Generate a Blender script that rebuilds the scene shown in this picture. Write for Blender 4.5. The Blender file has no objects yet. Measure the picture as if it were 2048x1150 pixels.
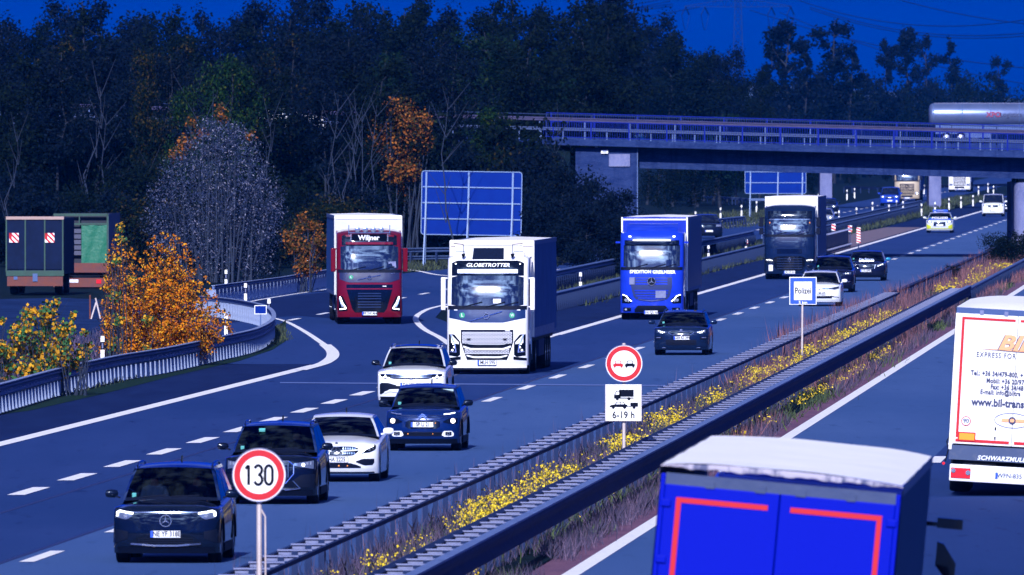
import bpy, math, random
import numpy as np
from mathutils import Vector, Matrix, Quaternion

R = math.radians
random.seed(7); np.random.seed(7)
SC = bpy.context.scene
COL = SC.collection

# ------------------------------------------------------------------ camera, sky, sun, exposure
H0 = 7.6                                   # the camera stands on an overpass, 7.6 m above the road
FPX = 28700.0
cam_d = bpy.data.cameras.new('camera')
cam = bpy.data.objects.new('camera', cam_d); COL.objects.link(cam)
cam_d.sensor_width = 36.0
cam_d.lens = 36.0 * FPX / 2048.0
cam_d.clip_start = 1.0
cam_d.clip_end = 30000.0
cam.location = (0, 0, H0)
cam.rotation_euler = (R(90) - math.atan(326.0 / FPX), 0, 0)
cam_d.dof.use_dof = True
cam_d.dof.focus_distance = 400.0
cam_d.dof.aperture_fstop = 10.0
SC.camera = cam
SC.view_settings.view_transform = 'Standard'
SC.view_settings.look = 'None'
SC.view_settings.exposure = 0.28
SC.view_settings.gamma = 1.0

SUN_EL, SUN_AZ = 30.0, 6.5               # sun behind the camera, a little to the left
sun_dir = Vector((-math.sin(R(SUN_AZ)) * math.cos(R(SUN_EL)), -math.cos(R(SUN_AZ)) * math.cos(R(SUN_EL)), math.sin(R(SUN_EL))))
ld = bpy.data.lights.new('sun', 'SUN'); ld.energy = 5.0; ld.angle = R(0.5); ld.color = (1.0, .975, .99)
lo = bpy.data.objects.new('sun', ld); COL.objects.link(lo)
lo.rotation_euler = sun_dir.to_track_quat('Z', 'Y').to_euler()

W = bpy.data.worlds.new('World'); SC.world = W; W.use_nodes = True
nt = W.node_tree; N = nt.nodes; L = nt.links; N.clear()
out = N.new('ShaderNodeOutputWorld'); bg = N.new('ShaderNodeBackground')
sky = N.new('ShaderNodeTexSky'); sky.sky_type = 'NISHITA'; sky.sun_disc = False
sky.sun_elevation = R(SUN_EL); sky.sun_rotation = R(180 + SUN_AZ); sky.altitude = 100; sky.dust_density = 1.0; sky.ozone_density = 3.0
mul = N.new('ShaderNodeMix'); mul.data_type = 'RGBA'; mul.blend_type = 'MULTIPLY'; mul.inputs[0].default_value = 1.0
L.new(sky.outputs[0], mul.inputs[6]); mul.inputs[7].default_value = (0.0, 0.085, 1.15, 1)
tc = N.new('ShaderNodeTexCoord'); sep = N.new('ShaderNodeSeparateXYZ'); L.new(tc.outputs['Generated'], sep.inputs[0])
mp = N.new('ShaderNodeMapping'); mp.inputs['Scale'].default_value = (1.0, 1.0, 2.6); L.new(tc.outputs['Generated'], mp.inputs[0])
no = N.new('ShaderNodeTexNoise'); no.inputs['Scale'].default_value = 8.0; no.inputs['Detail'].default_value = 6; no.inputs['Roughness'].default_value = 0.6
L.new(mp.outputs[0], no.inputs[0])
cr = N.new('ShaderNodeValToRGB'); cr.color_ramp.elements[0].position = 0.47; cr.color_ramp.elements[1].position = 0.68
L.new(no.outputs[0], cr.inputs[0])
mr = N.new('ShaderNodeMapRange'); mr.inputs[1].default_value = 0.06; mr.inputs[2].default_value = 0.22; L.new(sep.outputs[2], mr.inputs[0])
mm = N.new('ShaderNodeMath'); mm.operation = 'MULTIPLY'; L.new(cr.outputs[0], mm.inputs[0]); L.new(mr.outputs[0], mm.inputs[1])
cl = N.new('ShaderNodeMix'); cl.data_type = 'RGBA'; cl.inputs[7].default_value = (2.4, 4.2, 9.0, 1)
dt = N.new('ShaderNodeVectorMath'); dt.operation = 'DOT_PRODUCT'; L.new(tc.outputs['Generated'], dt.inputs[0]); dt.inputs[1].default_value = tuple(sun_dir)
mx0 = N.new('ShaderNodeMath'); mx0.operation = 'MAXIMUM'; L.new(dt.outputs['Value'], mx0.inputs[0]); mx0.inputs[1].default_value = 0.0
pw0 = N.new('ShaderNodeMath'); pw0.operation = 'POWER'; L.new(mx0.outputs[0], pw0.inputs[0]); pw0.inputs[1].default_value = 18.0
ma0 = N.new('ShaderNodeMath'); ma0.operation = 'MULTIPLY_ADD'; L.new(pw0.outputs[0], ma0.inputs[0]); ma0.inputs[1].default_value = 26.0; ma0.inputs[2].default_value = 1.0
scl = N.new('ShaderNodeVectorMath'); scl.operation = 'SCALE'; scl.inputs[0].default_value = (3.4, 5.2, 9.0); L.new(ma0.outputs[0], scl.inputs['Scale']); L.new(scl.outputs[0], cl.inputs[7])   # clouds are brighter towards the sun
L.new(mm.outputs[0], cl.inputs[0]); L.new(mul.outputs[2], cl.inputs[6])
L.new(cl.outputs[2], bg.inputs[0]); bg.inputs[1].default_value = 0.068
L.new(bg.outputs[0], out.inputs[0])

# ------------------------------------------------------------------ helpers
def gp(px, py, z=0.0):
    """ground point: photograph pixel (2048 wide) to a world point at height z"""
    Z = FPX * (H0 - z) / (py - 249.0)
    return Vector(((px - 1024.0) * Z / FPX, Z, z))
def wx(px, Z): return (px - 1024.0) * Z / FPX
def wz(py, Z): return H0 - (py - 249.0) * Z / FPX
DR = 0.0535                                 # direction of the motorway: dx per metre of y
def rp(u, Z, z=0.0): return Vector((u + DR * Z, Z, z))
ROADROT = -math.atan(DR)

def tag(o, label=None, cat=None, group=None, kind=None):
    if label: o['label'] = label
    if cat: o['category'] = cat
    if group: o['group'] = group
    if kind: o['kind'] = kind
    return o
def empty(name, loc=(0, 0, 0), rz=0.0, label=None, cat=None, group=None, parent=None):
    o = bpy.data.objects.new(name, None); COL.objects.link(o)
    o.location = loc; o.rotation_euler = (0, 0, rz); o.empty_display_size = 0.3
    if parent: o.parent = parent
    return tag(o, label, cat, group)
def link_mesh(name, me, parent=None, loc=(0, 0, 0), rot=(0, 0, 0)):
    o = bpy.data.objects.new(name, me); COL.objects.link(o)
    o.location = loc; o.rotation_euler = rot
    if parent: o.parent = parent
    return o
def dup(root, loc=None, rz=None, label=None, group=None):
    def rec(o, par):
        c = o.copy(); COL.objects.link(c); c.parent = par
        for ch in o.children: rec(ch, c)
        return c
    r = rec(root, root.parent)
    if loc is not None: r.location = loc
    if rz is not None: r.rotation_euler = (0, 0, rz)
    if label: r['label'] = label
    if group: r['group'] = group
    return r

class MB:
    def __init__(s): s.v = []; s.f = []; s.mi = []; s.cur = 0
    def add(s, vs, fs):
        b = len(s.v); s.v.extend([tuple(v) for v in vs])
        for f in fs: s.f.append(tuple(i + b for i in f)); s.mi.append(s.cur)
        return s
    def box(s, x0, x1, y0, y1, z0, z1):
        if x0 > x1: x0, x1 = x1, x0
        if y0 > y1: y0, y1 = y1, y0
        if z0 > z1: z0, z1 = z1, z0
        return s.add([(x0,y0,z0),(x1,y0,z0),(x1,y1,z0),(x0,y1,z0),(x0,y0,z1),(x1,y0,z1),(x1,y1,z1),(x0,y1,z1)],
              [(0,3,2,1),(4,5,6,7),(0,1,5,4),(1,2,6,5),(2,3,7,6),(3,0,4,7)])
    def obox(s, c, ax, ay, az):
        c = Vector(c); ax = Vector(ax); ay = Vector(ay); az = Vector(az)
        vs = [c + a*ax + b*ay + d*az for d in (-1,1) for (a,b) in ((-1,-1),(1,-1),(1,1),(-1,1))]
        return s.add(vs, [(0,3,2,1),(4,5,6,7),(0,1,5,4),(1,2,6,5),(2,3,7,6),(3,0,4,7)])
    def beam(s, p, q, w, h, up=(0, 0, 1)):
        p = Vector(p); q = Vector(q); d = q - p
        if d.length < 1e-6: return s
        dn = d.normalized(); up = Vector(up)
        if abs(dn.dot(up)) > .98: up = Vector((0, 1, 0))
        sd = dn.cross(up).normalized(); u2 = sd.cross(dn)
        return s.obox((p + q) / 2, sd * w / 2, d / 2, u2 * h / 2)
    def grid(s, rows, close=False):
        n = len(rows); m = len(rows[0]); vs = [p for r in rows for p in r]; fs = []
        for i in range(n - 1):
            for j in range(m - 1 if not close else m):
                k = (j + 1) % m
                fs.append((i*m + j, i*m + k, (i+1)*m + k, (i+1)*m + j))
        return s.add(vs, fs)
    def tube(s, pts, rads, n=8, caps=True):
        pts = [Vector(p) for p in pts]
        if not hasattr(rads, '__len__'): rads = [rads] * len(pts)
        rows = []
        prev = None
        for i, p in enumerate(pts):
            d = (pts[min(i+1, len(pts)-1)] - pts[max(i-1, 0)]).normalized()
            ref = prev if prev is not None else (Vector((1, 0, 0)) if abs(d.x) < .9 else Vector((0, 1, 0)))
            a = (ref - d * ref.dot(d)).normalized(); b = d.cross(a); prev = a
            rows.append([p + rads[i] * (math.cos(2*math.pi*k/n) * a + math.sin(2*math.pi*k/n) * b) for k in range(n)])
        base = len(s.v); s.grid(rows, close=True)
        if caps:
            s.f.append(tuple(base + k for k in range(n))[::-1]); s.mi.append(s.cur)
            s.f.append(tuple(base + (len(rows)-1)*n + k for k in range(n))); s.mi.append(s.cur)
        return s
    def lathe(s, prof, axis='X', n=24, c=(0, 0, 0)):
        rows = []
        for (a, r) in prof:
            row = []
            for k in range(n):
                t = 2*math.pi*k/n; p, q = r*math.cos(t), r*math.sin(t)
                v = {'X': (a, p, q), 'Y': (p, a, q), 'Z': (p, q, a)}[axis]
                row.append((v[0]+c[0], v[1]+c[1], v[2]+c[2]))
            rows.append(row)
        return s.grid(rows, close=True)
    def disc(s, c, r, n=24, axis='Y', h=.01):
        prof = [(-h, 0.0001), (-h, r), (h, r), (h, 0.0001)]
        return s.lathe(prof, axis, n, c)
    def poly(s, pts2, y, th=.01):
        """extruded outline in the XZ plane, front at y"""
        n = len(pts2); vs = [(p[0], y, p[1]) for p in pts2] + [(p[0], y + th, p[1]) for p in pts2]
        fs = [tuple(range(n)), tuple(range(2*n-1, n-1, -1))] + [(i, i+n, (i+1) % n + n, (i+1) % n) for i in range(n)]
        return s.add(vs, fs)
    def build(s, name, mats, parent=None, smooth=35, loc=(0, 0, 0), rot=(0, 0, 0), bevel=0, merge=0):
        me = bpy.data.meshes.new(name); me.from_pydata(s.v, [], s.f)
        if not isinstance(mats, (list, tuple)): mats = [mats]
        for m in mats: me.materials.append(m)
        if len(mats) > 1: me.polygons.foreach_set('material_index', s.mi)
        import bmesh
        bm = bmesh.new(); bm.from_mesh(me)
        if merge: bmesh.ops.remove_doubles(bm, verts=bm.verts, dist=merge)
        bmesh.ops.recalc_face_normals(bm, faces=bm.faces)
        bm.to_mesh(me); bm.free()
        if smooth:
            me.shade_smooth(); me.set_sharp_from_angle(angle=R(smooth))
        o = link_mesh(name, me, parent, loc, rot)
        if bevel:
            b = o.modifiers.new('bevel', 'BEVEL'); b.width = bevel; b.segments = 2; b.limit_method = 'ANGLE'
        return o

def npmesh(name, verts, faces, mat, parent=None, smooth=False):
    """big quad or triangle meshes straight from numpy"""
    me = bpy.data.meshes.new(name)
    nv, nf, k = len(verts), len(faces), faces.shape[1]
    me.vertices.add(nv); me.vertices.foreach_set('co', verts.astype(np.float32).ravel())
    me.loops.add(nf * k); me.loops.foreach_set('vertex_index', faces.astype(np.int32).ravel())
    me.polygons.add(nf); me.polygons.foreach_set('loop_start', np.arange(0, nf*k, k, dtype=np.int32))
    if isinstance(mat, (list, tuple)):
        for m in mat: me.materials.append(m)
    else: me.materials.append(mat)
    me.update(calc_edges=True); me.validate()
    return link_mesh(name, me, parent)

def text_mesh(s, size, depth=.004, bold=0.0, shear=0.0, sx=1.0, align='CENTER', spacing=1.0):
    cu = bpy.data.curves.new('lettering', 'FONT'); cu.body = s; cu.size = size; cu.extrude = depth; cu.offset = bold
    cu.shear = shear; cu.align_x = align; cu.align_y = 'CENTER'; cu.space_character = spacing; cu.resolution_u = 3
    o = bpy.data.objects.new('tmp', cu); COL.objects.link(o)
    dg = bpy.context.evaluated_depsgraph_get(); dg.update()
    me = bpy.data.meshes.new_from_object(o.evaluated_get(dg), preserve_all_data_layers=False, depsgraph=dg)
    bpy.data.objects.remove(o); bpy.data.curves.remove(cu)
    if sx != 1.0:
        for v in me.vertices: v.co.x *= sx
    return me
def lettering(s, size, mat, parent, loc, rot=(R(90), 0, 0), **kw):
    me = text_mesh(s, size, **kw); me.materials.clear(); me.materials.append(mat)
    return link_mesh('lettering', me, parent, loc, rot)

# ------------------------------------------------------------------ materials
def mat(name, col, rough=.6, metal=0.0, noise=None, bump=None, spec=.5, coat=0.0, emit=None, island=None, coords='Object'):
    m = bpy.data.materials.new(name); m.use_nodes = True
    t = m.node_tree; b = t.nodes['Principled BSDF']
    b.inputs['Base Color'].default_value = (*col, 1); b.inputs['Roughness'].default_value = rough
    b.inputs['Metallic'].default_value = metal; b.inputs['Specular IOR Level'].default_value = spec
    if coat: b.inputs['Coat Weight'].default_value = coat; b.inputs['Coat Roughness'].default_value = .04
    if emit:
        b.inputs['Emission Color'].default_value = (*emit[0], 1); b.inputs['Emission Strength'].default_value = emit[1]
    last = None
    if noise or bump:
        c = t.nodes.new('ShaderNodeTexCoord')
    if noise:                                # list of (scale, colour, low, high, (sx,sy,sz))
        for (scale, col2, lo_, hi_, st) in noise:
            mpn = t.nodes.new('ShaderNodeMapping'); mpn.inputs['Scale'].default_value = st
            t.links.new(c.outputs[coords], mpn.inputs[0])
            nn = t.nodes.new('ShaderNodeTexNoise'); nn.inputs['Scale'].default_value = scale; nn.inputs['Detail'].default_value = 5
            nn.inputs['Roughness'].default_value = .6; t.links.new(mpn.outputs[0], nn.inputs[0])
            rm = t.nodes.new('ShaderNodeMapRange'); rm.inputs[1].default_value = lo_; rm.inputs[2].default_value = hi_
            t.links.new(nn.outputs[0], rm.inputs[0])
            mx = t.nodes.new('ShaderNodeMix'); mx.data_type = 'RGBA'; t.links.new(rm.outputs[0], mx.inputs[0])
            if last: t.links.new(last, mx.inputs[6])
            else: mx.inputs[6].default_value = (*col, 1)
            mx.inputs[7].default_value = (*col2, 1); last = mx.outputs[2]
        t.links.new(last, b.inputs['Base Color'])
    if island:                               # colour ramp over random-per-island: list of (pos, col)
        g = t.nodes.new('ShaderNodeNewGeometry'); rp_ = t.nodes.new('ShaderNodeValToRGB')
        el = rp_.color_ramp.elements
        el[0].position = island[0][0]; el[0].color = (*island[0][1], 1)
        el[1].position = island[1][0]; el[1].color = (*island[1][1], 1)
        for (p_, c_) in island[2:]:
            e = el.new(p_); e.color = (*c_, 1)
        t.links.new(g.outputs['Random Per Island'], rp_.inputs[0]); t.links.new(rp_.outputs[0], b.inputs['Base Color'])
    if bump:
        nn = t.nodes.new('ShaderNodeTexNoise'); nn.inputs['Scale'].default_value = bump[0]; nn.inputs['Detail'].default_value = 4
        t.links.new(c.outputs[coords], nn.inputs[0])
        bp = t.nodes.new('ShaderNodeBump'); bp.inputs['Strength'].default_value = bump[1]; bp.inputs['Distance'].default_value = bump[2]
        t.links.new(nn.outputs[0], bp.inputs['Height']); t.links.new(bp.outputs[0], b.inputs['Normal'])
    return m
def leafmat(name, ramp, transl=.25):
    m = mat(name, (.05, .08, .03), .8, island=ramp, spec=.06)
    t = m.node_tree; b = t.nodes['Principled BSDF']; o = t.nodes['Material Output']
    tr = t.nodes.new('ShaderNodeBsdfTranslucent'); mx = t.nodes.new('ShaderNodeMixShader'); mx.inputs[0].default_value = transl
    src = b.inputs['Base Color'].links[0].from_socket
    t.links.new(src, tr.inputs[0]); t.links.new(b.outputs[0], mx.inputs[1]); t.links.new(tr.outputs[0], mx.inputs[2]); t.links.new(mx.outputs[0], o.inputs[0])
    return m
def glassmat(name, tint, refl_rough=.03):
    m = bpy.data.materials.new(name); m.use_nodes = True; t = m.node_tree; t.nodes.clear()
    o = t.nodes.new('ShaderNodeOutputMaterial'); tr = t.nodes.new('ShaderNodeBsdfTransparent'); gl = t.nodes.new('ShaderNodeBsdfGlossy')
    fr = t.nodes.new('ShaderNodeFresnel'); fr.inputs[0].default_value = 1.5; mx = t.nodes.new('ShaderNodeMixShader')
    tr.inputs[0].default_value = (*tint, 1); gl.inputs['Roughness'].default_value = refl_rough
    t.links.new(fr.outputs[0], mx.inputs[0]); t.links.new(tr.outputs[0], mx.inputs[1]); t.links.new(gl.outputs[0], mx.inputs[2]); t.links.new(mx.outputs[0], o.inputs[0])
    return m

def wave(m, scale, strength, direction='Z', colmix=None):
    """fine ribs as bump"""
    t = m.node_tree; b = t.nodes['Principled BSDF']; c = t.nodes.new('ShaderNodeTexCoord')
    w = t.nodes.new('ShaderNodeTexWave'); w.bands_direction = direction; w.inputs['Scale'].default_value = scale
    t.links.new(c.outputs['Object'], w.inputs[0]); bp = t.nodes.new('ShaderNodeBump'); bp.inputs['Strength'].default_value = strength
    bp.inputs['Distance'].default_value = .02; t.links.new(w.outputs[1], bp.inputs['Height']); t.links.new(bp.outputs[0], b.inputs['Normal'])
    return m

M = {}
M['asphalt_slow'] = mat('asphalt_slow', (.017, .042, .155), .85, spec=.03, noise=[(.9, (.012, .033, .132), .35, .7, (1, .04, 1)), (28, (.040, .068, .20), .45, .72, (1, 1, 1)), (.08, (.014, .037, .138), .4, .7, (1, .3, 1)), (2.2, (.009, .024, .10), .60, .72, (1, .1, 1))], bump=(60, .4, .01))
M['asphalt_fast'] = mat('asphalt_fast', (.048, .095, .245), .85, spec=.03, noise=[(.7, (.036, .078, .215), .35, .7, (1, .04, 1)), (30, (.078, .13, .29), .45, .72, (1, 1, 1)), (.05, (.034, .076, .21), .4, .7, (1, .3, 1)), (2.0, (.028, .062, .175), .60, .74, (1, .1, 1))], bump=(60, .4, .01))
M['asphalt_dark'] = mat('asphalt_dark', (.008, .020, .084), .85, spec=.03, noise=[(1.2, (.005, .013, .062), .35, .7, (1, .1, 1)), (26, (.02, .034, .11), .5, .75, (1, 1, 1))], bump=(60, .4, .01))
M['shoulder_red'] = mat('shoulder_red', (.15, .075, .125), .9, spec=.05, noise=[(2.0, (.085, .045, .095), .4, .7, (1, .2, 1)), (20, (.20, .12, .17), .5, .75, (1, 1, 1))])
M['gravel'] = mat('gravel', (.16, .15, .19), .95, noise=[(9, (.30, .30, .34), .45, .7, (1, 1, 1))])
M['seal'] = mat('seal', (.004, .014, .09), .6)
M['paint_white'] = mat('paint_white', (.80, .78, .80), .6, noise=[(7, (.58, .57, .62), .52, .75, (1, .4, 1)), (40, (.5, .5, .56), .62, .8, (1, 1, 1))])
M['paint_worn'] = mat('paint_worn', (.09, .14, .34), .7, noise=[(5, (.07, .11, .3), .45, .7, (1, .4, 1))])
M['soil'] = mat('soil', (.004, .012, .022), .95, spec=.03, noise=[(.35, (.008, .018, .022), .4, .7, (1, 1, 1)), (6, (.003, .008, .014), .45, .7, (1, 1, 1))])
M['field'] = mat('field', (.006, .018, .07), .95, spec=.05, noise=[(.5, (.014, .035, .12), .4, .7, (1, .4, 1))])
M['zinc'] = mat('zinc', (.075, .12, .27), .6, .1, spec=.2, noise=[(3, (.05, .085, .20), .4, .75, (1, 1, 1)), (20, (.13, .18, .34), .55, .8, (1, 1, 1))])
M['zinc_dark'] = mat('zinc_dark', (.014, .028, .09), .7, 0, spec=.1, noise=[(3, (.010, .020, .07), .4, .75, (1, 1, 1))])
M['rung'] = mat('rung', (.17, .19, .33), .6, 0, spec=.2, noise=[(5, (.10, .12, .24), .45, .75, (1, 1, 1))])
M['pole'] = mat('pole', (.56, .48, .46), .5, .3, noise=[(8, (.42, .33, .33), .45, .75, (1, 1, .3))])
M['sign_white'] = mat('sign_white', (.80, .80, .80), .45, noise=[(2, (.74, .74, .76), .45, .75, (1, 1, 1))])
M['sign_red'] = mat('sign_red', (.50, .016, .026), .5, spec=.2)
M['sign_blue'] = mat('sign_blue', (.008, .07, .58), .4)
M['sign_black'] = mat('sign_black', (.003, .005, .016), .6, spec=.05)
M['sign_back'] = mat('sign_back', (.001, .020, .20), .6, 0, spec=.05, noise=[(1.2, (.001, .016, .18), .4, .7, (1, 1, 1))])
M['sign_frame'] = mat('sign_frame', (.13, .21, .40), .5, .1)
M['concrete'] = mat('concrete', (.018, .036, .125), .9, spec=.05, noise=[(.8, (.009, .021, .09), .4, .65, (1, 1, 4)), (5, (.036, .055, .155), .5, .75, (1, 1, 6)), (.5, (.006, .015, .07), .5, .8, (6, 6, .4))], bump=(14, .4, .03))
M['concrete_light'] = mat('concrete_light', (.16, .18, .34), .9, spec=.1, noise=[(1.5, (.10, .12, .26), .4, .65, (1, 1, .4)), (9, (.20, .20, .34), .5, .75, (1, 1, 1))])
M['rail_blue'] = mat('rail_blue', (.002, .012, .20), .6, spec=.08)
M['rubber'] = mat('rubber', (.003, .005, .014), .8, spec=.15, noise=[(30, (.008, .010, .022), .5, .8, (1, 1, 1))])
M['plastic'] = mat('plastic', (.003, .006, .020), .6, spec=.08)
M['gloss_black'] = mat('gloss_black', (.002, .004, .012), .05, spec=.5)
M['alloy'] = mat('alloy', (.35, .38, .45), .3, .9)
M['chrome'] = mat('chrome', (.75, .78, .85), .12, 1.0)
M['interior'] = mat('interior', (.010, .012, .024), .8)
M['plate_white'] = mat('plate_white', (.72, .74, .8), .45)
M['lens'] = mat('lens', (.18, .22, .32), .1, .6, coat=.8)
M['lamp_off'] = mat('lamp_off', (.55, .6, .7), .12, .8)
M['lamp_on'] = mat('lamp_on', (.9, .9, .95), .3, emit=((.92, .96, 1.0), 2.6))
M['lamp_warm'] = mat('lamp_warm', (.9, .8, .75), .3, emit=((1.0, .80, .72), 1.5))
M['orange'] = mat('orange', (.75, .22, .01), .5)
M['tail_red'] = mat('tail_red', (.65, .012, .02), .25, coat=.5)
M['glass_car'] = glassmat('glass_car', (.09, .12, .20))
M['glass_dark'] = mat('glass_dark', (.004, .007, .022), .04, spec=.8)
M['glass_truck'] = mat('glass_truck', (.006, .012, .035), .05, spec=1.0, bump=(1.1, .05, .05))
M['green_badge'] = mat('green_badge', (.02, .30, .16), .4)
M['skin'] = mat('skin', (.45, .22, .17), .6)
M['hair'] = mat('hair', (.03, .02, .02), .8)
M['shirt'] = mat('shirt', (.03, .04, .07), .9)
M['shirt_light'] = mat('shirt_light', (.5, .6, .62), .9)
M['sticker'] = mat('sticker', (.10, .42, .40), .5)
M['under'] = mat('under', (.008, .009, .015), .9)
def paint(name, col, metal=0.0, rough=.28):
    return mat(name, col, rough, metal, coat=.8, spec=.08, noise=[(2.5, tuple(c * .86 for c in col), .45, .8, (1, 1, 1))])
def strip(name, pts, mtl, z, kind='structure', parent=None):
    """flat sheet from two polylines of the same length: pts = [(left, right), ...]"""
    mb = MB(); mb.grid([[(a[0], a[1], z), (b[0], b[1], z)] for a, b in pts])
    o = mb.build(name, mtl, parent, smooth=0)
    if kind: o['kind'] = kind
    return o
# ------------------------------------------------------------------ ground, roads, markings
g = MB(); g.grid([[(x, y, -.03) for x in (-3000, -600, -60, 0, 60, 600, 3000)] for y in (-300, 0, 400, 800, 1400, 4000, 12000)])
g.build('ground', M['soil'], smooth=0)['kind'] = 'structure'
def ustrip(name, u0, u1, Z0, Z1, m, z, n=8):
    pts = []
    for i in range(n + 1):
        Z = Z0 + (Z1 - Z0) * i / n
        a = u0(Z) if callable(u0) else u0; b = u1(Z) if callable(u1) else u1
        pts.append((rp(a, Z), rp(b, Z)))
    return strip(name, pts, m, z)
# left carriageway: slow lane, fast lane, right carriageway, shoulder
ustrip('road', -26.3, -22.15, 120, 2600, M['asphalt_slow'], .004, 20)
def accel_l(Z): return -34.0 if Z < 400 else (-34.0 if Z < 560 else -34.0)
ustrip('slip_road', -34.6, -26.3, 120, 470, M['asphalt_slow'], .004, 10)
ustrip('overtaking_lane', -22.15, -16.0, 120, 2600, M['asphalt_fast'], .004, 20)
ustrip('road', -12.1, -7.9, 120, 2600, M['asphalt_fast'], .004, 20)
ustrip('road', -7.9, 6.0, 120, 2600, M['asphalt_slow'], .004, 20)
ustrip('road_shoulder', -12.75, -12.1, 120, 1400, M['shoulder_red'], .004, 20)
ustrip('road_shoulder', -29.2, -26.3, 600, 2600, M['asphalt_dark'], .004, 20)
# collector road on the far left, joining through the merge
def interp(tab):
    xs = [t[0] for t in tab]; ys = [t[1] for t in tab]
    return lambda Z: float(np.interp(Z, xs, ys))
colL = interp([(470, -34.6), (500, -36.5), (540, -42), (575, -46.5), (680, -46), (740, -44.5), (800, -41.8), (2600, -41.2)])
colR = interp([(470, -26.3), (520, -28.8), (560, -33.0), (600, -34.9), (700, -34.6), (2600, -33.6)])
ustrip('slip_road', colL, colR, 470, 2600, M['asphalt_slow'], .004, 90)
ustrip('road_shoulder', -34.6, -30.65, 120, 455, M['asphalt_dark'], .008, 12)
strip('verge', [(gp(a, b), gp(a, c)) for a, b, c in ((-60, 800, 838), (60, 782, 822), (200, 755, 790), (350, 722, 752), (480, 690, 722), (545, 662, 700), (572, 640, 682))], mat('verge_soil', (.010, .030, .022), .95, spec=.05, noise=[(3, (.004, .014, .014), .4, .7, (1, 1, 1))]), .016)
# hatched strip between collector nose and shoulder
ustrip('road_shoulder', lambda Z: colR(Z) if Z < 520 else -28.8 - (Z - 520) * .012, -26.3, 470, 600, M['asphalt_dark'], .006, 14)
# loop ramp leaving behind the curved rail
lp = [gp(x, y) for x, y in ((700, 580), (600, 590), (500, 603), (420, 618), (300, 640), (150, 660), (-60, 690))]
rp2 = [gp(x, y) for x, y in ((700, 640), (600, 632), (520, 636), (440, 650), (330, 675), (180, 715), (-60, 760))]
strip('slip_road', list(zip(lp, rp2)), M['asphalt_dark'], .008)
# dirt lay-by in front of the parked trailers
strip('dirt_path', [(gp(-60, 600), gp(-60, 700)), (gp(120, 596), gp(120, 705)), (gp(210, 600), gp(230, 700)), (gp(330, 602), gp(330, 660))], M['field'], .012)
# gravel apron beside the far shoulder
strip('gravel_verge', [(rp(-30.2, 850), rp(-26.5, 850)), (rp(-30.6, 930), rp(-26.5, 930)), (rp(-29.0, 1060), rp(-26.5, 1060))], mat('gravel_red', (.15, .10, .13), .95, noise=[(1.5, (.08, .07, .10), .4, .7, (1, .3, 1))]), .012)

# painted lines: every dash is its own part of the marking
def marking(name, uc, w, Z0, Z1, m=None, z=.012, n=10):
    f = uc if callable(uc) else (lambda Z: uc)
    return ustrip(name, lambda Z: f(Z) - w/2, lambda Z: f(Z) + w/2, Z0, Z1, m or M['paint_white'], z, n)
marking('edge_line', -30.4, .42, 120, 453, n=10)
marking('edge_line', -11.95, .30, 120, 2600, n=14)
marking('edge_line', -26.1, .34, 518, 2600, n=14)
def curve_line(px, w0, w1=None, z=.016):
    P = [gp(x, y) for x, y in px]; n = len(P); pts = []
    Q = []                                         # Catmull-Rom
    for i in range(n - 1):
        p0, p1, p2, p3 = P[max(i-1, 0)], P[i], P[i+1], P[min(i+2, n-1)]
        for k in range(6):
            t = k / 6.0
            Q.append(.5 * ((2*p1) + (p2 - p0)*t + (2*p0 - 5*p1 + 4*p2 - p3)*t*t + (3*p1 - 3*p2 + p3 - p0)*t**3))
    Q.append(P[-1])
    for i, q in enumerate(Q):
        d = (Q[min(i+1, len(Q)-1)] - Q[max(i-1, 0)]).normalized(); s = Vector((-d.y, d.x, 0))
        w = w0 + ((w1 or w0) - w0) * i / (len(Q) - 1)
        pts.append((q + s * w/2, q - s * w/2))
    return strip('edge_line', pts, M['paint_white'], z)
curve_line([(545, 636), (575, 645), (610, 664), (640, 684), (655, 695)], .16, .25)
curve_line([(650, 690), (664, 703), (665, 714), (655, 723), (640, 730), (600, 741)], .42, .40, z=.020)
curve_line([(1112, 670), (1000, 702), (930, 712), (893, 706)], .30)
curve_line([(900, 690), (880, 676), (850, 660), (834, 645), (832, 635), (842, 626), (862, 617), (905, 607)], .26, .2)
curve_line([(470, 610), (520, 600), (580, 590), (660, 578), (720, 569)], .16)
curve_line([(812, 539), (840, 543), (868, 549), (905, 553)], .25)
curve_line([(1110, 540), (1240, 526), (1330, 515)], .2)
curve_line([(1400, 462), (1440, 455), (1500, 448), (1520, 443)], .2)
# dashed lines
seal = marking('joint_line', -22.15, .12, 120, 2600, M['seal'], .008)
marking('joint_line', -25.0, .11, 120, 460, M['seal'], .008)
def dashes(uc, w, Z0, period, length, count, offset=0.0):
    mb = MB(); f = uc if callable(uc) else (lambda Z: uc)
    a = rp(f(Z0) - w/2, 0); me = None; root = empty('lane_marking', (0, 0, 0))
    root['kind'] = 'structure'
    for k in range(count):
        Z = Z0 + period * k
        if me is None:
            m2 = MB(); dx = DR * length
            m2.grid([[(-w/2, 0, 0), (w/2, 0, 0)], [(-w/2 + dx/2, length/2, 0), (w/2 + dx/2, length/2, 0)], [(-w/2 + dx, length, 0), (w/2 + dx, length, 0)]])
            o = m2.build('dash', M['paint_white'], root, smooth=0); me = o.data
        else: o = link_mesh('dash', me, root)
        p = rp(f(Z), Z, .013); o.location = p
    return root
dashes(-25.9, .36, 345 - 12 * 12 - 3, 12, 6.2, 22)
dashes(-21.75, .26, 396 - 18 * 14 - 3, 18, 6.4, 95)
dashes(-7.75, .28, 325 - 18 * 9 - 3, 18, 6.2, 60)
dashes(lambda Z: -38.4 if Z < 660 else -37.6, .22, 556, 17, 6.0, 70)
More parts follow.
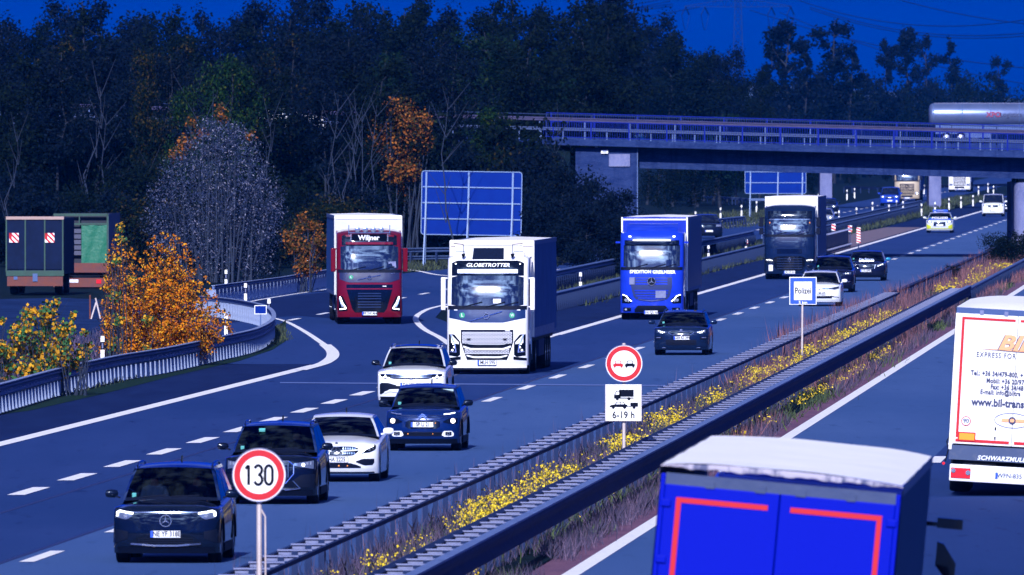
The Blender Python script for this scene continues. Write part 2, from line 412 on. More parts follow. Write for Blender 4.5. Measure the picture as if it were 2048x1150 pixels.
# cross seam in the carriageway
strip('joint_line', [(gp(560, 765) , gp(560, 767)), (gp(1200, 770), gp(1200, 772.2)), (gp(1330, 771), gp(1330, 773.2))], M['paint_worn'], .014)
# far hills on the horizon
hm = MB(); rows = []
for i in range(60):
    x = -4000 + i * 140
    h = 30 + 14 * math.sin(i * .31) + 8 * math.sin(i * .9 + 1) + 4 * math.sin(i * 2.3)
    rows.append([(x, 9500, -5), (x, 9600, h * .7), (x, 9900, h), (x, 11500, h * .4)])
hm.grid(rows); hm.build('hills', mat('hill_wood', (.03, .05, .06), .95), smooth=60)['kind'] = 'structure'
# ------------------------------------------------------------------ guard rails
def w_profile(h0=.31, d=.08, s=1):
    """W-beam section as (depth, height) points"""
    return [(0, h0/2), (-d*.25*s, h0*.47), (-d*s, h0*.34), (-d*s, h0*.22), (-d*.15*s, h0*.05), (-d*.15*s, -h0*.05), (-d*s, -h0*.22), (-d*s, -h0*.34), (-d*.25*s, -h0*.47), (0, -h0/2), (.012*s, -h0/2), (.012*s, h0/2)]
def sweep(path, prof, zc):
    rows = []
    for i, p in enumerate(path):
        d = (path[min(i+1, len(path)-1)] - path[max(i-1, 0)]); d.z = 0; d.normalize()
        s = Vector((d.y, -d.x, 0))                     # to the right of travel
        rows.append([p + s * a + Vector((0, 0, zc + b)) for a, b in prof])
    mb = MB(); mb.grid(rows, close=True)
    m = len(prof); mb.f.append(tuple(range(m))); mb.mi.append(0); mb.f.append(tuple(range((len(rows)-1)*m, len(rows)*m))); mb.mi.append(0)
    return mb
def resample(P, step):
    out = [P[0].copy()]; acc = 0; i = 0
    dist = [0]
    for a, b in zip(P[:-1], P[1:]): dist.append(dist[-1] + (b - a).length)
    n = max(1, int(dist[-1] / step)); res = []
    for k in range(n + 1):
        t = dist[-1] * k / n; j = 0
        while j < len(P) - 2 and dist[j+1] < t: j += 1
        q = (t - dist[j]) / max(1e-6, dist[j+1] - dist[j]); res.append(P[j].lerp(P[j+1], q))
    return res
def smoothpath(P, k=6):
    n = len(P); Q = []
    for i in range(n - 1):
        p0, p1, p2, p3 = P[max(i-1, 0)], P[i], P[i+1], P[min(i+2, n-1)]
        for j in range(k):
            t = j / k
            Q.append(.5 * ((2*p1) + (p2 - p0)*t + (2*p0 - 5*p1 + 4*p2 - p3)*t*t + (3*p1 - 3*p2 + p3 - p0)*t**3))
    Q.append(P[-1]); return Q
POSTME = None
def rail(label, path, beam_mat, post_mat, z=.60, bh=.33, bd=.09, side=1, post_step=2.0, post_h=.62, double=False, post_w=.10, spacer=.12, group=None, maxposts=290, beams=None, cap=None):
    root = empty('guard_rail', (0, 0, 0), label=label, cat='guard rail', group=group)
    for (zz, hh) in (beams or [(z, bh)]):
        sweep(path, w_profile(hh, bd, -side), zz).build('rail_beam', beam_mat, root, smooth=50)
    if cap: sweep(path, [(-.05*side, .0), (.11*side, .0), (.11*side, -.025), (-.05*side, -.025)], z + bh/2 + .03).build('lit_rail_cap', cap, root, smooth=0)
    pts = resample(path, post_step)
    m = MB(); m.box(-post_w/2, post_w/2, -.03, .03, 0, post_h); m.box(-post_w/2, post_w/2, .03, .05, .02, post_h*.98)
    me = None; stuff = MB()
    for k, p in enumerate(pts[:maxposts]):
        d = pts[min(k+1, len(pts)-1)] - pts[max(k-1, 0)]; d.normalize(); s = Vector((d.y, -d.x, 0))
        rz = math.atan2(d.y, d.x) - math.pi/2
        if me is None:
            o = m.build('post', post_mat, root, smooth=0); me = o.data
        else: o = link_mesh('post', me, root)
        o.location = p + s * side * spacer; o.rotation_euler = (0, 0, rz)
    return root

beamshade = mat('beam_shaded_side', (.007, .018, .085), .8, spec=.06, noise=[(2, (.004, .012, .06), .4, .7, (1, 1, 1))])  # side of the thick median beam, its shade painted into the colour
beamlit = mat('beam_lit_top', (.11, .16, .34), .8, spec=.08, noise=[(4, (.07, .11, .25), .4, .7, (1, 1, 1))])  # top of the same beam, painted lighter as if sunlit
# median rails: two beams with cross spacers lying on top like a ladder
def median(label, u0, Z0, Z1, width, step, left_mat, right_mat, rungmat, thick_right, skip=()):
    root = empty('guard_rail', (0, 0, 0), label=label, cat='guard rail')
    path = [rp(u0, Z) for Z in np.linspace(Z0, Z1, 60)]
    pathR = [rp(u0 + width, Z) for Z in np.linspace(Z0, Z1, 60)]
    sweep(path, w_profile(.31, .07, -1) if thick_right else [(-.02, .05), (.05, .05), (.05, -.05), (-.02, -.05)], .66 if thick_right else .70).build('rail_beam', left_mat, root, smooth=50)
    if thick_right:
        sweep(pathR, [(0, .20), (.05, .22), (.12, .20), (.15, .12), (.09, .03), (.09, -.03), (.15, -.10), (.14, -.17), (.05, -.20), (0, -.18)], .64).build('rail_beam', beamshade, root, smooth=60)
        sweep(pathR, [(-.04, .235), (.13, .225), (.13, .19), (-.04, .20)], .645).build('lit_rail_cap', beamlit, root, smooth=0)  # added strip that carries the painted sunlit top of the beam
    else:
        sweep(pathR, [(-.05, .035), (.02, .035), (.02, -.035), (-.05, -.035)], .73).build('rail_beam', right_mat, root, smooth=50)
    n = int((Z1 - Z0) / step); me = pm = None
    for k in range(n):
        Z = Z0 + (k + .5) * step
        if me is None:
            m = MB(); m.box(.03, width - .03, -.05, .05, .765, .790); m.box(.03, width - .03, -.012, .012, .70, .765)
            o = m.build('spacer', rungmat, root, smooth=0); me = o.data
            m = MB(); m.box(width/2 - .05, width/2 + .05, -.05, .05, 0, .765)
            p = m.build('post', M['zinc_dark'], root, smooth=0); pm = p.data
        else:
            o = link_mesh('spacer', me, root); p = link_mesh('post', pm, root)
        o.location = rp(u0, Z); p.location = rp(u0, Z)
    return root
median('left ladder-like median guard rail with narrow dark beams beside the overtaking lane', -16.1, 190, 584, .62, 3.2, M['zinc_dark'], M['zinc_dark'], M['rung'], False)
median('right ladder-like median guard rail with one thick smooth steel-blue beam', -13.75, 190, 600, .72, 2.6, M['zinc_dark'], M['zinc'], M['rung'], True)
rail('thin continuation of the right median guard rail towards the bridge pier', [rp(-13.1, Z) for Z in np.linspace(600, 900, 20)], M['zinc'], M['zinc_dark'], z=.60, bh=.30, post_step=4, side=1)
rail('thin overgrown continuation of the left median guard rail in the dry grass', [rp(-15.9, Z) for Z in np.linspace(584, 830, 20)], M['zinc_dark'], M['zinc_dark'], z=.60, bh=.30, post_step=4, side=1)

# left curved rail round the nose of the loop ramp
P = [gp(x, y, .75) for x, y in ((-80, 790), (0, 770), (120, 738), (230, 714), (330, 698), (430, 677), (500, 662), (530, 650), (545, 638), (543, 624), (528, 613), (500, 606), (465, 600), (430, 596), (400, 594))]
P = [Vector((p.x, p.y, 0)) for p in smoothpath(P)]
zincl = mat('zinc_lit', (.20, .25, .40), .6, .1, noise=[(4, (.10, .14, .27), .45, .75, (1, 1, 1))])  # paler copy of the zinc: sunlight on cap and posts put into the colour
rail('long curved guard rail around the loop ramp nose in front of the orange bushes', P, M['zinc'], zincl, z=.60, bh=.33, bd=.09, side=1, post_step=1.35, post_h=.60, post_w=.26, spacer=-.06, cap=zincl)
# cap strip above the beam, painted paler as its sunlit edge
# outer rail of the loop ramp
P = [gp(x, y, .75) for x, y in ((425, 573), (480, 566), (560, 556), (640, 543), (700, 533), (760, 524))]
P = [Vector((p.x, p.y, 0)) for p in P]
rail('guard rail on the outer side of the loop ramp left of the red truck', P, M['zinc'], zincl, post_step=1.8, post_w=.40, spacer=-.05, cap=zincl)
P = [gp(x, y, .75) for x, y in ((760, 510), (805, 500), (860, 499), (960, 498), (1100, 492), (1237, 487), (1300, 483))]
P = [Vector((p.x, p.y, 0)) for p in P]
rail('two-beam guard rail on the grass bank behind the white truck and the sign board', P, M['zinc'], M['zinc_dark'], beams=[(.72, .28), (.30, .24)], post_step=3)
# main carriageway shoulder rail and collector rail
rail('lower double guard rail between shoulder and grass island left of the blue truck', [rp(-29.6, Z) for Z in np.linspace(556, 880, 24)], M['zinc'], M['zinc_dark'], beams=[(.62, .3)], post_step=1.6, post_w=.16)
rail('upper guard rail of the collector road right of the white truck', [rp(-33.2, Z) for Z in np.linspace(610, 905, 24)], M['zinc'], M['zinc_dark'], beams=[(.78, .3), (.36, .26)], post_step=2)
rail('front one of the far double guard rails with white marker posts under the bridge', [rp(-30.9, Z) for Z in np.linspace(900, 1225, 24)], M['zinc'], M['zinc_dark'], post_step=3)
rail('rear one of the far double guard rails with white marker posts under the bridge', [rp(-32.5, Z) for Z in np.linspace(900, 1300, 24)], M['zinc'], M['zinc_dark'], post_step=3)
P = [gp(x, y, .75) for x, y in ((1330, 447), (1400, 440), (1470, 434), (1488, 432))]
rail('short guard rail end beside the dark car behind the blue truck', [Vector((p.x, p.y, 0)) for p in P], M['zinc'], M['zinc_dark'], post_step=3)
P = [gp(x, y, .75) for x, y in ((1380, 390), (1440, 392), (1500, 396), (1570, 396), (1640, 392))]
rail('far thin guard rail on the verge beneath the second sign board', [Vector((p.x, p.y, 0)) for p in P], M['zinc'], M['zinc_dark'], post_step=4, bh=.22)
P = [gp(x, y, .75) for x, y in ((1690, 372), (1760, 374), (1850, 371), (1950, 368), (2060, 366))]
rail('farthest guard rail in the shade behind the two distant trucks', [Vector((p.x, p.y, 0)) for p in P], M['zinc_dark'], M['zinc_dark'], post_step=6, bh=.3)

# temporary wall of dark slabs at the emergency bay, with red-white boards
tw = empty('temporary_barrier', (0, 0, 0), label='dark temporary barrier wall along the shoulder right of the black truck', cat='barrier')
mdk = mat('dark_wall', (.05, .055, .085), .7, noise=[(3, (.03, .035, .06), .4, .7, (1, 1, 1))])
for k in range(9):
    a = rp(-26.9, 818 + k * 8.2); b = rp(-26.9, 818 + k * 8.2 + 8.0)
    m = MB(); m.beam(a + Vector((0, 0, .55)), b + Vector((0, 0, .55)), .22, 1.1); m.beam(a + Vector((0, 0, .12)), b + Vector((0, 0, .12)), .5, .24)
    m.build('slab', mdk, tw, smooth=0, bevel=.02)
m = MB()
for k in range(34):
    for zz in (1.14, .2):
        c = rp(-26.6, 818 + k * 2.2, zz); m.obox(c, (.06, 0, 0), (0, .25, 0), (0, 0, .045))
o = m.build('reflector', M['rung'], tw, smooth=0); o['kind'] = 'stuff'
def redwhite(px, ytop, hpx, wpx, Z, label):
    r = empty('warning_board', (wx(px, Z), Z, 0), label=label, cat='warning board', group='red and white warning boards')
    zt = wz(ytop, Z); h = hpx * Z / FPX; w = wpx * Z / FPX
    m = MB(); m.box(-w/2, w/2, 0, .03, zt - h, zt); m.build('panel', M['sign_white'], r, smooth=0)
    n = max(2, int(h / w * 1.6)); sh = h / n
    for k in range(n):
        z0 = zt - h + k * sh; m = MB()
        a = [(-w/2, z0 + sh*.5), (w/2, z0), (w/2, z0 + sh*.5), (-w/2, z0 + sh)]
        m.poly([(x, min(zt, max(zt - h, z))) for x, z in a], -.006, .005); m.build('stripe', M['sign_red'], r, smooth=0)
    m = MB(); m.box(-.03, .03, .035, .09, 0, zt - .05); m.build('post', M['zinc_dark'], r, smooth=0)
redwhite(1667, 448, 13, 8, 905, 'small red and white board next to the black truck, leftmost one')
redwhite(1700, 451, 13, 8, 895, 'small red and white board in the middle of the three')
redwhite(1717, 455, 31, 8, 870, 'tall red and white striped board at the end of the dark barrier')
redwhite(1493, 479, 9, 5, 868, 'tiny red and white board on the rail left of the black truck')

# ------------------------------------------------------------------ delineator posts
dl = None
mbk = M['sign_black']
posts = [(205,674,1.0,'nearest one, in front of the orange bush'), (452,629,1.0,'beside the bend of the curved rail'), (538,599,1.0,'at the tip of the curved rail'), (491,568,1.0,'before the outer ramp rail'),
 (452,541,1.0,'at the left end of the outer ramp rail'), (614,521,1.0,'behind the outer ramp rail near the red truck'), (1192,468,1.0,'on the dark bank left of the blue truck'), (1186,511,1.0,'between the two rails left of the blue truck'),
 (1161,546,1.0,'right next to the white truck trailer'), (1417,492,1.0,'just right of the blue trailer'), (1492,479,1.0,'left of the black truck'), (1471,380,1.0,'beneath the sign board under the bridge'),
 (1483,411,1.0,'on the grass left of the black truck roof'), (1441,416,1.0,'behind the dark car, right one'), (1391,424,1.0,'behind the blue trailer roof'), (1513,403,1.0,'touching the black truck roof'),
 (1678,422,1.0,'first of the row on the far double rail'), (1713,416,1.0,'second of the row on the far double rail'), (1745,405,1.0,'third of the row on the far double rail'), (1778,410,1.0,'fourth of the row on the far double rail'),
 (1793,401,1.0,'in front of the sandy truck'), (1806,403,1.0,'right below the sandy truck'), (1843,408,1.0,'left of the police car on the grass'), (1870,405,1.0,'above the police car roof'), (1898,397,1.0,'right of the police car'),
 (1922,394,1.0,'second right of the police car'), (1946,391,1.0,'left of the white van'), (1694,380,1.0,'far left of the small blue car'), (1709,377,1.0,'left of the small blue car'), (1656,386,1.0,'beside the light pier foot'), (1637,388,1.0,'below the second sign board edge'),
 (1848,370,1.0,'right of the sandy truck'), (1976,367,1.0,'far behind the white van'), (1957,373,1.0,'right of the far white truck'), (1987,372,1.0,'farthest right, near the round pier')]
for (px, yt, hh, where) in posts:
    Z = FPX * (H0 - hh) / (yt - 249.0); loc = (wx(px, Z), Z, 0)
    lab = 'white marker post with black band, ' + where
    if dl is None:
        dl = empty('marker_post', loc, label=lab, cat='marker post', group='white marker posts along the roads')
        m = MB(); m.add([(-.06,-.04,0),(.06,-.04,0),(.05,.05,0),(-.05,.05,0),(-.06,-.04,.97),(.06,-.04,.97),(.05,.05,1.03),(-.05,.05,1.03)], [(0,3,2,1),(4,5,6,7),(0,1,5,4),(1,2,6,5),(2,3,7,6),(3,0,4,7)])
        m.build('shaft', M['sign_white'], dl, smooth=0)
        m = MB(); m.obox((0, -.043, .73), (.063, 0, 0), (0, .006, 0), (0, 0, .12)); m.obox((.0, -.0, .73), (.0635, 0, 0), (0, .035, 0), (0, 0, .12)); m.build('band', mbk, dl, smooth=0)
        m = MB(); m.obox((0, -.053, .73), (.022, 0, 0), (0, .004, 0), (0, 0, .08)); m.build('reflector', M['rung'], dl, smooth=0)
    else: dup(dl, loc, 0, lab)

# ------------------------------------------------------------------ road signs
def ring_sign(px, py, rpx, u=None, Z=None, label='', name='speed_limit_sign', content=None, cat='road sign'):
    r = rpx * Z / FPX; zc = wz(py, Z); root = empty(name, (wx(px, Z), Z, 0), label=label, cat=cat)
    m = MB(); m.disc((0, .02, zc), r, 48, 'Y', .010); m.build('plate', M['sign_white'], root)
    prof = [(0, r*.93), (-.006, r*.93), (-.006, r*.70), (0, r*.70)]
    m = MB(); m.lathe(prof, 'Y', 48, (0, .009, zc)); m.build('red_ring', M['sign_red'], root)
    m = MB(); m.lathe([(0, r), (-.012, r), (-.012, r*.97), (0, r*.97)], 'Y', 48, (0, .012, zc)); m.build('rim', M['rung'], root)
    return root, r, zc
root, r, zc = ring_sign(518, 950, 54, Z=203, label='round white speed limit sign with red ring reading 130 on the median pole')
# condensed figures 130 in DIN manner, made of strokes
def strokes(paths, w, y, m, parent, name='lettering', n=6):
    mb = MB()
    for P in paths:
        P = [Vector((x, y, z)) for x, z in P]
        rows = []
        for i, p in enumerate(P):
            d = (P[min(i+1, len(P)-1)] - P[max(i-1, 0)]).normalized(); s = Vector((-d.z, 0, d.x)) * w/2
            rows.append([p + s + Vector((0, -.002, 0)), p - s + Vector((0, -.002, 0)), p - s + Vector((0, .002, 0)), p + s + Vector((0, .002, 0))])
        b = len(mb.v); mb.grid(rows, close=True); mb.f.append((b, b+1, b+2, b+3)); mb.f.append((len(mb.v)-4, len(mb.v)-3, len(mb.v)-2, len(mb.v)-1)); mb.mi += [0, 0]
    return mb.build(name, m, parent, smooth=0)
def arc(cx, cz, rx, rz, a0, a1, n=10): return [(cx + rx*math.cos(R(a0 + (a1-a0)*i/n)), cz + rz*math.sin(R(a0 + (a1-a0)*i/n))) for i in range(n+1)]
hh = r * .37; w = r * .105
one = [(-.50*r, zc + hh*.62), (-.40*r, zc + hh*.95), (-.385*r, zc + hh*.96), (-.385*r, zc - hh)]
three = arc(-.03*r, zc + hh*.50, .135*r, hh*.46, 160, -80) + arc(-.03*r, zc - hh*.47, .145*r, hh*.50, 85, -160)
zero = arc(.36*r, zc + hh*.42, .135*r, hh*.53, 0, 180) + arc(.36*r, zc - hh*.42, .135*r, hh*.53, 180, 360) + [(.495*r, zc + hh*.42)]
strokes([one, three, zero], w, .003, M['sign_black'], root)
Zs = 203
m = MB()
def polebox(root, xa, xb, zt, yy=.10):
    m = MB(); m.tube([(xa, yy, 0), (xb, yy, zt)], .038, 10); return m.build('pole', M['pole'], root)
polebox(root, 0, 0, zc + r*.9)
m = MB(); m.tube([(.0, .09, 2.2), (.085, .10, 2.05), (.09, .10, 1.2), (.04, .10, .85)], .014, 6); m.build('bracket', M['pole'], root)
m = MB(); m.box(-.05, .05, .035, .15, zc + r*.35, zc + r*.42); m.box(-.05, .05, .035, .15, zc - r*.5, zc - r*.43); m.build('clamp', M['zinc'], root, smooth=0)

root, r, zc = ring_sign(1248, 727, 37.5, Z=308, name='no_overtaking_sign', label='round no-overtaking sign with a red and a black car above the supplementary plate')
def car_glyph(x0, col, par, y=.001):
    s = r * .30
    m = MB()
    m.poly([(x0 - s*.62, zc - s*.05), (x0 - s*.45, zc + s*.52), (x0 + s*.45, zc + s*.52), (x0 + s*.62, zc - s*.05), (x0 + s*.88, zc - s*.12), (x0 + s*.88, zc - s*.5), (x0 - s*.88, zc - s*.5), (x0 - s*.88, zc - s*.12)], y, .004)
    m.box(x0 - s*.75, x0 - s*.45, y, y + .004, zc - s*.72, zc - s*.5); m.box(x0 + s*.45, x0 + s*.75, y, y + .004, zc - s*.72, zc - s*.5)
    m.build('car_symbol', col, par, smooth=0)
    m = MB(); m.poly([(x0 - s*.46, zc + s*.02), (x0 - s*.35, zc + s*.40), (x0 + s*.35, zc + s*.40), (x0 + s*.46, zc + s*.02)], y - .003, .002); m.build('window_symbol', M['sign_white'], par, smooth=0)
car_glyph(-r*.315, M['sign_red'], root); car_glyph(r*.315, M['sign_black'], root)
polebox(root, 0, 0, zc + r * 1.08, .11)
k = 308 / FPX
sp = empty('supplementary_sign', (wx(1247, 308), 308, 0), label='white rectangular plate with truck, car with trailer and 6-19 h below the round sign', cat='road sign')
zt, zb_ = wz(769, 308), wz(843, 308); hw = 36.5 * k
m = MB(); m.box(-hw, hw, .01, .03, zb_, zt); m.build('plate', M['sign_white'], sp, smooth=0, bevel=.012)
def frame(par, hw, zb, zt, t, mm, y=.006):
    m = MB(); m.box(-hw, hw, y - .004, y + .003, zt - t, zt); m.box(-hw, hw, y - .004, y + .003, zb, zb + t)
    m.box(-hw, -hw + t, y - .004, y + .003, zb + t, zt - t); m.box(hw - t, hw, y - .004, y + .003, zb + t, zt - t)
    return m.build('border', mm, par, smooth=0)
frame(sp, hw * .985, zb_ + .01, zt - .01, .014, M['pole'])
H = zt - zb_
def wheels(m, xs, z, rr):
    for x in xs: m.disc((x, .004, z), rr, 14, 'Y', .003)
m = MB(); z1 = zt - H*.14
m.box(-.09*2*hw/.75 + .0, hw*.56, .003, .008, z1 - H*.19, z1); m.poly([(-hw*.52, z1 - H*.24), (-hw*.52, z1 - H*.15), (-hw*.40, z1 - H*.03), (-hw*.16, z1 - H*.03), (-hw*.16, z1 - H*.24)], .003, .005)
m.box(-hw*.52, hw*.56, .003, .008, z1 - H*.24, z1 - H*.215); wheels(m, (-hw*.34, hw*.30), z1 - H*.245, hw*.085); m.build('truck_symbol', M['sign_black'], sp, smooth=0)
m = MB(); m.poly([(-hw*.46, z1 - H*.135), (-hw*.37, z1 - H*.05), (-hw*.24, z1 - H*.05), (-hw*.24, z1 - H*.135)], .001, .002); m.build('window_symbol', M['sign_white'], sp, smooth=0)
z2 = zt - H*.55; m = MB()
m.poly([(-hw*.78, z2 - H*.06), (-hw*.70, z2 - H*.005), (-hw*.48, z2 + H*.01), (-hw*.36, z2 + H*.085), (-hw*.02, z2 + H*.085), (hw*.12, z2 + H*.01), (hw*.22, z2), (hw*.22, z2 - H*.06)], .003, .005)
wheels(m, (-hw*.56, hw*.06), z2 - H*.065, hw*.085); m.build('car_symbol', M['sign_black'], sp, smooth=0)
m = MB(); m.poly([(-hw*.42, z2 + H*.015), (-hw*.33, z2 + H*.068), (-hw*.20, z2 + H*.068), (-hw*.20, z2 + H*.015)], .001, .002); m.poly([(-hw*.16, z2 + H*.015), (-hw*.16, z2 + H*.068), (-hw*.04, z2 + H*.068), (hw*.05, z2 + H*.015)], .001, .002); m.build('window_symbol', M['sign_white'], sp, smooth=0)
m = MB(); m.box(hw*.38, hw*.80, .003, .008, z2 - H*.05, z2 + H*.06); m.box(hw*.22, hw*.38, .003, .008, z2 - H*.055, z2 - H*.04); wheels(m, (hw*.58,), z2 - H*.065, hw*.085); m.build('trailer_symbol', M['sign_black'], sp, smooth=0)
lettering('6-19 h', H*.26, M['sign_black'], sp, (0, .004, zb_ + H*.17), bold=.004, sx=.86, spacing=1.05)

Zp = 455; k = Zp / FPX
pz = empty('police_information_sign', (wx(1606, Zp), Zp, 0), label='blue square sign with white panel reading Polizei, 5 km, on a thin pole', cat='road sign')
zt, zb_ = wz(554, Zp), wz(609.5, Zp); hw = 27.3 * k; H = zt - zb_
m = MB(); m.box(-hw, hw, .01, .03, zb_, zt); m.build('plate', M['sign_white'], pz, smooth=0, bevel=.012)
m = MB(); m.box(-hw*.94, hw*.94, .002, .010, zb_ + H*.03, zt - H*.03); m.build('blue_panel', M['sign_blue'], pz, smooth=0)
m = MB(); m.box(-hw*.66, hw*.66, -.004, .002, zb_ + H*.17, zt - H*.165); m.build('white_panel', M['sign_white'], pz, smooth=0)
lettering('Polizei', H*.31, M['sign_black'], pz, (0, -.008, zb_ + H*.50), bold=.004, sx=.74)
lettering('5 km', H*.155, M['sign_white'], pz, (0, -.002, zb_ + H*.075), bold=.003)
m = MB(); m.tube([(-.03, .07, 0), (-.01, .07, zt - .05)], .035, 10); m.build('pole', M['pole'], pz)

# small framed plate at the rail tip
Zq = 515
q = empty('small_plate', (wx(521, Zq), Zq, 0), label='small dark plate with white frame behind the tip of the curved rail', cat='road sign')
m = MB(); m.box(-.21, .21, .01, .03, wz(628, Zq), wz(611, Zq)); m.build('plate', M['sign_back'], q, smooth=0)
frame(q, .22, wz(628.5, Zq), wz(610.5, Zq), .025, M['sign_white'])
m = MB(); m.box(-.025, .025, .035, .075, 0, wz(613, Zq)); m.build('post', M['zinc'], q, smooth=0)

# backs of big direction signs
def board(label, x0, x1, y0, y1, ybase, Z, legs, nh, tilt=0.0):
    rt = empty('direction_sign', (wx((x0+x1)/2, Z), Z, 0), label=label, cat='direction sign')
    hw = (x1 - x0)/2 * Z/FPX; zt, zb = wz(y0, Z), wz(y1, Z)
    rr = .14; out = []
    for (cx, cz, a) in ((hw-rr, zt-rr, 0), (-hw+rr, zt-rr, 90), (-hw+rr, zb+rr, 180), (hw-rr, zb+rr, 270)):
        out += [(cx + rr*math.cos(R(a + t)), cz + rr*math.sin(R(a + t))) for t in (0, 30, 60, 90)]
    m = MB(); m.poly(out, 0, .03); m.build('panel', M['sign_back'], rt, smooth=0)
    m = MB()
    for a, b in zip(out, out[1:] + out[:1]): m.beam((a[0], -.012, a[1]), (b[0], -.012, b[1]), .045, .045)
    m.build('frame', M['sign_frame'], rt, smooth=0)
    for i in range(nh):
        z = zt - (zt - zb) * (i + 1) / (nh + 1); m = MB(); m.box(-hw + .05, hw - .05, -.06, -.012, z - .03, z + .03); m.build('crossbar', M['sign_frame'], rt, smooth=0)
    for lx in legs:
        m = MB(); x = wx(lx, Z) - wx((x0+x1)/2, Z); z0 = 0
        m.beam((x - .02, -.16, 0), (x, -.10, zt - .05), .09, .09); m.beam((x - .10, -.75, 0), (x, -.12, zb + (zt-zb)*.55), .06, .06)
        for i in range(8):
            t0 = i / 8.0; t1 = (i + .5) / 8.0
            m.beam((x - .10 + .1*t0, -.75 + .63*t0, (zb + (zt-zb)*.55)*t0), (x, -.12, (zb + (zt-zb)*.55)*t1), .03, .03)
        m.build('support', M['sign_frame'], rt, smooth=0)
    return rt
b1 = board('back of the large blue-grey direction sign standing behind the white truck', 841, 1041, 343, 470, 515, 770, (850, 935, 1023), 3)
b1.rotation_euler = (0, R(.9), 0)
b2 = board('back of the second direction sign in the shade under the bridge', 1490, 1612, 322, 387, 430, 1180, (1501, 1556, 1605), 2)
# ------------------------------------------------------------------ motorway bridge
BZ = 815.0
br = empty('road_bridge', (0, BZ, 0), label='concrete road bridge with blue railings crossing over the motorway', cat='bridge')
GR = -.0275                                    # longitudinal fall to the right
def bz(x, z0): return z0 + GR * (x - 5.0)
def bslab(name, x0, x1, y0, y1, za, zb, m, par=None, segs=1, **kw):
    mb = MB()
    mb.add([(x0,y0,bz(x0,za)),(x1,y0,bz(x1,za)),(x1,y1,bz(x1,za)),(x0,y1,bz(x0,za)),(x0,y0,bz(x0,zb)),(x1,y0,bz(x1,zb)),(x1,y1,bz(x1,zb)),(x0,y1,bz(x0,zb))],
           [(0,3,2,1),(4,5,6,7),(0,1,5,4),(1,2,6,5),(2,3,7,6),(3,0,4,7)])
    return mb.build(name, m, par or br, smooth=0, **kw)
XL, XR = 2.3, 75.0
bslab('edge_beam', XL, XR, -.35, .6, 6.36, 6.74, M['concrete'], bevel=.03)
bslab('deck', XL - 60, XR, .6, 15.4, 6.40, 6.66, M['asphalt_dark'])
bslab('edge_beam', XL, XR, 15.4, 16.2, 6.36, 6.80, M['concrete'])
bslab('girder', 7.2, XR, 1.1, 2.1, 5.18, 6.398, M['concrete'])
bslab('girder', 7.2, XR, 6.8, 7.6, 5.22, 6.398, M['concrete'])
bslab('girder', 7.2, XR, 13.4, 14.4, 5.22, 6.398, M['concrete'])
# abutment
m = MB(); m.box(3.6, 7.15, .25, 14.8, 0, bz(7, 6.35)); m.build('abutment', M['concrete'], br, smooth=0, bevel=.03)
m = MB(); m.box(7.10, 7.152, .20, .25, .2, bz(7, 6.3)); m.build('corner_strip', M['zinc'], br, smooth=0)
m = MB(); m.box(wx(1218, BZ), wx(1260, BZ), .16, .25, wz(333, BZ), wz(308, BZ)); m.build('whitewashed_patch', M['concrete_light'], br, smooth=0)
m = MB(); m.box(wx(1202, BZ), wx(1216, BZ), .12, .20, wz(307, BZ), wz(300, BZ)); m.build('name_plate', M['sign_white'], br, smooth=0)
m = MB(); m.box(wx(1205, BZ), wx(1213, BZ), .11, .12, wz(303, BZ), wz(302.2, BZ)); m.box(wx(1205, BZ), wx(1212, BZ), .11, .12, wz(305, BZ), wz(304.2, BZ)); m.build('text_line', M['sign_blue'], br, smooth=0)
m = MB(); m.box(wx(1190, BZ), wx(1195, BZ), .12, .20, wz(294.5, BZ), wz(292.5, BZ)); m.build('bolt_plate', M['sign_white'], br, smooth=0)
# concrete slope wall beside the abutment
m = MB(); m.add([(7.15, 0, 2.0), (8.4, -1.0, 0), (8.4, 3, 0), (7.15, 3, 2.0), (7.15, 0, 1.7), (8.0, -1.0, 0), (8.0, 3, 0), (7.15, 3, 1.7)], [(0,1,2,3),(4,7,6,5),(0,4,5,1),(3,2,6,7)]); m.build('slope_wall', M['concrete'], br, smooth=0)
# piers
px_ = wx(2036, BZ + 6)
for (x, r_) in ((px_ + .4, .78), (px_ + .6, .78)):
    pass
for yy in (2.0, 7.2, 13.6):
    m = MB(); m.lathe([(0, .85), (0, .72), (bz(px_, 4.95), .72), (bz(px_, 4.97), .5)], 'Z', 28, (px_ + .35, yy, 0)); m.build('pier', M['concrete_light'], br, smooth=40)
    m = MB(); m.box(px_ - .1, px_ + .8, yy - .4, yy + .4, bz(px_, 4.9), bz(px_, 5.25)); m.build('bearing', M['gloss_black'], br, smooth=0)
# railings: each stanchion is a part, the thin bars are one joined part
def railing(y, x0, x1, z0, h, step, bars, phase=0.0):
    m = MB(); a = Vector((x0, y, bz(x0, z0 + h))); b = Vector((x1, y, bz(x1, z0 + h))); m.beam(a, b, .06, .05); m.build('handrail', M['rail_blue'], br, smooth=0)
    m = MB(); m.beam(a - Vector((0, 0, h - .10)), b - Vector((0, 0, h - .10)), .05, .04); m.build('bottom_rail', M['rail_blue'], br, smooth=0)
    me = None; n = int((x1 - x0) / step)
    for i in range(n + 1):
        x = x0 + phase + step * i
        if x > x1: break
        if me is None:
            q = MB(); q.box(-.045, .045, -.03, .03, -.05, h + .02); o = q.build('railing_post', M['rail_blue'], br, smooth=0); me = o.data
        else: o = link_mesh('railing_post', me, br)
        o.location = (x, y - .04, bz(x, z0))
    if bars:
        q = MB(); x = x0
        while x < x1:
            q.box(x - .009, x + .009, y - .009, y + .009, bz(x, z0) + .1, bz(x, z0 + h)); x += .135
        q.build('railing_bars', M['rail_blue'], br, smooth=0)['kind'] = 'stuff'
railing(.05, wx(1087, BZ), XR, 6.74, .98, 2.15, True, .55)
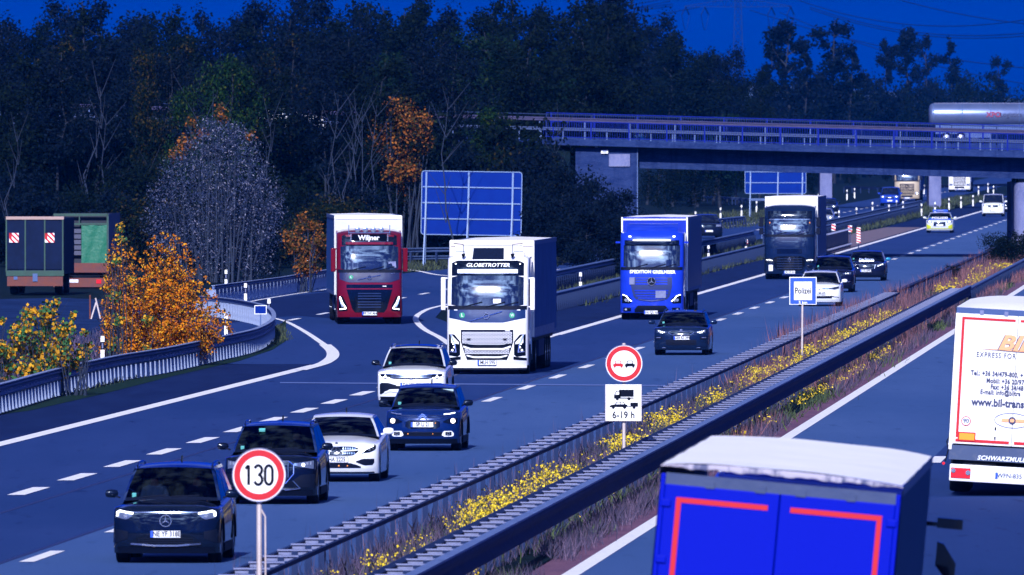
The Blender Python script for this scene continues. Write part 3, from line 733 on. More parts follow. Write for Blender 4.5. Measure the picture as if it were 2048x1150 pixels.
railing(15.8, wx(1092, BZ + 16), XR, 7.1, 1.1, 2.5, True, .3)
def brail(y, z, h, m_, x0, x1, step, zp):
    path = [Vector((x, BZ + y, bz(x, 0))) for x in np.linspace(x0, x1, 12)]
    o = sweep(path, w_profile(h, .07, -1), z).build('guard_rail_beam', m_, br, smooth=50, loc=(0, -BZ, 0))
    me = None; x = x0 + .4
    while x < x1:
        if me is None:
            q = MB(); q.box(-.035, .035, .02, .10, zp, z + h*.4); o = q.build('guard_rail_post', M['zinc'], br, smooth=0); me = o.data
        else: o = link_mesh('guard_rail_post', me, br)
        o.location = (x, y, bz(x, 0)); x += step
pinkz = mat('zinc_pink', (.05, .045, .12), .5, .3, noise=[(2, (.035, .035, .10), .4, .7, (1, 1, 1))])
paleblue = mat('zinc_pale', (.05, .08, .19), .45, .3)
brail(1.9, 7.28, .20, paleblue, -30, XR, 1.25, 6.64)
brail(12.8, 7.84, .24, pinkz, -30, XR, 2.6, 6.7)
m = MB(); m.beam((-24, 14.0, bz(-24, 8.12)), (XR, 14.0, bz(XR, 8.12)), .06, .05)
for i in range(38): m.box(-24 + i*2.6 - .03, -24 + i*2.6 + .03, 13.97, 14.03, bz(-24 + i*2.6, 6.66), bz(-24 + i*2.6, 8.1))
m.build('upper_rail', M['zinc_dark'], br, smooth=0)

# second bridge just behind, carrying the tank truck
b2r = empty('road_bridge', (0, 1300, 0), label='second lower road bridge hidden behind the first, carrying the silver tank truck', cat='bridge')
m = MB(); m.box(24, 120, 0, 13, 5.3, 5.9); m.build('deck', M['concrete'], b2r, smooth=0)
for x in (wx(1640, 1303), wx(1858, 1303)): m = MB(); m.box(x, x + 1.1, 3, 10, 0, 5.28); m.build('pier', M['concrete_light'], b2r, smooth=0, bevel=.03)

# railway or road embankment to the left, hidden in the trees
m = MB(); rows = []
for i, x in enumerate(np.linspace(-140, 3.3, 50)):
    zt = bz(x, 6.3)
    zt = min(zt, 9.2)
    rows.append([(x, BZ - 12 + math.sin(i)*1.2, -.1), (x, BZ - 3 + .4*math.sin(i*1.7), zt * .72), (x, BZ + .8, zt), (x, BZ + 15, zt), (x, BZ + 34, -.1)])
m.grid(rows); o = m.build('embankment', M['soil'], smooth=60); o['kind'] = 'structure'
# ------------------------------------------------------------------ vehicles: helpers
def ip(tab, v):
    xs = [t[0] for t in tab]; ys = [t[1] for t in tab]
    return float(np.interp(v, xs, ys))
def band(mb, F, x0, x1, top, bot, off=.012, nx=10, nz=3, th=.03):
    """panel lying on the front surface F between two outlines given as (x, z) points or a number"""
    T = top if isinstance(top, list) else [(x0, top), (x1, top)]
    B = bot if isinstance(bot, list) else [(x0, bot), (x1, bot)]
    rows = []
    for i in range(nz + 1):
        row = []
        for j in range(nx + 1):
            x = x0 + (x1 - x0) * j / nx; zt = ip(T, x); zb = ip(B, x); z = zt + (zb - zt) * i / nz
            row.append((x, F(x, z) - off, z))
        rows.append(row)
    mb.grid(rows)
    # skirt
    def sk(line): mb.grid([line, [(p[0], p[1] + th, p[2]) for p in line]])
    sk(rows[0]); sk(rows[-1]); sk([r[0] for r in rows]); sk([r[-1] for r in rows])
def both(fn):
    """call fn(mirror sign) for both sides"""
    fn(1); fn(-1)
def mir(pts, s): return [(s * x, z) for x, z in pts] if s > 0 else sorted([(s * x, z) for x, z in pts])
def sband(mb, F, s, x0, x1, top, bot, **kw):
    """side band given for x>0, mirrored when s<0"""
    if s > 0: band(mb, F, x0, x1, top, bot, **kw)
    else:
        f = lambda a: [(-x, z) for x, z in reversed(a)] if isinstance(a, list) else a
        band(mb, F, -x1, -x0, f(top), f(bot), **kw)
def ribbon(F, pts, w, off, m, parent, name, th=.02):
    mb = MB(); P = [Vector((x, F(x, z) - off, z)) for x, z in pts]
    for a, b in zip(P[:-1], P[1:]):
        d = (b - a).normalized(); e = d * w * .3
        mb.beam(a - e, b + e, th, w, up=(0, -1, 0)) if False else mb.obox((a + b)/2, (b - a)/2 + e, Vector((0, th/2, 0)), Vector((-d.z, 0, d.x)) * w/2)
    return mb.build(name, m, parent, smooth=0)
_wheel = {}
def wheel(parent, loc, Rr, w, side, truck=False, spokes=5, dark=False):
    key = (round(Rr, 3), w, side, truck, dark)
    if key not in _wheel:
        m = MB(); r2 = Rr * (.66 if not truck else .56)
        m.lathe([(-w/2, r2), (-w/2, Rr*.93), (-w*.40, Rr*.985), (-w*.2, Rr), (w*.2, Rr), (w*.40, Rr*.985), (w/2, Rr*.93), (w/2, r2)], 'X', 26)
        t = m.build('wheel', M['rubber'], parent, smooth=40)
        q = MB(); e = side * w/2
        q.lathe([(e*.96, r2*1.01), (e*.90, r2*.90), (e*.5, r2*.86), (e*.45, .02)], 'X', 24)
        if truck: q.lathe([(e*.5, r2*.35), (e*1.0, r2*.3), (e*1.02, .01)], 'X', 16)
        else:
            for k in range(spokes):
                a = 2*math.pi*k/spokes; c = Vector((e*.86, math.cos(a)*r2*.47, math.sin(a)*r2*.47)); d = Vector((0, math.cos(a), math.sin(a)))
                q.obox(c, (.014, 0, 0), d * r2*.47, Vector((0, -d.z, d.y)) * r2*.10)
            q.lathe([(e*.7, r2*.2), (e*.95, r2*.17), (e*.96, .005)], 'X', 12)
        rm = q.build('rim', M['alloy'] if not dark else M['gloss_black'], t, smooth=40)
        _wheel[key] = (t.data, rm.data); t.location = loc
        return t
    a, b = _wheel[key]; t = link_mesh('wheel', a, parent, loc); link_mesh('rim', b, t); return t
def plate(F, parent, x, z, txt, w=.52, h=.115, off=.03, eu=True):
    y = F(x, z) - off
    m = MB(); m.box(x - w/2 - .008, x + w/2 + .008, y, y + .02, z - h/2 - .008, z + h/2 + .008); p = m.build('licence_plate', M['sign_black'], parent, smooth=0)
    m = MB(); m.box(x - w/2, x + w/2, y - .006, y, z - h/2, z + h/2); m.build('plate_field', M['plate_white'], p, smooth=0)
    if eu: m = MB(); m.box(x - w/2, x - w/2 + .045, y - .009, y - .006, z - h/2, z + h/2); m.build('blue_strip', M['sign_blue'], p, smooth=0)
    if txt: lettering(txt, h * 1.08, M['sign_black'], p, (x + .02, y - .0095, z), depth=.001, sx=.80, bold=.003)
    return p

# ------------------------------------------------------------------ passenger cars
def car(name, label, cat, loc, rz, P, L=4.4, w=.91, H=1.6, zb=.19, zl=.92, zc=1.06, yc=1.15, yrf=1.95, yrr=3.9, belt=1.08, D=.42, pw=2.5,
        slant=None, wr=.345, wb=2.72, yw=.86, rooft=.71, roofpaint=None, seats=True, glass=None, dark_lower=True, rails=False, interior=True, mirror_mat=None, dark_wheel=False, low=False, sign=1, panoroof=False, blacktop=False):
    root = empty(name, loc, rz, label=label, cat=cat)
    slant = slant or [(zb, .10), (zb + .12, .02), (.45, 0), (zl - .22, .015), (zl - .06, .07), (zl, .16)]
    def F(x, z):
        a = min(1.0, abs(x) / w)
        return D * (1 - (1 - a ** pw) ** (1 / pw)) + ip(slant, z)
    nx, nz = (26, 12) if not low else (14, 8)
    xs = [w * math.sin(math.pi/2 * (2*j/nx - 1)) for j in range(nx + 1)]
    def zlip(x): return zl - .05 * (abs(x)/w) ** 3
    G = [[(x, F(x, zb + (zlip(x) - zb) * i / nz), zb + (zlip(x) - zb) * i / nz) for x in xs] for i in range(nz + 1)]
    body = MB(); body.grid(G)
    # bonnet
    def ycowl(x): return yc + .20 * (abs(x) / w) ** 2
    def hoodz(x, s): 
        e = abs(x)/w
        return zlip(x) + (zc - .03 - zl) * (s ** .62) - .045 * e ** 3 * s + .018 * s * (1 - e*e) + (.018 * math.exp(-((e - .62)/.14) ** 2) * math.sin(math.pi * min(1, s)) )
    ns = 8
    Hd = [[(x, F(x, zlip(x)) + (ycowl(x) - F(x, zlip(x))) * s, hoodz(x, s)) for x in xs] for s in [k / ns for k in range(ns + 1)]]
    body.grid(Hd)
    # sides
    y0side = [F(w, G[i][-1][2]) for i in range(nz + 1)]
    yws = (yw, yw + wb); Ra = wr + .05
    ys = sorted(set([D + .2, ycowl(w), L - .35, L] + [D + .2 + (L - D - .2) * k / 16 for k in range(17)] + [c + Ra * math.cos(math.pi * k / 8) for c in yws for k in range(9)] + [c + s_ * (Ra + .002) for c in yws for s_ in (1, -1)]))
    ys = [y for y in ys if y > D + .17]
    def ztop(y):
        if y <= ycowl(w):
            s = max(0, (y - F(w, zlip(w))) / (ycowl(w) - F(w, zlip(w)))); return hoodz(w, s)
        t = (y - ycowl(w)) / (L - ycowl(w)); return hoodz(w, 1) + (belt - .03 - hoodz(w, 1)) * min(1, t * 1.5)
    def zbot(y):
        z = zb
        for c in yws:
            if abs(y - c) < Ra: z = max(z, wr + math.sqrt(max(0, Ra*Ra - (y - c)**2)))
        return z
    for s in (1, -1):
        cols = [[(s * w, y0side[i], G[i][-1][2]) for i in range(nz + 1)]]
        for y in ys:
            if y <= y0side[0]: continue
            zt, zo = ztop(y), zbot(y); endt = max(0, (y - (L - .35)) / .35)
            cols.append([(s * (w - .035 * abs(2*(i/nz) - .9) ** 2.0 * (1 if 0 < i < nz else .6) * 1.0 - .10 * endt**2), y, zo + (zt - zo) * i / nz) for i in range(nz + 1)])
        body.grid(cols)
    zt, zo = ztop(L), zb
    body.grid([[(x * (1 - .09), L, zo + (zt - zo) * i / nz) for x in xs] for i in range(nz + 1)])
    # shoulder from the side to the foot of the glasshouse
    sh = .925 * w
    for s in (1, -1):
        yy = [ycowl(w) + (L - .02 - ycowl(w)) * k / 10 for k in range(11)]
        body.grid([[(s * (w - .02), y, ztop(y) - .004) for y in yy], [(s * sh, y, ztop(y) + .028) for y in yy]])
    body.grid([[(x * .93, L - .45, belt + .0) for x in xs], [(x * .91, L, ztop(L))for x in xs]])
    b = body.build('body', P, root, smooth=42, merge=.0015)
    # underbody, wheel wells
    m = MB(); m.box(-w + .24, w - .24, .35, L - .2, .17, .62); m.box(-w + .02, w - .02, yw + wr + .12, yw + wb - wr - .12, .17, .40); m.box(-w + .24, w - .24, .6, L - .4, .6, zc - .16)
    m.build('underbody', M['under'], root, smooth=0)
    for s in (1, -1):
        for c in yws: wheel(root, (s * (w - .125), c, wr), wr, .225, s, dark=dark_wheel)
    if dark_lower:
        m = MB(); band(m, F, -w * .985, w * .985, zb + .10, zb - .01, off=.008, nx=20, nz=2); m.build('lower_lip', M['plastic'], root)
        m = MB()
        for s in (1, -1):
            for c in yws:
                n = 14; r0, r1 = Ra - .002, Ra + .05
                m.grid([[(s * (w + .012), c + rr * math.cos(math.pi * k / n), wr + rr * math.sin(math.pi * k / n)) for k in range(n + 1)] for rr in (r0, r1)])
                m.grid([[(s * xx, c + r0 * math.cos(math.pi * k / n), wr + r0 * math.sin(math.pi * k / n)) for k in range(n + 1)] for xx in (w - .08, w + .012)])
            m.box(s * (w - .01), s * (w + .012), yws[0] + Ra, yws[1] - Ra, zb, zb + .14)
        m.build('cladding', M['plastic'], root, smooth=30)
    # glasshouse
    gx0, gx1 = .875 * w, rooft * w * 1.0 
    sx0, sx1 = .925 * w, rooft * w + .045
    zc2 = zc
    def ws(u, v):                      # u -1..1, v 0..1
        e = abs(u)
        x = u * (gx0 + (gx1 - gx0) * v); y = yc + .19*u*u + (yrf + .10*u*u - yc - .19*u*u) * v
        z = zc2 - .03*e*e + (H - .075 - .03*e*e - zc2 + .03*e*e) * v + .045 * math.sin(math.pi * v) * .8
        return (x, y, z)
    m = MB(); m.grid([[ws(-1 + 2*j/14, i/6) for j in range(15)] for i in range(7)])
    m.build('windshield', glass or M['glass_car'], root, smooth=60)
    m = MB()                             # black surround strip at foot with wipers
    m.grid([[ws(-1 + 2*j/14, -.02) for j in range(15)], [(ws(-1 + 2*j/14, .06)[0], ws(-1 + 2*j/14, .06)[1] - .006, ws(-1 + 2*j/14, .06)[2] + .004) for j in range(15)]])
    for (xa, xb) in ((-.62, -.05), (.02, .62)):
        a = ws(xa, .04); c = ws(xb, .075); m.beam((a[0], a[1] - .02, a[2] + .015), (c[0], c[1] - .02, c[2] + .02), .015, .02)
    m.build('cowl', M['plastic'], root, smooth=0)
    rf = MB()                            # roof skin with pillars
    def roofz(u, y): 
        t = (y - yrf) / (yrr - yrf); return H - .075 - .03*u*u + .075 * math.sin(math.pi * min(1, max(0, t * .62 + .10))) ** .7 * (1 - .25*u*u) * 1.0
    rows = []
    for i in range(9):
        t = i / 8; row = []
        for j in range(15):
            u = -1 + 2*j/14; y = yrf + .10*u*u * (1 - t) + (yrr - yrf) * t
            row.append((u * (gx1 + .045), y, roofz(u, y) if i else ws(u, 1)[2] + .004))
        rows.append(row)
    rf.grid(rows)
    for s in (1, -1):                    # A pillar outwards
        a = [ws(s, i/6) for i in range(7)]
        b_ = [(s * (sx0 + (sx1 - sx0) * i/6), p[1] + .10 - .03*i/6, p[2] - .012 * (1 - i/6)) for i, p in enumerate(a)]
        rf.grid([a, b_])
        # side wall behind the A pillar (body colour frame)
        cols = []
        for k in range(15):
            t = k / 14; yb = b_[0][1] + (L - .25 - b_[0][1]) * t; yt = b_[-1][1] + (yrr - b_[-1][1]) * t
            zt_ = roofz(s, yt) - .004; zb__ = max(ztop(yb) + .02, 0)
            cols.append([(s * (sx0 + (sx1 - sx0) * q), yb + (yt - yb) * q, zb__ + (zt_ - zb__) * q) for q in (0, .25, .5, .75, 1)])
        rf.grid(cols)
        rf.grid([[cols[k][-1] for k in range(15)], [(s * (gx1 + .045), cols[k][-1][1], cols[k][-1][2] + .006) for k in range(15)]])
        for (t0, t1) in ((.05, .40), (.43, .72), (.75, .92)):
            w_ = MB(); rr_ = []
            for k in range(5):
                t = t0 + (t1 - t0) * k / 4; yb = b_[0][1] + (L - .25 - b_[0][1]) * t; yt = b_[-1][1] + (yrr - b_[-1][1]) * t
                zt_ = roofz(s, yt); zb__ = ztop(yb) + .02
                rr_.append([(s * (sx0 + (sx1 - sx0) * q + .006), yb + (yt - yb) * q, zb__ + (zt_ - zb__) * q) for q in (.05, .5, .90)])
            w_.grid(rr_); w_.build('side_window', M['glass_dark'], root, smooth=60)
    rf.grid([[(u * (gx1 + .045), yrr, roofz(u, yrr)) for u in (-1, -.5, 0, .5, 1)], [(u * sx0, L - .25, belt) for u in (-1, -.5, 0, .5, 1)]])
    rf.build('roof', roofpaint or P, root, smooth=42, merge=.001)
    if panoroof:
        m = MB(); m.grid([[(u * gx1 * .86, yrf + .15 + (yrr - yrf - .6) * t, roofz(u * .86, yrf + .15 + (yrr - yrf - .6) * t) + .012) for u in (-1, -.5, 0, .5, 1)] for t in (0, .25, .5, .75, 1)]); m.build('sunroof', M['gloss_black'], root, smooth=60)
    if rails:
        for s in (1, -1):
            m = MB(); pts = []
            for k in range(9):
                t = k / 8; y = yrf + .25 + (yrr - yrf - .35) * t
                pts.append((s * (gx1 + .005), y, roofz(1, y) + (.055 if 0 < k < 8 else .01)))
            m.tube(pts, .018, 6); m.build('roof_rail', M['gloss_black'] if rails == 'dark' else M['chrome'], root)
    m = MB(); m.beam((0, yrr - .25, H - .01), (0, yrr - .12, H + .07), .03, .05); m.build('antenna', M['gloss_black'], root, smooth=0)
    for s in (1, -1):                     # wing mirrors
        m = MB(); cx, cy, cz = s * (w + .105), yc + .30, belt + .06
        rows = []
        for i in range(7):
            a = math.pi * i / 6; rows.append([(cx + s*.02 - math.cos(a) * .115, cy + .05 * math.sin(t_) * math.sin(a)**.6 - .02 * math.cos(a), cz + .075 * math.cos(t_) * math.sin(a)**.5) for t_ in [2*math.pi*k/12 for k in range(12)]])
        m.grid(rows, close=True); m.beam((s * (w - .03), cy, belt - .01), (cx - s*.05, cy, cz - .04), .05, .035)
        m.build('wing_mirror', mirror_mat or P, root, smooth=50)
    if interior:
        m = MB(); m.box(-gx0 + .05, gx0 - .05, yc + .32, yc + .62, .75, zc - .10); m.box(-gx0 + .05, gx0 - .05, yc + .3, L - .4, .55, .62)
        m.box(-gx1, gx1, yrr - .5, yrr - .45, .6, H - .15)
        for x in (-.37, .37):
            m.box(x - .24, x + .24, yc + 1.0, yc + 1.5, .55, .78); m.beam((x, yc + 1.45, .72), (x, yc + 1.62, min(1.24, H - .35)), .46, .12, up=(0, 1, 0)); m.box(x - .12, x + .12, yc + 1.55, yc + 1.66, H - .46, H - .24)
        m.build('seats', M['interior'], root, smooth=0, bevel=.02)
        m = MB(); n = 20; c = Vector((.37, yc + .78, zc - .06))
        ring = [c + Vector((.185*math.cos(2*math.pi*k/n), .06*math.sin(2*math.pi*k/n), .17*math.sin(2*math.pi*k/n))) for k in range(n + 1)]
        m.tube(ring, .014, 6, caps=False); m.beam(c - Vector((.17, 0, 0)), c + Vector((.17, 0, 0)), .03, .03); m.build('steering_wheel', M['plastic'], root)
        m = MB(); m.box(-.12, .12, yrf - .05, yrf - .02, H - .22, H - .15); m.build('rear_view_mirror', M['lens'], root, smooth=0)
        a = ws(-.82, .12); m = MB(); m.obox((a[0], a[1] - .02, a[2]), (.035, 0, 0), (0, .02, .01), (0, -.01, .028)); m.build('sticker', M['sticker'], root, smooth=0)
    return root, F
def part(parent, name, m, fn, smooth=40):
    mb = MB(); fn(mb); return mb.build(name, m, parent, smooth=smooth)
def ringpart(parent, F, name, m, x, z, r, t, off=.02, n=28):
    mb = MB(); y = F(x, z) - off
    mb.lathe([(0, r), (-.012, r), (-.012, r - t), (0, r - t)], 'Y', n, (x, y, z)); return mb.build(name, m, parent, smooth=40)
def star3(parent, F, x, z, r, off=.03, m=None):
    ringpart(parent, F, 'badge_ring', m or M['chrome'], x, z, r, r * .13, off)
    mb = MB(); y = F(x, z) - off - .004
    for k in range(3):
        a = math.pi/2 + k * 2*math.pi/3; b1_ = a + .5 * math.pi; tip = (x + math.cos(a)*r*.92, z + math.sin(a)*r*.92)
        mb.poly([(x + math.cos(b1_)*r*.12, z + math.sin(b1_)*r*.12), tip, (x - math.cos(b1_)*r*.12, z - math.sin(b1_)*r*.12)], y, .012)
    mb.build('badge_star', m or M['chrome'], parent, smooth=0)
def slats(parent, F, name, m, x0, x1, zs, t, off=.02, top=None):
    for z in zs:
        part(parent, name, m, lambda mb: band(mb, F, x0, x1, z + t/2, z - t/2, off=off, nx=12, nz=1, th=.03))
def vpos(px, py): 
    p = gp(px, py); return (p.x, p.y, 0)

# --- 1 dark electric SUV in front
black = paint('paint_black', (.002, .005, .018), 0, .12)
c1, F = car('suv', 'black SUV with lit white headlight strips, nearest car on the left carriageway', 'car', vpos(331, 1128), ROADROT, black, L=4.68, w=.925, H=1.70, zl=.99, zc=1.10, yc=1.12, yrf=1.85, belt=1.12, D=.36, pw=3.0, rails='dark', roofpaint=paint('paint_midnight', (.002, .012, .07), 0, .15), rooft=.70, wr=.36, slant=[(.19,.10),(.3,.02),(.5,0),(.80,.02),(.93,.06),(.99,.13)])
part(c1, 'grille', M['gloss_black'], lambda m: band(m, F, -.60, .60, [(-.60,.86),(-.5,.875),(.5,.875),(.60,.86)], [(-.60,.74),(-.40,.57),(.40,.57),(.60,.74)], off=.012))
part(c1, 'light_bar', M['lens'], lambda m: band(m, F, -.60, .60, .90, .882, off=.018, nz=1))
for s in (1, -1):
    part(c1, 'headlight', M['lens'], lambda m: sband(m, F, s, .58, .86, [(.58,.885),(.7,.90),(.86,.93)], [(.58,.83),(.68,.765),(.86,.80)], off=.014))
    ribbon(F, [(s*.575,.875),(s*.70,.893),(s*.80,.915),(s*.845,.89),(s*.85,.835)], .034, .035, M['lamp_on'], c1, 'daytime_light')
    part(c1, 'projector', M['lamp_off'], lambda m: m.disc((s*.70, F(.70,.83) - .02, .83), .032, 14))
    part(c1, 'air_intake', M['plastic'], lambda m: sband(m, F, s, .66, .88, [(.66,.56),(.88,.60)], [(.66,.44),(.88,.36)], off=.01))
part(c1, 'bumper_frame', M['gloss_black'], lambda m: band(m, F, -.62, .62, [(-.62,.36),(-.45,.50),(.45,.50),(.62,.36)], [(-.62,.30),(.62,.30)], off=.012))
slats(c1, F, 'slat', M['plastic'], -.48, .48, (.44, .405, .37), .014, off=.022)
ribbon(F, [(-.60,.345),(-.42,.335),(-.2,.315),(.2,.315),(.42,.335),(.60,.345)], .028, .03, M['chrome'], c1, 'chrome_strip')
star3(c1, F, 0, .745, .105, off=.03)
plate(F, c1, 0, .515, 'NE YF 318E')

# --- 2 dark SUV behind the 130 sign
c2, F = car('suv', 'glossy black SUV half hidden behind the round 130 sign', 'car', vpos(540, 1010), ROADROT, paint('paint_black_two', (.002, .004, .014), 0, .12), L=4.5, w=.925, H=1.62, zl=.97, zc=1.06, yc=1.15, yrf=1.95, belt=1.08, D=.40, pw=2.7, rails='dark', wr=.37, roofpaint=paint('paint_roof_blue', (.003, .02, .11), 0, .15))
part(c2, 'grille', M['gloss_black'], lambda m: band(m, F, -.46, .46, [(-.46,.80),(-.36,.87),(.36,.87),(.46,.80)], [(-.46,.62),(-.30,.44),(.30,.44),(.46,.62)], off=.014))
for k in range(-4, 5):
    part(c2, 'grille_bar', M['zinc'], lambda m: band(m, F, k*.09 - .006, k*.09 + .006, .83, .50 + abs(k)*.012, off=.024, nx=1))
ribbon(F, [(-.47,.80),(-.37,.875),(.37,.875),(.47,.80),(.47,.62),(.31,.43),(-.31,.43),(-.47,.62),(-.47,.80)], .016, .025, M['chrome'], c2, 'grille_frame')
for s in (1, -1):
    part(c2, 'headlight', M['lens'], lambda m: sband(m, F, s, .47, .86, [(.47,.825),(.86,.885)], [(.47,.79),(.6,.755),(.86,.72)], off=.014))
    part(c2, 'headlamp_bulb', M['lamp_on'], lambda m: m.disc((s*.66, F(.66,.80) - .022, .80), .035, 12))
    part(c2, 'headlight_cell', M['lamp_off'], lambda m: [m.box(s*.72, s*.76, F(.74,.82)-.025, F(.74,.82)-.01, .80, .85), m.box(s*.79, s*.82, F(.8,.82)-.025, F(.8,.82)-.01, .80, .86)])
    part(c2, 'air_intake', M['plastic'], lambda m: sband(m, F, s, .48, .88, [(.48,.50),(.62,.60),(.88,.62)], [(.48,.36),(.88,.34)], off=.012))
    ribbon(F, [(s*.46,.48),(s*.60,.33),(s*.30,.29)], .018, .03, M['chrome'], c2, 'intake_trim')
for k in range(4): ringpart(c2, F, 'badge_ring', M['chrome'], -.12 + .08*k, .76, .05, .010, off=.036, n=20)
ribbon(F, [(-.40,.315),(.40,.315)], .016, .03, M['chrome'], c2, 'chrome_strip')
plate(F, c2, 0, .57, 'HG ET 41')
part(c2, 'toll_sticker', M['sticker'], lambda m: m.obox((-.28, 1.72, 1.46), (.06, 0, 0), (0, .03, .02), (0, -.01, .016)))

# --- 3 white coupe-like sedan
whitep = paint('paint_white_car', (.74, .76, .80), 0, .25)
c3, F = car('sedan_car', 'white low sedan with black wheels overtaking beside the black SUV', 'car', vpos(672, 965), ROADROT, whitep, L=4.63, w=.89, H=1.43, zl=.82, zc=.98, yc=1.30, yrf=2.10, yrr=3.6, belt=1.0, D=.46, pw=2.3, rooft=.66, wr=.33, dark_lower=False, dark_wheel=True)
part(c3, 'grille', M['gloss_black'], lambda m: band(m, F, -.47, .47, [(-.47,.72),(-.36,.765),(.36,.765),(.47,.72)], [(-.47,.66),(-.36,.57),(.36,.57),(.47,.66)], off=.014))
for k in range(-8, 9):
    if abs(k) > 2: part(c3, 'grille_pin', M['chrome'], lambda m: band(m, F, k*.05 - .007, k*.05 + .007, .74, .70, off=.024, nx=1)); part(c3, 'grille_pin', M['chrome'], lambda m: band(m, F, k*.048 - .006, k*.048 + .006, .64, .60, off=.024, nx=1))
ribbon(F, [(.10,.665),(.46,.69)], .028, .028, whitep, c3, 'grille_strip'); ribbon(F, [(-.10,.665),(-.46,.69)], .028, .028, whitep, c3, 'grille_strip')
star3(c3, F, 0, .665, .10, off=.035)
part(c3, 'bonnet_badge', M['lens'], lambda m: m.disc((0, F(0,.815) + .0, .83), .03, 12))
for s in (1, -1):
    part(c3, 'headlight', M['gloss_black'], lambda m: sband(m, F, s, .54, .83, [(.54,.66),(.62,.72),(.80,.80),(.83,.78)], [(.54,.62),(.70,.635),(.80,.68),(.83,.72)], off=.014))
    ribbon(F, [(s*.55,.64),(s*.63,.705),(s*.78,.775)], .026, .032, M['lamp_on'], c3, 'daytime_light')
    part(c3, 'projector', M['lamp_off'], lambda m: [m.disc((s*.70, F(.70,.69) - .02, .69), .024, 12), m.disc((s*.77, F(.77,.72) - .02, .72), .018, 12)])
    part(c3, 'air_intake', M['plastic'], lambda m: sband(m, F, s, .42, .80, [(.42,.45),(.56,.50),(.80,.50)], [(.42,.43),(.60,.36),(.78,.37),(.80,.42)], off=.012))
part(c3, 'lower_grille', M['plastic'], lambda m: band(m, F, -.52, .52, [(-.52,.34),(-.34,.41),(.34,.41),(.52,.34)], [(-.52,.31),(.52,.31)], off=.012))
part(c3, 'sensor', M['orange'], lambda m: [m.disc((.06, F(.06,.36) - .02, .355), .018, 10), m.disc((.24, F(.24,.36) - .02, .355), .014, 10)])
part(c3, 'splitter', M['gloss_black'], lambda m: band(m, F, -.80, .80, .225, .20, off=.02, nx=18, nz=1))
plate(F, c3, 0, .485, 'HA 2225', w=.50, eu=False)

# --- 4 dark blue hatchback
bluep = paint('paint_dark_blue', (.002, .014, .09), .1, .2)
c4, F = car('hatchback', 'dark blue compact hatchback with lit round lamps and white fog lamp surrounds', 'car', vpos(845, 903), ROADROT, bluep, L=4.17, w=.865, H=1.53, zl=.95, zc=1.05, yc=1.0, yrf=1.75, belt=1.05, D=.40, pw=2.3, rooft=.70, slant=[(.19,.10),(.3,.01),(.5,0),(.75,.03),(.90,.10),(.95,.20)], mirror_mat=M['gloss_black'])
part(c4, 'bumper_grille', M['gloss_black'], lambda m: band(m, F, -.40, .40, [(-.40,.68),(-.34,.72),(.34,.72),(.40,.68)], [(-.40,.58),(-.34,.53),(.34,.53),(.40,.58)], off=.014))
ribbon(F, [(-.62,.845),(-.5,.84),(-.12,.835),(0,.87),(.12,.835),(.5,.84),(.62,.845)], .012, .02, M['chrome'], c4, 'chrome_line')
ribbon(F, [(-.62,.80),(-.12,.79),(0,.83),(.12,.79),(.62,.80)], .010, .02, M['chrome'], c4, 'chrome_line')
ribbon(F, [(-.09,.80),(0,.865),(.09,.80)], .022, .035, M['chrome'], c4, 'badge_chevron'); ribbon(F, [(-.09,.76),(0,.825),(.09,.76)], .022, .035, M['chrome'], c4, 'badge_chevron')
part(c4, 'lower_grille', M['plastic'], lambda m: band(m, F, -.46, .46, [(-.46,.45),(.46,.45)], [(-.46,.36),(.46,.36)], off=.012))
slats(c4, F, 'slat', M['gloss_black'], -.44, .44, (.42, .39), .012, off=.02)
part(c4, 'sensor', M['orange'], lambda m: [m.disc((-.34, F(.34,.41) - .02, .41), .015, 8), m.disc((.24, F(.24,.41) - .02, .41), .012, 8), m.disc((.30, F(.30,.645) - .02, .66), .014, 8)])
for s in (1, -1):
    part(c4, 'headlight', M['gloss_black'], lambda m: sband(m, F, s, .48, .80, [(.48,.70),(.62,.77),(.80,.77)], [(.48,.68),(.62,.64),(.80,.65)], off=.012))
    part(c4, 'headlamp', M['lamp_warm'], lambda m: m.disc((s*.70, F(.70,.71) - .03, .71), .058, 18))
    part(c4, 'fog_lamp_surround', M['plate_white'], lambda m: sband(m, F, s, .45, .72, [(.45,.40),(.49,.475),(.68,.475),(.72,.42)], [(.45,.375),(.50,.345),(.68,.345),(.72,.37)], off=.02))
    part(c4, 'fog_lamp', M['gloss_black'], lambda m: sband(m, F, s, .53, .67, .455, .375, off=.032))
    ringpart(c4, F, 'fog_ring', M['lamp_off'], s*.60, .415, .035, .010, off=.045, n=16)
    ribbon(F, [(s*.50,.865),(s*.62,.875),(s*.74,.90)], .024, .03, M['lamp_on'] if s > 0 else M['lamp_off'], c4, 'daytime_light')
plate(F, c4, -.01, .625, 'SP LI 21')
part(c4, 'sun_visor', mat('visor', (.35, .48, .5), .7), lambda m: m.box(.17, .62, 1.72, 1.74, 1.345, 1.42))

# --- 5 white SUV
c5, F = car('suv', 'white SUV with black roof glass driving behind the dark blue hatchback', 'car', vpos(822, 815), ROADROT, whitep, L=4.5, w=.92, H=1.65, zl=.99, zc=1.12, yc=1.15, yrf=1.9, belt=1.12, D=.36, pw=3.0, rails='dark', panoroof=True, mirror_mat=M['gloss_black'], wr=.36, slant=[(.19,.10),(.3,.02),(.5,0),(.80,.02),(.93,.06),(.99,.12)])
part(c5, 'grille', M['gloss_black'], lambda m: band(m, F, -.58, .58, .885, [(-.58,.80),(-.50,.77),(.50,.77),(.58,.80)], off=.014))
slats(c5, F, 'grille_slat', M['lens'], -.54, .54, (.85, .81), .014, off=.024)
part(c5, 'grille_strip', M['chrome'], lambda m: band(m, F, -.80, .80, .905, .888, off=.02, nx=18, nz=1))
ringpart(c5, F, 'badge_ring', M['chrome'], 0, .835, .072, .010, off=.04)
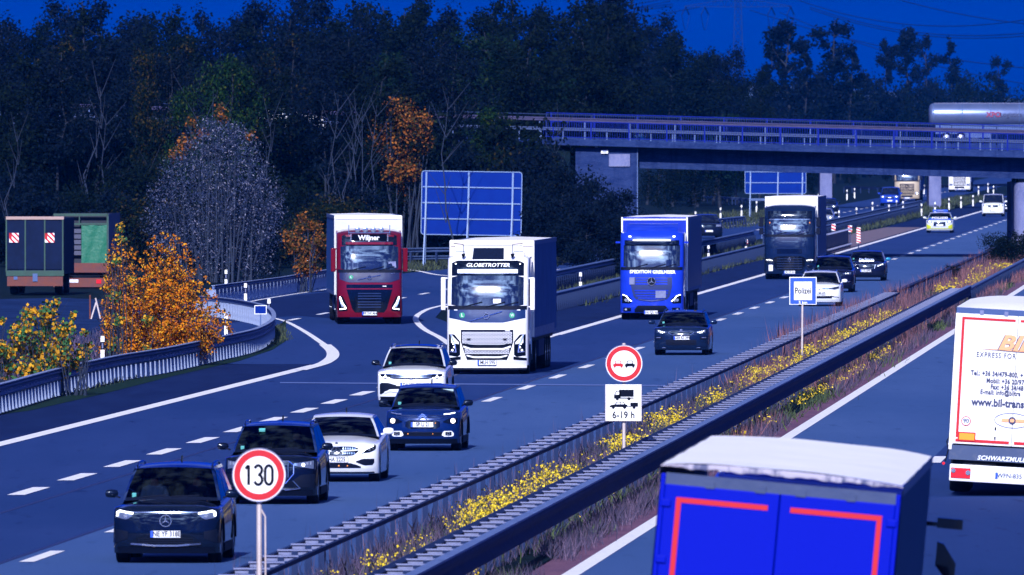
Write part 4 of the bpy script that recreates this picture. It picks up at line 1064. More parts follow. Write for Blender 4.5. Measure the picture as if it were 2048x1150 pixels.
strokes([[(-.048, .875), (-.02, .83), (0, .865), (.02, .83), (.048, .875)], [(-.055, .85), (-.028, .79), (0, .835), (.028, .79), (.055, .85)]], .010, F(0, .83) - .045, M['chrome'], c5, name='badge_letters')
for s in (1, -1):
    part(c5, 'headlight', M['gloss_black'], lambda m: sband(m, F, s, .56, .87, [(.56,.885),(.87,.90)], [(.56,.79),(.70,.775),(.87,.83)], off=.014))
    ribbon(F, [(s*.86,.885),(s*.83,.815),(s*.74,.80),(s*.72,.83)], .024, .03, M['lamp_on'], c5, 'daytime_light'); ribbon(F, [(s*.70,.87),(s*.67,.805),(s*.58,.795)], .024, .03, M['lamp_on'], c5, 'daytime_light')
    part(c5, 'air_intake', M['plastic'], lambda m: sband(m, F, s, .40, .85, [(.40,.60),(.62,.66),(.83,.66),(.85,.62)], [(.40,.50),(.58,.49),(.84,.33),(.85,.36)], off=.012))
    part(c5, 'intake_blade', M['plate_white'], lambda m: sband(m, F, s, .36, .72, [(.36,.42),(.58,.47),(.72,.42)], [(.36,.40),(.58,.43),(.72,.37)], off=.03))
part(c5, 'lower_grille', M['plastic'], lambda m: band(m, F, -.5, .5, .58, [(-.5,.50),(.5,.50)], off=.012))
plate(F, c5, -.02, .60, 'DA XK 62')

# --- 6 dark grey hatchback ahead of the blue truck
kp = paint('paint_slate', (.004, .012, .045), .1, .2)
c6, F = car('station_wagon', 'dark slate-blue estate car alone in front of the blue truck', 'car', vpos(1362, 711), ROADROT, kp, L=4.6, w=.90, H=1.47, zl=.92, zc=1.02, yc=1.1, yrf=1.85, belt=1.02, D=.42, pw=2.5, dark_lower=False, rails='dark', rooft=.70)
part(c6, 'grille', M['gloss_black'], lambda m: band(m, F, -.42, .42, [(-.42,.75),(-.30,.79),(.30,.79),(.42,.75)], [(-.42,.74),(-.30,.69),(.30,.69),(.42,.74)], off=.014))
ribbon(F, [(-.43,.75),(-.31,.795),(-.08,.785),(.08,.785),(.31,.795),(.43,.75),(.31,.685),(-.31,.685),(-.43,.75)], .012, .025, M['chrome'], c6, 'grille_frame')
for s in (1, -1):
    part(c6, 'headlight', M['lens'], lambda m: sband(m, F, s, .48, .80, [(.48,.78),(.80,.85)], [(.48,.75),(.62,.72),(.80,.76)], off=.014))
    part(c6, 'headlamp_cell', M['lamp_on'], lambda m: [m.disc((s*x, F(x,z) - .025, z), .016, 8) for x, z in ((.56,.765),(.62,.775),(.68,.79),(.74,.81),(.62,.745),(.68,.755))])
    part(c6, 'fog_lamp', M['lamp_off'], lambda m: sband(m, F, s, .68, .82, .60, .575, off=.02))
    part(c6, 'air_intake', M['plastic'], lambda m: sband(m, F, s, .62, .82, .62, .52, off=.010))
part(c6, 'lower_grille', M['plastic'], lambda m: band(m, F, -.50, .50, [(-.5,.52),(.5,.52)], [(-.42,.34),(.42,.34)], off=.012))
ribbon(F, [(-.62,.255),(.62,.255)], .022, .02, M['chrome'], c6, 'bumper_strip')
part(c6, 'badge', M['chrome'], lambda m: m.disc((0, F(0,.83) - .01, .83), .045, 16))
plate(F, c6, .02, .58, 'GER KS 399')

# --- 7 white estate behind the Polizei sign
c7, F = car('station_wagon', 'white compact estate partly hidden by the blue Polizei sign', 'car', vpos(1638, 613), ROADROT, whitep, L=4.5, w=.90, H=1.48, zl=.90, zc=1.02, yc=1.15, yrf=1.9, belt=1.0, D=.42, pw=2.4, dark_lower=False, rails='chrome')
part(c7, 'grille', M['gloss_black'], lambda m: band(m, F, -.50, .50, .78, .72, off=.014))
slats(c7, F, 'grille_slat', M['chrome'], -.52, .52, (.76,), .012, off=.024)
ringpart(c7, F, 'badge_ring', M['chrome'], 0, .77, .07, .012, off=.035)
for s in (1, -1):
    part(c7, 'headlight', M['lens'], lambda m: sband(m, F, s, .50, .84, [(.50,.79),(.84,.85)], [(.50,.72),(.66,.70),(.84,.76)], off=.014))
    part(c7, 'headlamp_cell', M['gloss_black'], lambda m: sband(m, F, s, .56, .80, [(.56,.775),(.80,.81)], [(.56,.73),(.80,.765)], off=.022))
    ribbon(F, [(s*.52,.44),(s*.62,.41),(s*.82,.38)], .03, .02, M['gloss_black'], c7, 'intake_trim')
part(c7, 'lower_grille', M['plastic'], lambda m: band(m, F, -.54, .54, [(-.54,.44),(.54,.44)], [(-.44,.34),(.44,.34)], off=.012))
plate(F, c7, .0, .55, 'UL UM 693')

# --- 8 dark SUV, 9 dark saloon
c8, F = car('suv', 'black SUV between the white estate and the dark saloon', 'car', vpos(1664, 585), ROADROT, paint('paint_black_three', (.003, .004, .018), 0, .15), L=4.8, w=.95, H=1.66, zl=1.0, zc=1.12, yc=1.2, yrf=2.0, belt=1.12, wr=.38, D=.4)
part(c8, 'grille', M['gloss_black'], lambda m: band(m, F, -.45, .45, .88, .60, off=.014))
for s in (1, -1):
    part(c8, 'headlight', M['lens'], lambda m: sband(m, F, s, .50, .86, [(.5,.87),(.86,.93)], [(.5,.83),(.86,.83)], off=.014))
    part(c8, 'headlamp_cell', M['lamp_on'], lambda m: [m.disc((s*x, F(x,.87) - .025, .865), .022, 8) for x in (.62, .72)])
    part(c8, 'fog_lamp', M['lamp_off'], lambda m: sband(m, F, s, .70, .82, .50, .48, off=.02))
plate(F, c8, 0, .55, 'OF RB 20')
c9, F = car('sedan_car', 'dark saloon with chrome-edged grille, farther of two dark cars right of the black truck', 'car', vpos(1732, 562), ROADROT, paint('paint_black_four', (.004, .006, .022), 0, .15), L=4.7, w=.92, H=1.48, zl=.90, zc=1.02, yc=1.2, yrf=2.0, belt=1.0, D=.4, mirror_mat=paint('paint_cyan', (.02, .22, .42), .2, .3))
part(c9, 'grille', M['gloss_black'], lambda m: band(m, F, -.45, .45, [(-.45,.80),(.45,.80)], [(-.40,.62),(.40,.62)], off=.014))
ribbon(F, [(-.46,.81),(.46,.81),(.41,.61),(-.41,.61),(-.46,.81)], .014, .02, M['chrome'], c9, 'grille_frame')
for s in (1, -1): 
    part(c9, 'headlight', M['lens'], lambda m: sband(m, F, s, .50, .86, [(.5,.80),(.86,.86)], [(.5,.74),(.86,.76)], off=.014))
    ribbon(F, [(s*.56,.72),(s*.82,.83)], .022, .03, M['lamp_on'] if s > 0 else M['lamp_off'], c9, 'daytime_light')
lettering('Die Fahren', .16, M['lamp_off'], c9, (0, 1.02, 1.035), rot=(R(80), 0, 0), depth=.003, bold=.003)
plate(F, c9, -.02, .50, 'E GR 8096')

# --- 10 police car
c10, F = car('police_car', 'police car with yellow and blue stripes and light bar, alone left of the dashed line', 'police car', vpos(1879, 466), ROADROT, paint('paint_silver', (.62, .66, .72), .2, .3), L=4.9, w=.94, H=1.47, zl=.90, zc=1.02, yc=1.2, yrf=2.0, belt=1.0, D=.42, low=True, dark_lower=False)
yel = mat('police_yellow', (.50, .55, .02), .4)
part(c10, 'grille', M['gloss_black'], lambda m: band(m, F, -.42, .42, .78, .48, off=.014))
m_ = MB(); m_.grid([[(x, F(x*1.05, .9) + .04 + (1.0 + .12*x*x - F(x*1.05,.9)) * s_, .925 + .115 * (s_ ** .62)) for x in (-.8, -.5, -.2, 0, .2, .5, .8)] for s_ in (0, .2, .4, .6, .8, 1)]); m_.build('blue_bonnet_field', M['sign_blue'], c10)
lettering('POLIZEI', .30, M['sign_white'], c10, (0, .62, 1.045), rot=(R(38), 0, 0), depth=.004, bold=.006, sx=1.1)
for s in (1, -1):
    part(c10, 'yellow_stripe', yel, lambda m: sband(m, F, s, .60, .90, [(.60,.50),(.90,.62)], [(.60,.32),(.90,.28)], off=.016))
    part(c10, 'wing_stripe', yel, lambda m: m.add([(s*.90, .75, .98), (s*.72, .75, 1.0), (s*.76, 1.25, 1.06), (s*.93, 1.25, 1.04)], [(0, 1, 2, 3)]))
    part(c10, 'headlight', M['lamp_off'], lambda m: sband(m, F, s, .50, .88, [(.5,.80),(.88,.86)], [(.5,.74),(.88,.72)], off=.014))
    part(c10, 'headlamp_bulb', M['lamp_on'], lambda m: m.disc((s*.70, F(.7,.78) - .03, .79), .05, 12))
part(c10, 'bumper', yel, lambda m: band(m, F, -.60, .60, .33, .28, off=.014))
part(c10, 'light_bar', M['sign_blue'], lambda m: m.box(-.52, .52, 2.5, 2.75, 1.50, 1.62))
part(c10, 'light_bar_text', M['rung'], lambda m: m.box(-.20, .20, 2.48, 2.497, 1.53, 1.59))
plate(F, c10, 0, .55, '')

# --- vans and small distant cars
def farcar(name, label, cat, px, py, rz, P, lamp=True, **kw):
    r_, F = car(name, label, cat, vpos(px, py), rz, P, low=True, interior=False, glass=M['glass_dark'], **kw)
    zl = kw.get('zl', .92)
    part(r_, 'grille', M['gloss_black'], lambda m: band(m, F, -.42, .42, zl - .10, zl - .28, off=.014))
    for s in (1, -1):
        part(r_, 'headlight', M['lamp_off'], lambda m: sband(m, F, s, .48, .82, zl - .05, zl - .18, off=.014))
        if lamp: part(r_, 'headlamp_bulb', M['lamp_on'], lambda m: m.disc((s*.64, F(.64, zl-.12) - .03, zl - .12), .055, 12))
    plate(F, r_, 0, .50, '')
    return r_
farcar('delivery_van', 'small white van left of the round bridge pier', 'van', 1986, 433, ROADROT, whitep, L=4.6, w=.92, H=1.86, zl=1.05, zc=1.18, yc=.95, yrf=1.6, yrr=4.2, belt=1.18, rooft=.80)
farcar('sedan_car', 'dark car behind the white van at the round bridge pier', 'car', 2013, 428, ROADROT, black, L=4.6, w=.92, H=1.5)
farcar('compact_van', 'bright blue compact van on the far slip road left of the sandy truck', 'van', 1779, 412, ROADROT - .02, paint('paint_vivid_blue', (.012, .05, .42), .2, .3), L=4.4, w=.90, H=1.78, zl=.98, zc=1.12, yc=.95, yrf=1.6, belt=1.12, rooft=.78)
farcar('suv', 'dark SUV right behind the blue truck on the slip road', 'car', 1418, 477, ROADROT + .12, paint('paint_black_five', (.004, .007, .022), 0, .2), lamp=False, L=4.6, w=.93, H=1.62, zl=.98, zc=1.1, belt=1.1)
farcar('hatchback', 'dark hatchback on the slip road just behind the roof of the black truck', 'car', 1652, 432, ROADROT, paint('paint_black_six', (.004, .007, .022), 0, .2), L=4.4, w=.90, H=1.5)
farcar('hatchback', 'silver hatchback with bright headlamps peeking out behind the black truck', 'car', 1643, 457, ROADROT, paint('paint_grey', (.3, .33, .4), .2, .3), L=4.2, w=.88, H=1.48)
# ------------------------------------------------------------------ lorries seen from the front
def truck(label, loc, rz, P, top=3.62, w=1.24, zb=.28, slant=None, wsb=2.08, wst=3.0, trailer=True, trz=0.0, curtain=None, header=None, th=3.98, D=.45, pw=3.4, name='articulated_truck', cat='truck', toff=2.75, tl=13.6, skirt=None, wsw=1.10, tw=1.275):
    root = empty(name, loc, rz, label=label, cat=cat)
    slant = slant or [(zb, .06), (zb + .15, .0), (1.2, .0), (1.7, .03), (2.0, .07), (2.1, .10), (2.4, .162), (2.7, .24), (3.0, .348), (3.1, .348), (3.4, .46), (top, .75)]
    def F(x, z):
        a = min(1.0, abs(x) / w); return D * (1 - (1 - a ** pw) ** (1 / pw)) + ip(slant, z)
    nx = 24; zs = sorted(set([zb + (top - zb) * i / 22 for i in range(23)])); xs = [w * math.sin(math.pi/2 * (2*j/nx - 1)) for j in range(nx + 1)]
    def ztop(x): return top - .10 * (abs(x)/w) ** 4
    G = [[(x, F(x, min(z, ztop(x))), min(z, ztop(x))) for x in xs] for z in zs]
    m = MB(); m.grid(G)
    for s in (1, -1):
        cols = [[(s*w, F(w, z), z) if z < ztop(w) else (s*w, F(w, ztop(w)), ztop(w)) for z in zs]]
        for y in (1.30, 2.35):
            cols.append([(s*w, max(y, F(w, z) + .02), max(min(z, ztop(w)), .95 if y < 2 else .55)) for z in zs])
        m.grid(cols)
    m.grid([[G[-1][j] for j in range(nx+1)], [(xs[j], 1.5, top + .06 - .12*(abs(xs[j])/w)**4) for j in range(nx+1)], [(xs[j], 2.35, top + .10 - .14*(abs(xs[j])/w)**4) for j in range(nx+1)]])
    m.grid([[(x, 2.35, .6) for x in (-w, w)], [(x, 2.35, top) for x in (-w, w)]])
    m.build('cab', P, root, smooth=38, merge=.002)
    m = MB(); band(m, F, -wsw, wsw, [(-wsw, wst - .05), (-.9, wst), (.9, wst), (wsw, wst - .05)], [(-wsw, wsb + .04), (-.9, wsb), (.9, wsb), (wsw, wsb + .04)], off=.012, nx=24, nz=8); m.build('windshield', M['glass_truck'], root, smooth=60)
    m = MB(); band(m, F, -w*.97, w*.97, wsb + .01, wsb - .11, off=.02, nx=24, nz=1)
    for (a, b) in ((-.75, -.15), (-.05, .55), (.35, .95)): m.beam((a, F(a, wsb) - .04, wsb - .03), (b, F(b, wsb + .1) - .05, wsb + .13), .02, .025)
    m.build('wipers', M['plastic'], root, smooth=0)
    for s in (1, -1):
        m = MB(); m.grid([[(s*(w + .006), y, z) for y in (.62, 1.1, 1.45)] for z in (2.1, 2.85)]); m.build('side_window', M['glass_dark'], root, smooth=0)
        m = MB(); m.box(s*(w - .05), s*(w + .02), .6, 1.5, .35, .9); m.build('step', M['plastic'], root, smooth=0)
    m = MB(); m.box(-.95, .95, 1.0, 6.5, .42, 1.05); m.box(-w + .05, w - .05, 2.2, 2.34, .5, 1.6); m.box(-1.2, 1.2, 2.7, 3.6, .4, 1.0)
    m.build('chassis', M['under'], root, smooth=0)
    for s in (1, -1):
        wheel(root, (s * 1.06, 1.42, .5), .5, .32, s, truck=True)
        wheel(root, (s * .95, 5.0, .5), .5, .56, s, truck=True)
    tr = None
    if trailer:
        tr = empty('semi_trailer', (0, toff, 0), trz, parent=root)
        cur = curtain or M['tarp_grey']; hd = header or M['sign_white']
        m = MB(); W_ = tw; m.box(-W_, W_, 0, .06, 1.1, th); m.build('front_wall', hd, tr, smooth=0, bevel=.02)
        for s in (1, -1):
            cols = []
            n = 68
            for k in range(n + 1):
                y = .08 + (tl - .16) * k / n; d = .012 * math.cos(k * math.pi * .5) + .006 * math.sin(k * .77)
                cols.append([(s * (W_ + d * q), y, z) for z, q in ((1.18, 1), (1.5, 1.2), (2.5, 1.4), (3.5, 1.1), (th - .12, .3))])
            m = MB(); m.grid(cols); m.build('curtain', cur, tr, smooth=50)
            m = MB(); m.box(s*(W_ - .03), s*(W_ + .02), 0, tl, th - .13, th); m.box(s*(W_ - .03), s*(W_ + .02), 0, tl, 1.08, 1.2); m.build('side_rail', M['zinc'], tr, smooth=0)
            m = MB(); m.box(s*1.12, s*1.2, 4.5, 9.0, .45, .95); m.build('side_guard', M['zinc_dark'], tr, smooth=0)
            m = MB(); m.box(s*(W_-.04), s*(W_ + .025), -.02, .05, 1.1, th); m.build('corner_post', hd, tr, smooth=0, bevel=.01)
            for y in (8.2, 9.5, 10.8): wheel(tr, (s * 1.03, y, .5), .5, .40, s, truck=True)
        m = MB(); m.grid([[(x, y, th + .02 - .03 * abs(x)) for x in (-W_, -.6, 0, .6, W_)] for y in (0, 3.4, 6.8, 10.2, tl)]); m.build('roof_tarpaulin', M['tarp_white'], tr, smooth=0)
        m = MB(); m.box(-W_ + .1, W_ - .1, .1, tl - .1, .95, 1.12); m.box(-.5, .5, 1.0, tl, .7, .95); m.build('frame', M['under'], tr, smooth=0)
    return root, F, tr
def tmirror(root, F, w, m, z0=2.1, z1=2.9, dx=.17, lower=True, y=.55, th=.10):
    for s in (1, -1):
        mb = MB(); x = s * (w + dx); mb.box(x - th, x + th, y - .12, y + .06, z0 + (.38 if lower else 0), z1)
        if lower: mb.box(x - th, x + th, y - .11, y + .05, z0, z0 + .33)
        mb.beam((s*(w - .02), y, z1 - .03), (x, y - .03, z1 - .03), .05, .05); mb.beam((s*(w - .02), y, z0 + .1), (x, y - .03, z0 + .1), .05, .05)
        mb.build('wing_mirror', m, root, smooth=40, bevel=.03)
M['tarp_grey'] = mat('tarp_grey', (.030, .085, .25), .6, spec=.1, noise=[(.8, (.02, .065, .21), .4, .7, (1, 1, 1))], bump=(3, .3, .03))
M['tarp_white'] = mat('tarp_white', (.80, .78, .79), .7, noise=[(.9, (.74, .73, .75), .4, .7, (1, 1, 1)), (7, (.62, .62, .66), .62, .85, (1, 1, 1))])
M['tarp_dark'] = mat('tarp_dark', (.02, .04, .12), .45, bump=(3, .3, .03))
M['perf_metal'] = mat('perf_metal', (.42, .43, .46), .5, .2)
trwhite = paint('paint_truck_white', (.80, .80, .82), 0, .3)

# --- white truck
t1, F, tr1 = truck('white articulated truck with GLOBETROTTER roof sign and grey curtain trailer', vpos(974, 749), ROADROT, trwhite, header=paint('panel_cream', (.72, .68, .66), 0, .5), th=4.05)
tmirror(t1, F, 1.24, trwhite, z0=1.95, z1=2.95, lower=False, th=.07, dx=.12)
part(t1, 'header_panel', M['gloss_black'], lambda m: band(m, F, -1.1, 1.1, [(-1.1,3.38),(-.95,3.46),(.95,3.46),(1.1,3.38)], [(-1.1,3.0),(1.1,3.0)], off=.016, nx=24))
part(t1, 'sun_visor', M['lamp_off'], lambda m: band(m, F, -.92, .92, 3.20, 3.07, off=.09, nx=20, nz=2, th=.08))
part(t1, 'sun_visor_face', M['plate_white'], lambda m: band(m, F, -.92, .92, 3.19, 3.08, off=.10, nx=20, nz=1, th=.005))
lettering('GLOBETROTTER', .155, M['plate_white'], t1, (0, F(0, 3.32) - .03, 3.32), rot=(R(80), 0, 0), shear=.25, sx=1.15, bold=.003)
part(t1, 'roof_hatch_glass', M['glass_dark'], lambda m: m.add([(-.48, F(0,3.5) - .02, 3.50), (.48, F(0,3.5) - .02, 3.50), (.46, F(0,3.62) - .02 + .25, 3.84), (-.46, F(0,3.62) - .02 + .25, 3.84)], [(0, 1, 2, 3)]))
part(t1, 'roof_spoiler', trwhite, lambda m: m.grid([[(x, F(0,3.5) + .0 + abs(x)**3 * .12, 3.48) for x in (-1.08,-.8,-.5,0,.5,.8,1.08)], [(x, F(0,3.6) + .26 + abs(x)**3 * .12, 3.82) for x in (-1.05,-.8,-.5,0,.5,.8,1.05)], [(x, F(0,3.6) + .42, 3.90) for x in (-1.02,-.8,-.5,0,.5,.8,1.02)], [(x, 2.3, 3.92) for x in (-1.0,-.8,-.5,0,.5,.8,1.0)]]))
for s in (1, -1):
    part(t1, 'horn', M['gloss_black'], lambda m: [m.beam((s*.75, .55, 3.95), (s*.75, .55, 3.62), .02, .02), m.lathe([(0, .03), (.06, .05), (.12, .07)], 'Z', 10, (s*.75, .52, 3.55)), m.beam((s*.75, .55, 3.95), (s*1.05, .6, 3.98), .02, .02)])
    part(t1, 'marker_lamp', M['lamp_on'], lambda m: m.disc((s*.98, F(.98,3.40) - .03, 3.36), .022, 8))
    part(t1, 'headlight', M['gloss_black'], lambda m: sband(m, F, s, .82, 1.17, [(.82,1.0),(1.0,1.22),(1.17,1.22)], [(.82,.60),(.90,.54),(1.17,.58)], off=.014))
    part(t1, 'headlight_cover', trwhite, lambda m: sband(m, F, s, .86, 1.10, [(.86,.98),(1.10,1.22)], [(.86,.92),(1.10,.96)], off=.022))
    ribbon(F, [(s*1.10,1.20),(s*.98,.88),(s*.95,.68),(s*1.12,.70)], .035, .03, M['lamp_off'], t1, 'daytime_light')
    part(t1, 'headlamp_cell', M['lamp_on'], lambda m: [m.disc((s*x, F(x,z) - .03, z), .028, 8) for x, z in ((1.03,.93),(1.0,.83),(1.06,.74))])
    part(t1, 'corner_lamp', M['gloss_black'], lambda m: sband(m, F, s, .80, 1.20, [(.80,.55),(1.2,.50)], [(.80,.45),(1.2,.42)], off=.02))
    part(t1, 'green_badge', M['green_badge'], lambda m: m.disc((s*.76, F(.76,1.80) - .02, 1.80), .085, 20))
lettering('L', .13, M['plate_white'], t1, (-.76, F(.76,1.8) - .035, 1.80), bold=.004); lettering('VI', .11, M['plate_white'], t1, (.76, F(.76,1.8) - .035, 1.80), bold=.003)
part(t1, 'dark_panel', mat('navy_panel', (.01, .03, .11), .25, coat=.6), lambda m: band(m, F, -1.16, 1.16, [(-1.16,1.98),(1.16,1.98)], [(-1.16,1.72),(-.95,1.68),(-.5,1.58),(.5,1.58),(.95,1.68),(1.16,1.72)], off=.014, nx=24))
ribbon(F, [(-1.0,1.96),(1.0,1.96)], .03, .03, M['plate_white'], t1, 'panel_line')
ribbon(F, [(-.50,1.63),(.46,1.92)], .03, .04, M['chrome'], t1, 'badge_bar'); ringpart(t1, F, 'badge_ring', M['chrome'], -.02, 1.78, .10, .03, off=.05)
part(t1, 'grille_frame', M['gloss_black'], lambda m: band(m, F, -.80, .80, [(-.80,1.36),(.80,1.36)], [(-.80,1.0),(-.62,.42),(.62,.42),(.80,1.0)], off=.016, nx=16))
gmesh = mat('grille_mesh', (.70, .70, .72), .5)
t_ = gmesh.node_tree; b_ = t_.nodes['Principled BSDF']; c_ = t_.nodes.new('ShaderNodeTexCoord'); v_ = t_.nodes.new('ShaderNodeTexBrick'); t_.links.new(c_.outputs['Object'], (mp_ := t_.nodes.new('ShaderNodeMapping')).inputs[0]); mp_.inputs['Rotation'].default_value = (R(90), 0, 0)
t_.links.new(mp_.outputs[0], v_.inputs[0]); v_.inputs['Color1'].default_value = (.04, .05, .09, 1); v_.inputs['Color2'].default_value = (.05, .06, .1, 1); v_.inputs['Mortar'].default_value = (.74, .74, .78, 1); v_.inputs['Scale'].default_value = 9; v_.inputs['Mortar Size'].default_value = .055; v_.inputs['Brick Width'].default_value = .9; v_.inputs['Row Height'].default_value = .36
t_.links.new(v_.outputs[0], b_.inputs['Base Color'])
part(t1, 'upper_grille', gmesh, lambda m: band(m, F, -.76, .76, 1.30, [(-.76,.95),(-.4,.90),(.4,.90),(.76,.95)], off=.035, nx=12))
part(t1, 'grille_slot', M['gloss_black'], lambda m: [m.box(-.60, -.50, F(0,1)-.06, F(0,1), 1.05, 1.09), m.box(.50, .60, F(0,1)-.06, F(0,1), 1.05, 1.09)])
part(t1, 'grille_bar', trwhite, lambda m: band(m, F, -.72, .72, [(-.72,.88),(-.5,.80),(.5,.80),(.72,.88)], [(-.72,.82),(-.5,.74),(.5,.74),(.72,.82)], off=.045, nx=12))
part(t1, 'middle_grille', gmesh, lambda m: band(m, F, -.68, .68, [(-.68,.80),(-.5,.72),(.5,.72),(.68,.80)], .62, off=.035, nx=12))
part(t1, 'lower_grille_bar', trwhite, lambda m: band(m, F, -.62, .62, [(-.62,.60),(-.4,.55),(.4,.55),(.62,.60)], [(-.62,.56),(-.4,.50),(.4,.50),(.62,.56)], off=.045, nx=12))
part(t1, 'grille_emblem', M['plate_white'], lambda m: m.box(.55, .70, F(0,1.33)-.03, F(0,1.33)-.02, 1.315, 1.345))
part(t1, 'bumper', trwhite, lambda m: band(m, F, -1.2, 1.2, [(-1.2,.42),(-.6,.44),(.6,.44),(1.2,.42)], .20, off=.03, nx=24, th=.2))
part(t1, 'bumper_lip', M['plastic'], lambda m: band(m, F, -1.18, 1.18, .21, .14, off=.02, nx=24, th=.2))
plate(F, t1, 0, .36, 'MLH 595', w=.56, h=.14, off=.06)
part(t1, 'dash_note', M['plate_white'], lambda m: m.box(.18, .42, F(0,2.2) - .02, F(0,2.2) - .015, 2.16, 2.30))
part(tr1, 'edge_eyelets', M['gloss_black'], lambda m: [m.disc((-.7 + .28*k, -.005, 3.93), .03, 8) for k in range(6)])
m = MB(); m.box(-1.29, 1.29, -.04, .3, 3.86, 4.07); m.build('header_rail', paint('panel_cream_two', (.72, .66, .62), 0, .5), tr1, smooth=0, bevel=.03)
fringe = MB()
for k in range(60): fringe.box(1.288, 1.30, .2 + k*.2, .30 + k*.2, 1.12, 1.38)
o = fringe.build('curtain_straps', M['rung'], tr1, smooth=0); o['kind'] = 'stuff'

# --- red truck
redp = paint('paint_truck_red', (.13, .003, .014), .1, .3)
t2, F, tr2 = truck('dark red articulated truck with four roof lamps and white trailer, left of the sign board', vpos(739, 649), R(1.6), redp, header=paint('panel_grey', (.58, .60, .62), 0, .5), th=4.12, trz=R(.4), top=3.55)
m = MB(); m.box(-1.29, 1.29, -.04, .4, 3.98, 4.13); m.build('header_rail', trwhite, tr2, smooth=0, bevel=.03)
tmirror(t2, F, 1.24, redp, z0=2.0, z1=2.9, lower=False, th=.09, dx=.13)
part(t2, 'header_panel', M['gloss_black'], lambda m: band(m, F, -1.05, 1.05, [(-1.05,3.36),(-.9,3.44),(.9,3.44),(1.05,3.36)], 3.0, off=.016, nx=24))
part(t2, 'sun_visor', redp, lambda m: band(m, F, -.90, .90, 3.13, 3.04, off=.09, nx=20, nz=1, th=.07))
part(t2, 'roof_box', M['gloss_black'], lambda m: m.box(-.66, .66, F(0,3.3) - .06, F(0,3.3) - .03, 3.17, 3.42))
lettering('Wiljner', .26, M['plate_white'], t2, (-.02, F(0, 3.3) - .07, 3.29), bold=.008)
for s in (1, -1): part(t2, 'side_lamp', M['lamp_off'], lambda m: m.box(s*.68, s*.72, F(0,3.3) - .07, F(0,3.3) - .02, 3.16, 3.44))
part(t2, 'lamp_bar', M['zinc'], lambda m: [m.tube([(-.8, F(0,3.4) - .02, 3.48), (.8, F(0,3.4) - .02, 3.48)], .02, 6), m.beam((-.78, .5, 3.4), (-.78, .5, 3.78), .03, .03), m.beam((.78, .5, 3.4), (.78, .5, 3.78), .03, .03)])
for k in range(4):
    x = -.45 + .30 * k
    lp_ = part(t2, 'roof_lamp', M['lamp_off'], lambda m: m.lathe([(0, .10), (-.05, .105), (-.06, .09), (-.055, .001)], 'Y', 16, (x, F(0,3.45) - .02, 3.60)))
for s in (1, -1):
    part(t2, 'headlight', M['gloss_black'], lambda m: sband(m, F, s, .84, 1.17, [(.84,.70),(1.02,1.08),(1.17,1.08)], [(.84,.52),(1.17,.50)], off=.014))
    ribbon(F, [(s*1.12,1.05),(s*1.03,.82),(s*.92,.66),(s*.90,.61),(s*1.12,.58)], .045, .03, M['lamp_on'], t2, 'daytime_light')
    ribbon(F, [(s*1.14,1.0),(s*1.08,.80),(s*1.02,.68)], .03, .034, M['lamp_off'], t2, 'headlamp_cell')
part(t2, 'dark_panel', mat('navy_panel_two', (.015, .02, .07), .3, coat=.5), lambda m: band(m, F, -1.14, 1.14, 1.98, [(-1.14,1.72),(-.8,1.60),(.8,1.60),(1.14,1.72)], off=.014, nx=24))
ribbon(F, [(-.95,1.94),(.95,1.94)], .025, .03, M['chrome'], t2, 'panel_line'); ribbon(F, [(-.45,1.70),(.42,1.88)], .025, .04, M['chrome'], t2, 'badge_bar'); ringpart(t2, F, 'badge_ring', M['chrome'], 0, 1.79, .085, .025, off=.05)
part(t2, 'green_badge', M['green_badge'], lambda m: m.disc((-.70, F(.7,1.8) - .02, 1.80), .08, 20)); lettering('L', .11, M['plate_white'], t2, (-.70, F(.7,1.8) - .035, 1.80), bold=.003)
part(t2, 'grille', M['gloss_black'], lambda m: band(m, F, -.88, .88, [(-.88,1.52),(.88,1.52)], [(-.88,1.36),(-.62,.46),(.62,.46),(.88,1.36)], off=.016, nx=16))
part(t2, 'grille_top', redp, lambda m: band(m, F, -.90, .90, 1.38, 1.33, off=.03, nx=16, nz=1))
for z in (1.18, 1.08, .98, .86, .76, .66): part(t2, 'grille_slat', M['zinc_dark'], lambda m: band(m, F, -.44, .44, z + .02, z - .02, off=.04, nx=6, nz=1))
part(t2, 'grille_emblem', M['plate_white'], lambda m: m.box(.50, .64, F(0,1.45)-.03, F(0,1.45)-.02, 1.44, 1.47))
plate(F, t2, 0, .42, 'RP SW 464', w=.56, h=.13, off=.05)
part(t2, 'dash_note', M['rung'], lambda m: m.add([(.74, F(.8,2.25) - .03, 2.18), (1.02, F(1.0,2.2) - .03, 2.16), (1.0, F(1.0,2.4) - .03, 2.40), (.72, F(.8,2.4) - .03, 2.38)], [(0, 1, 2, 3)]))

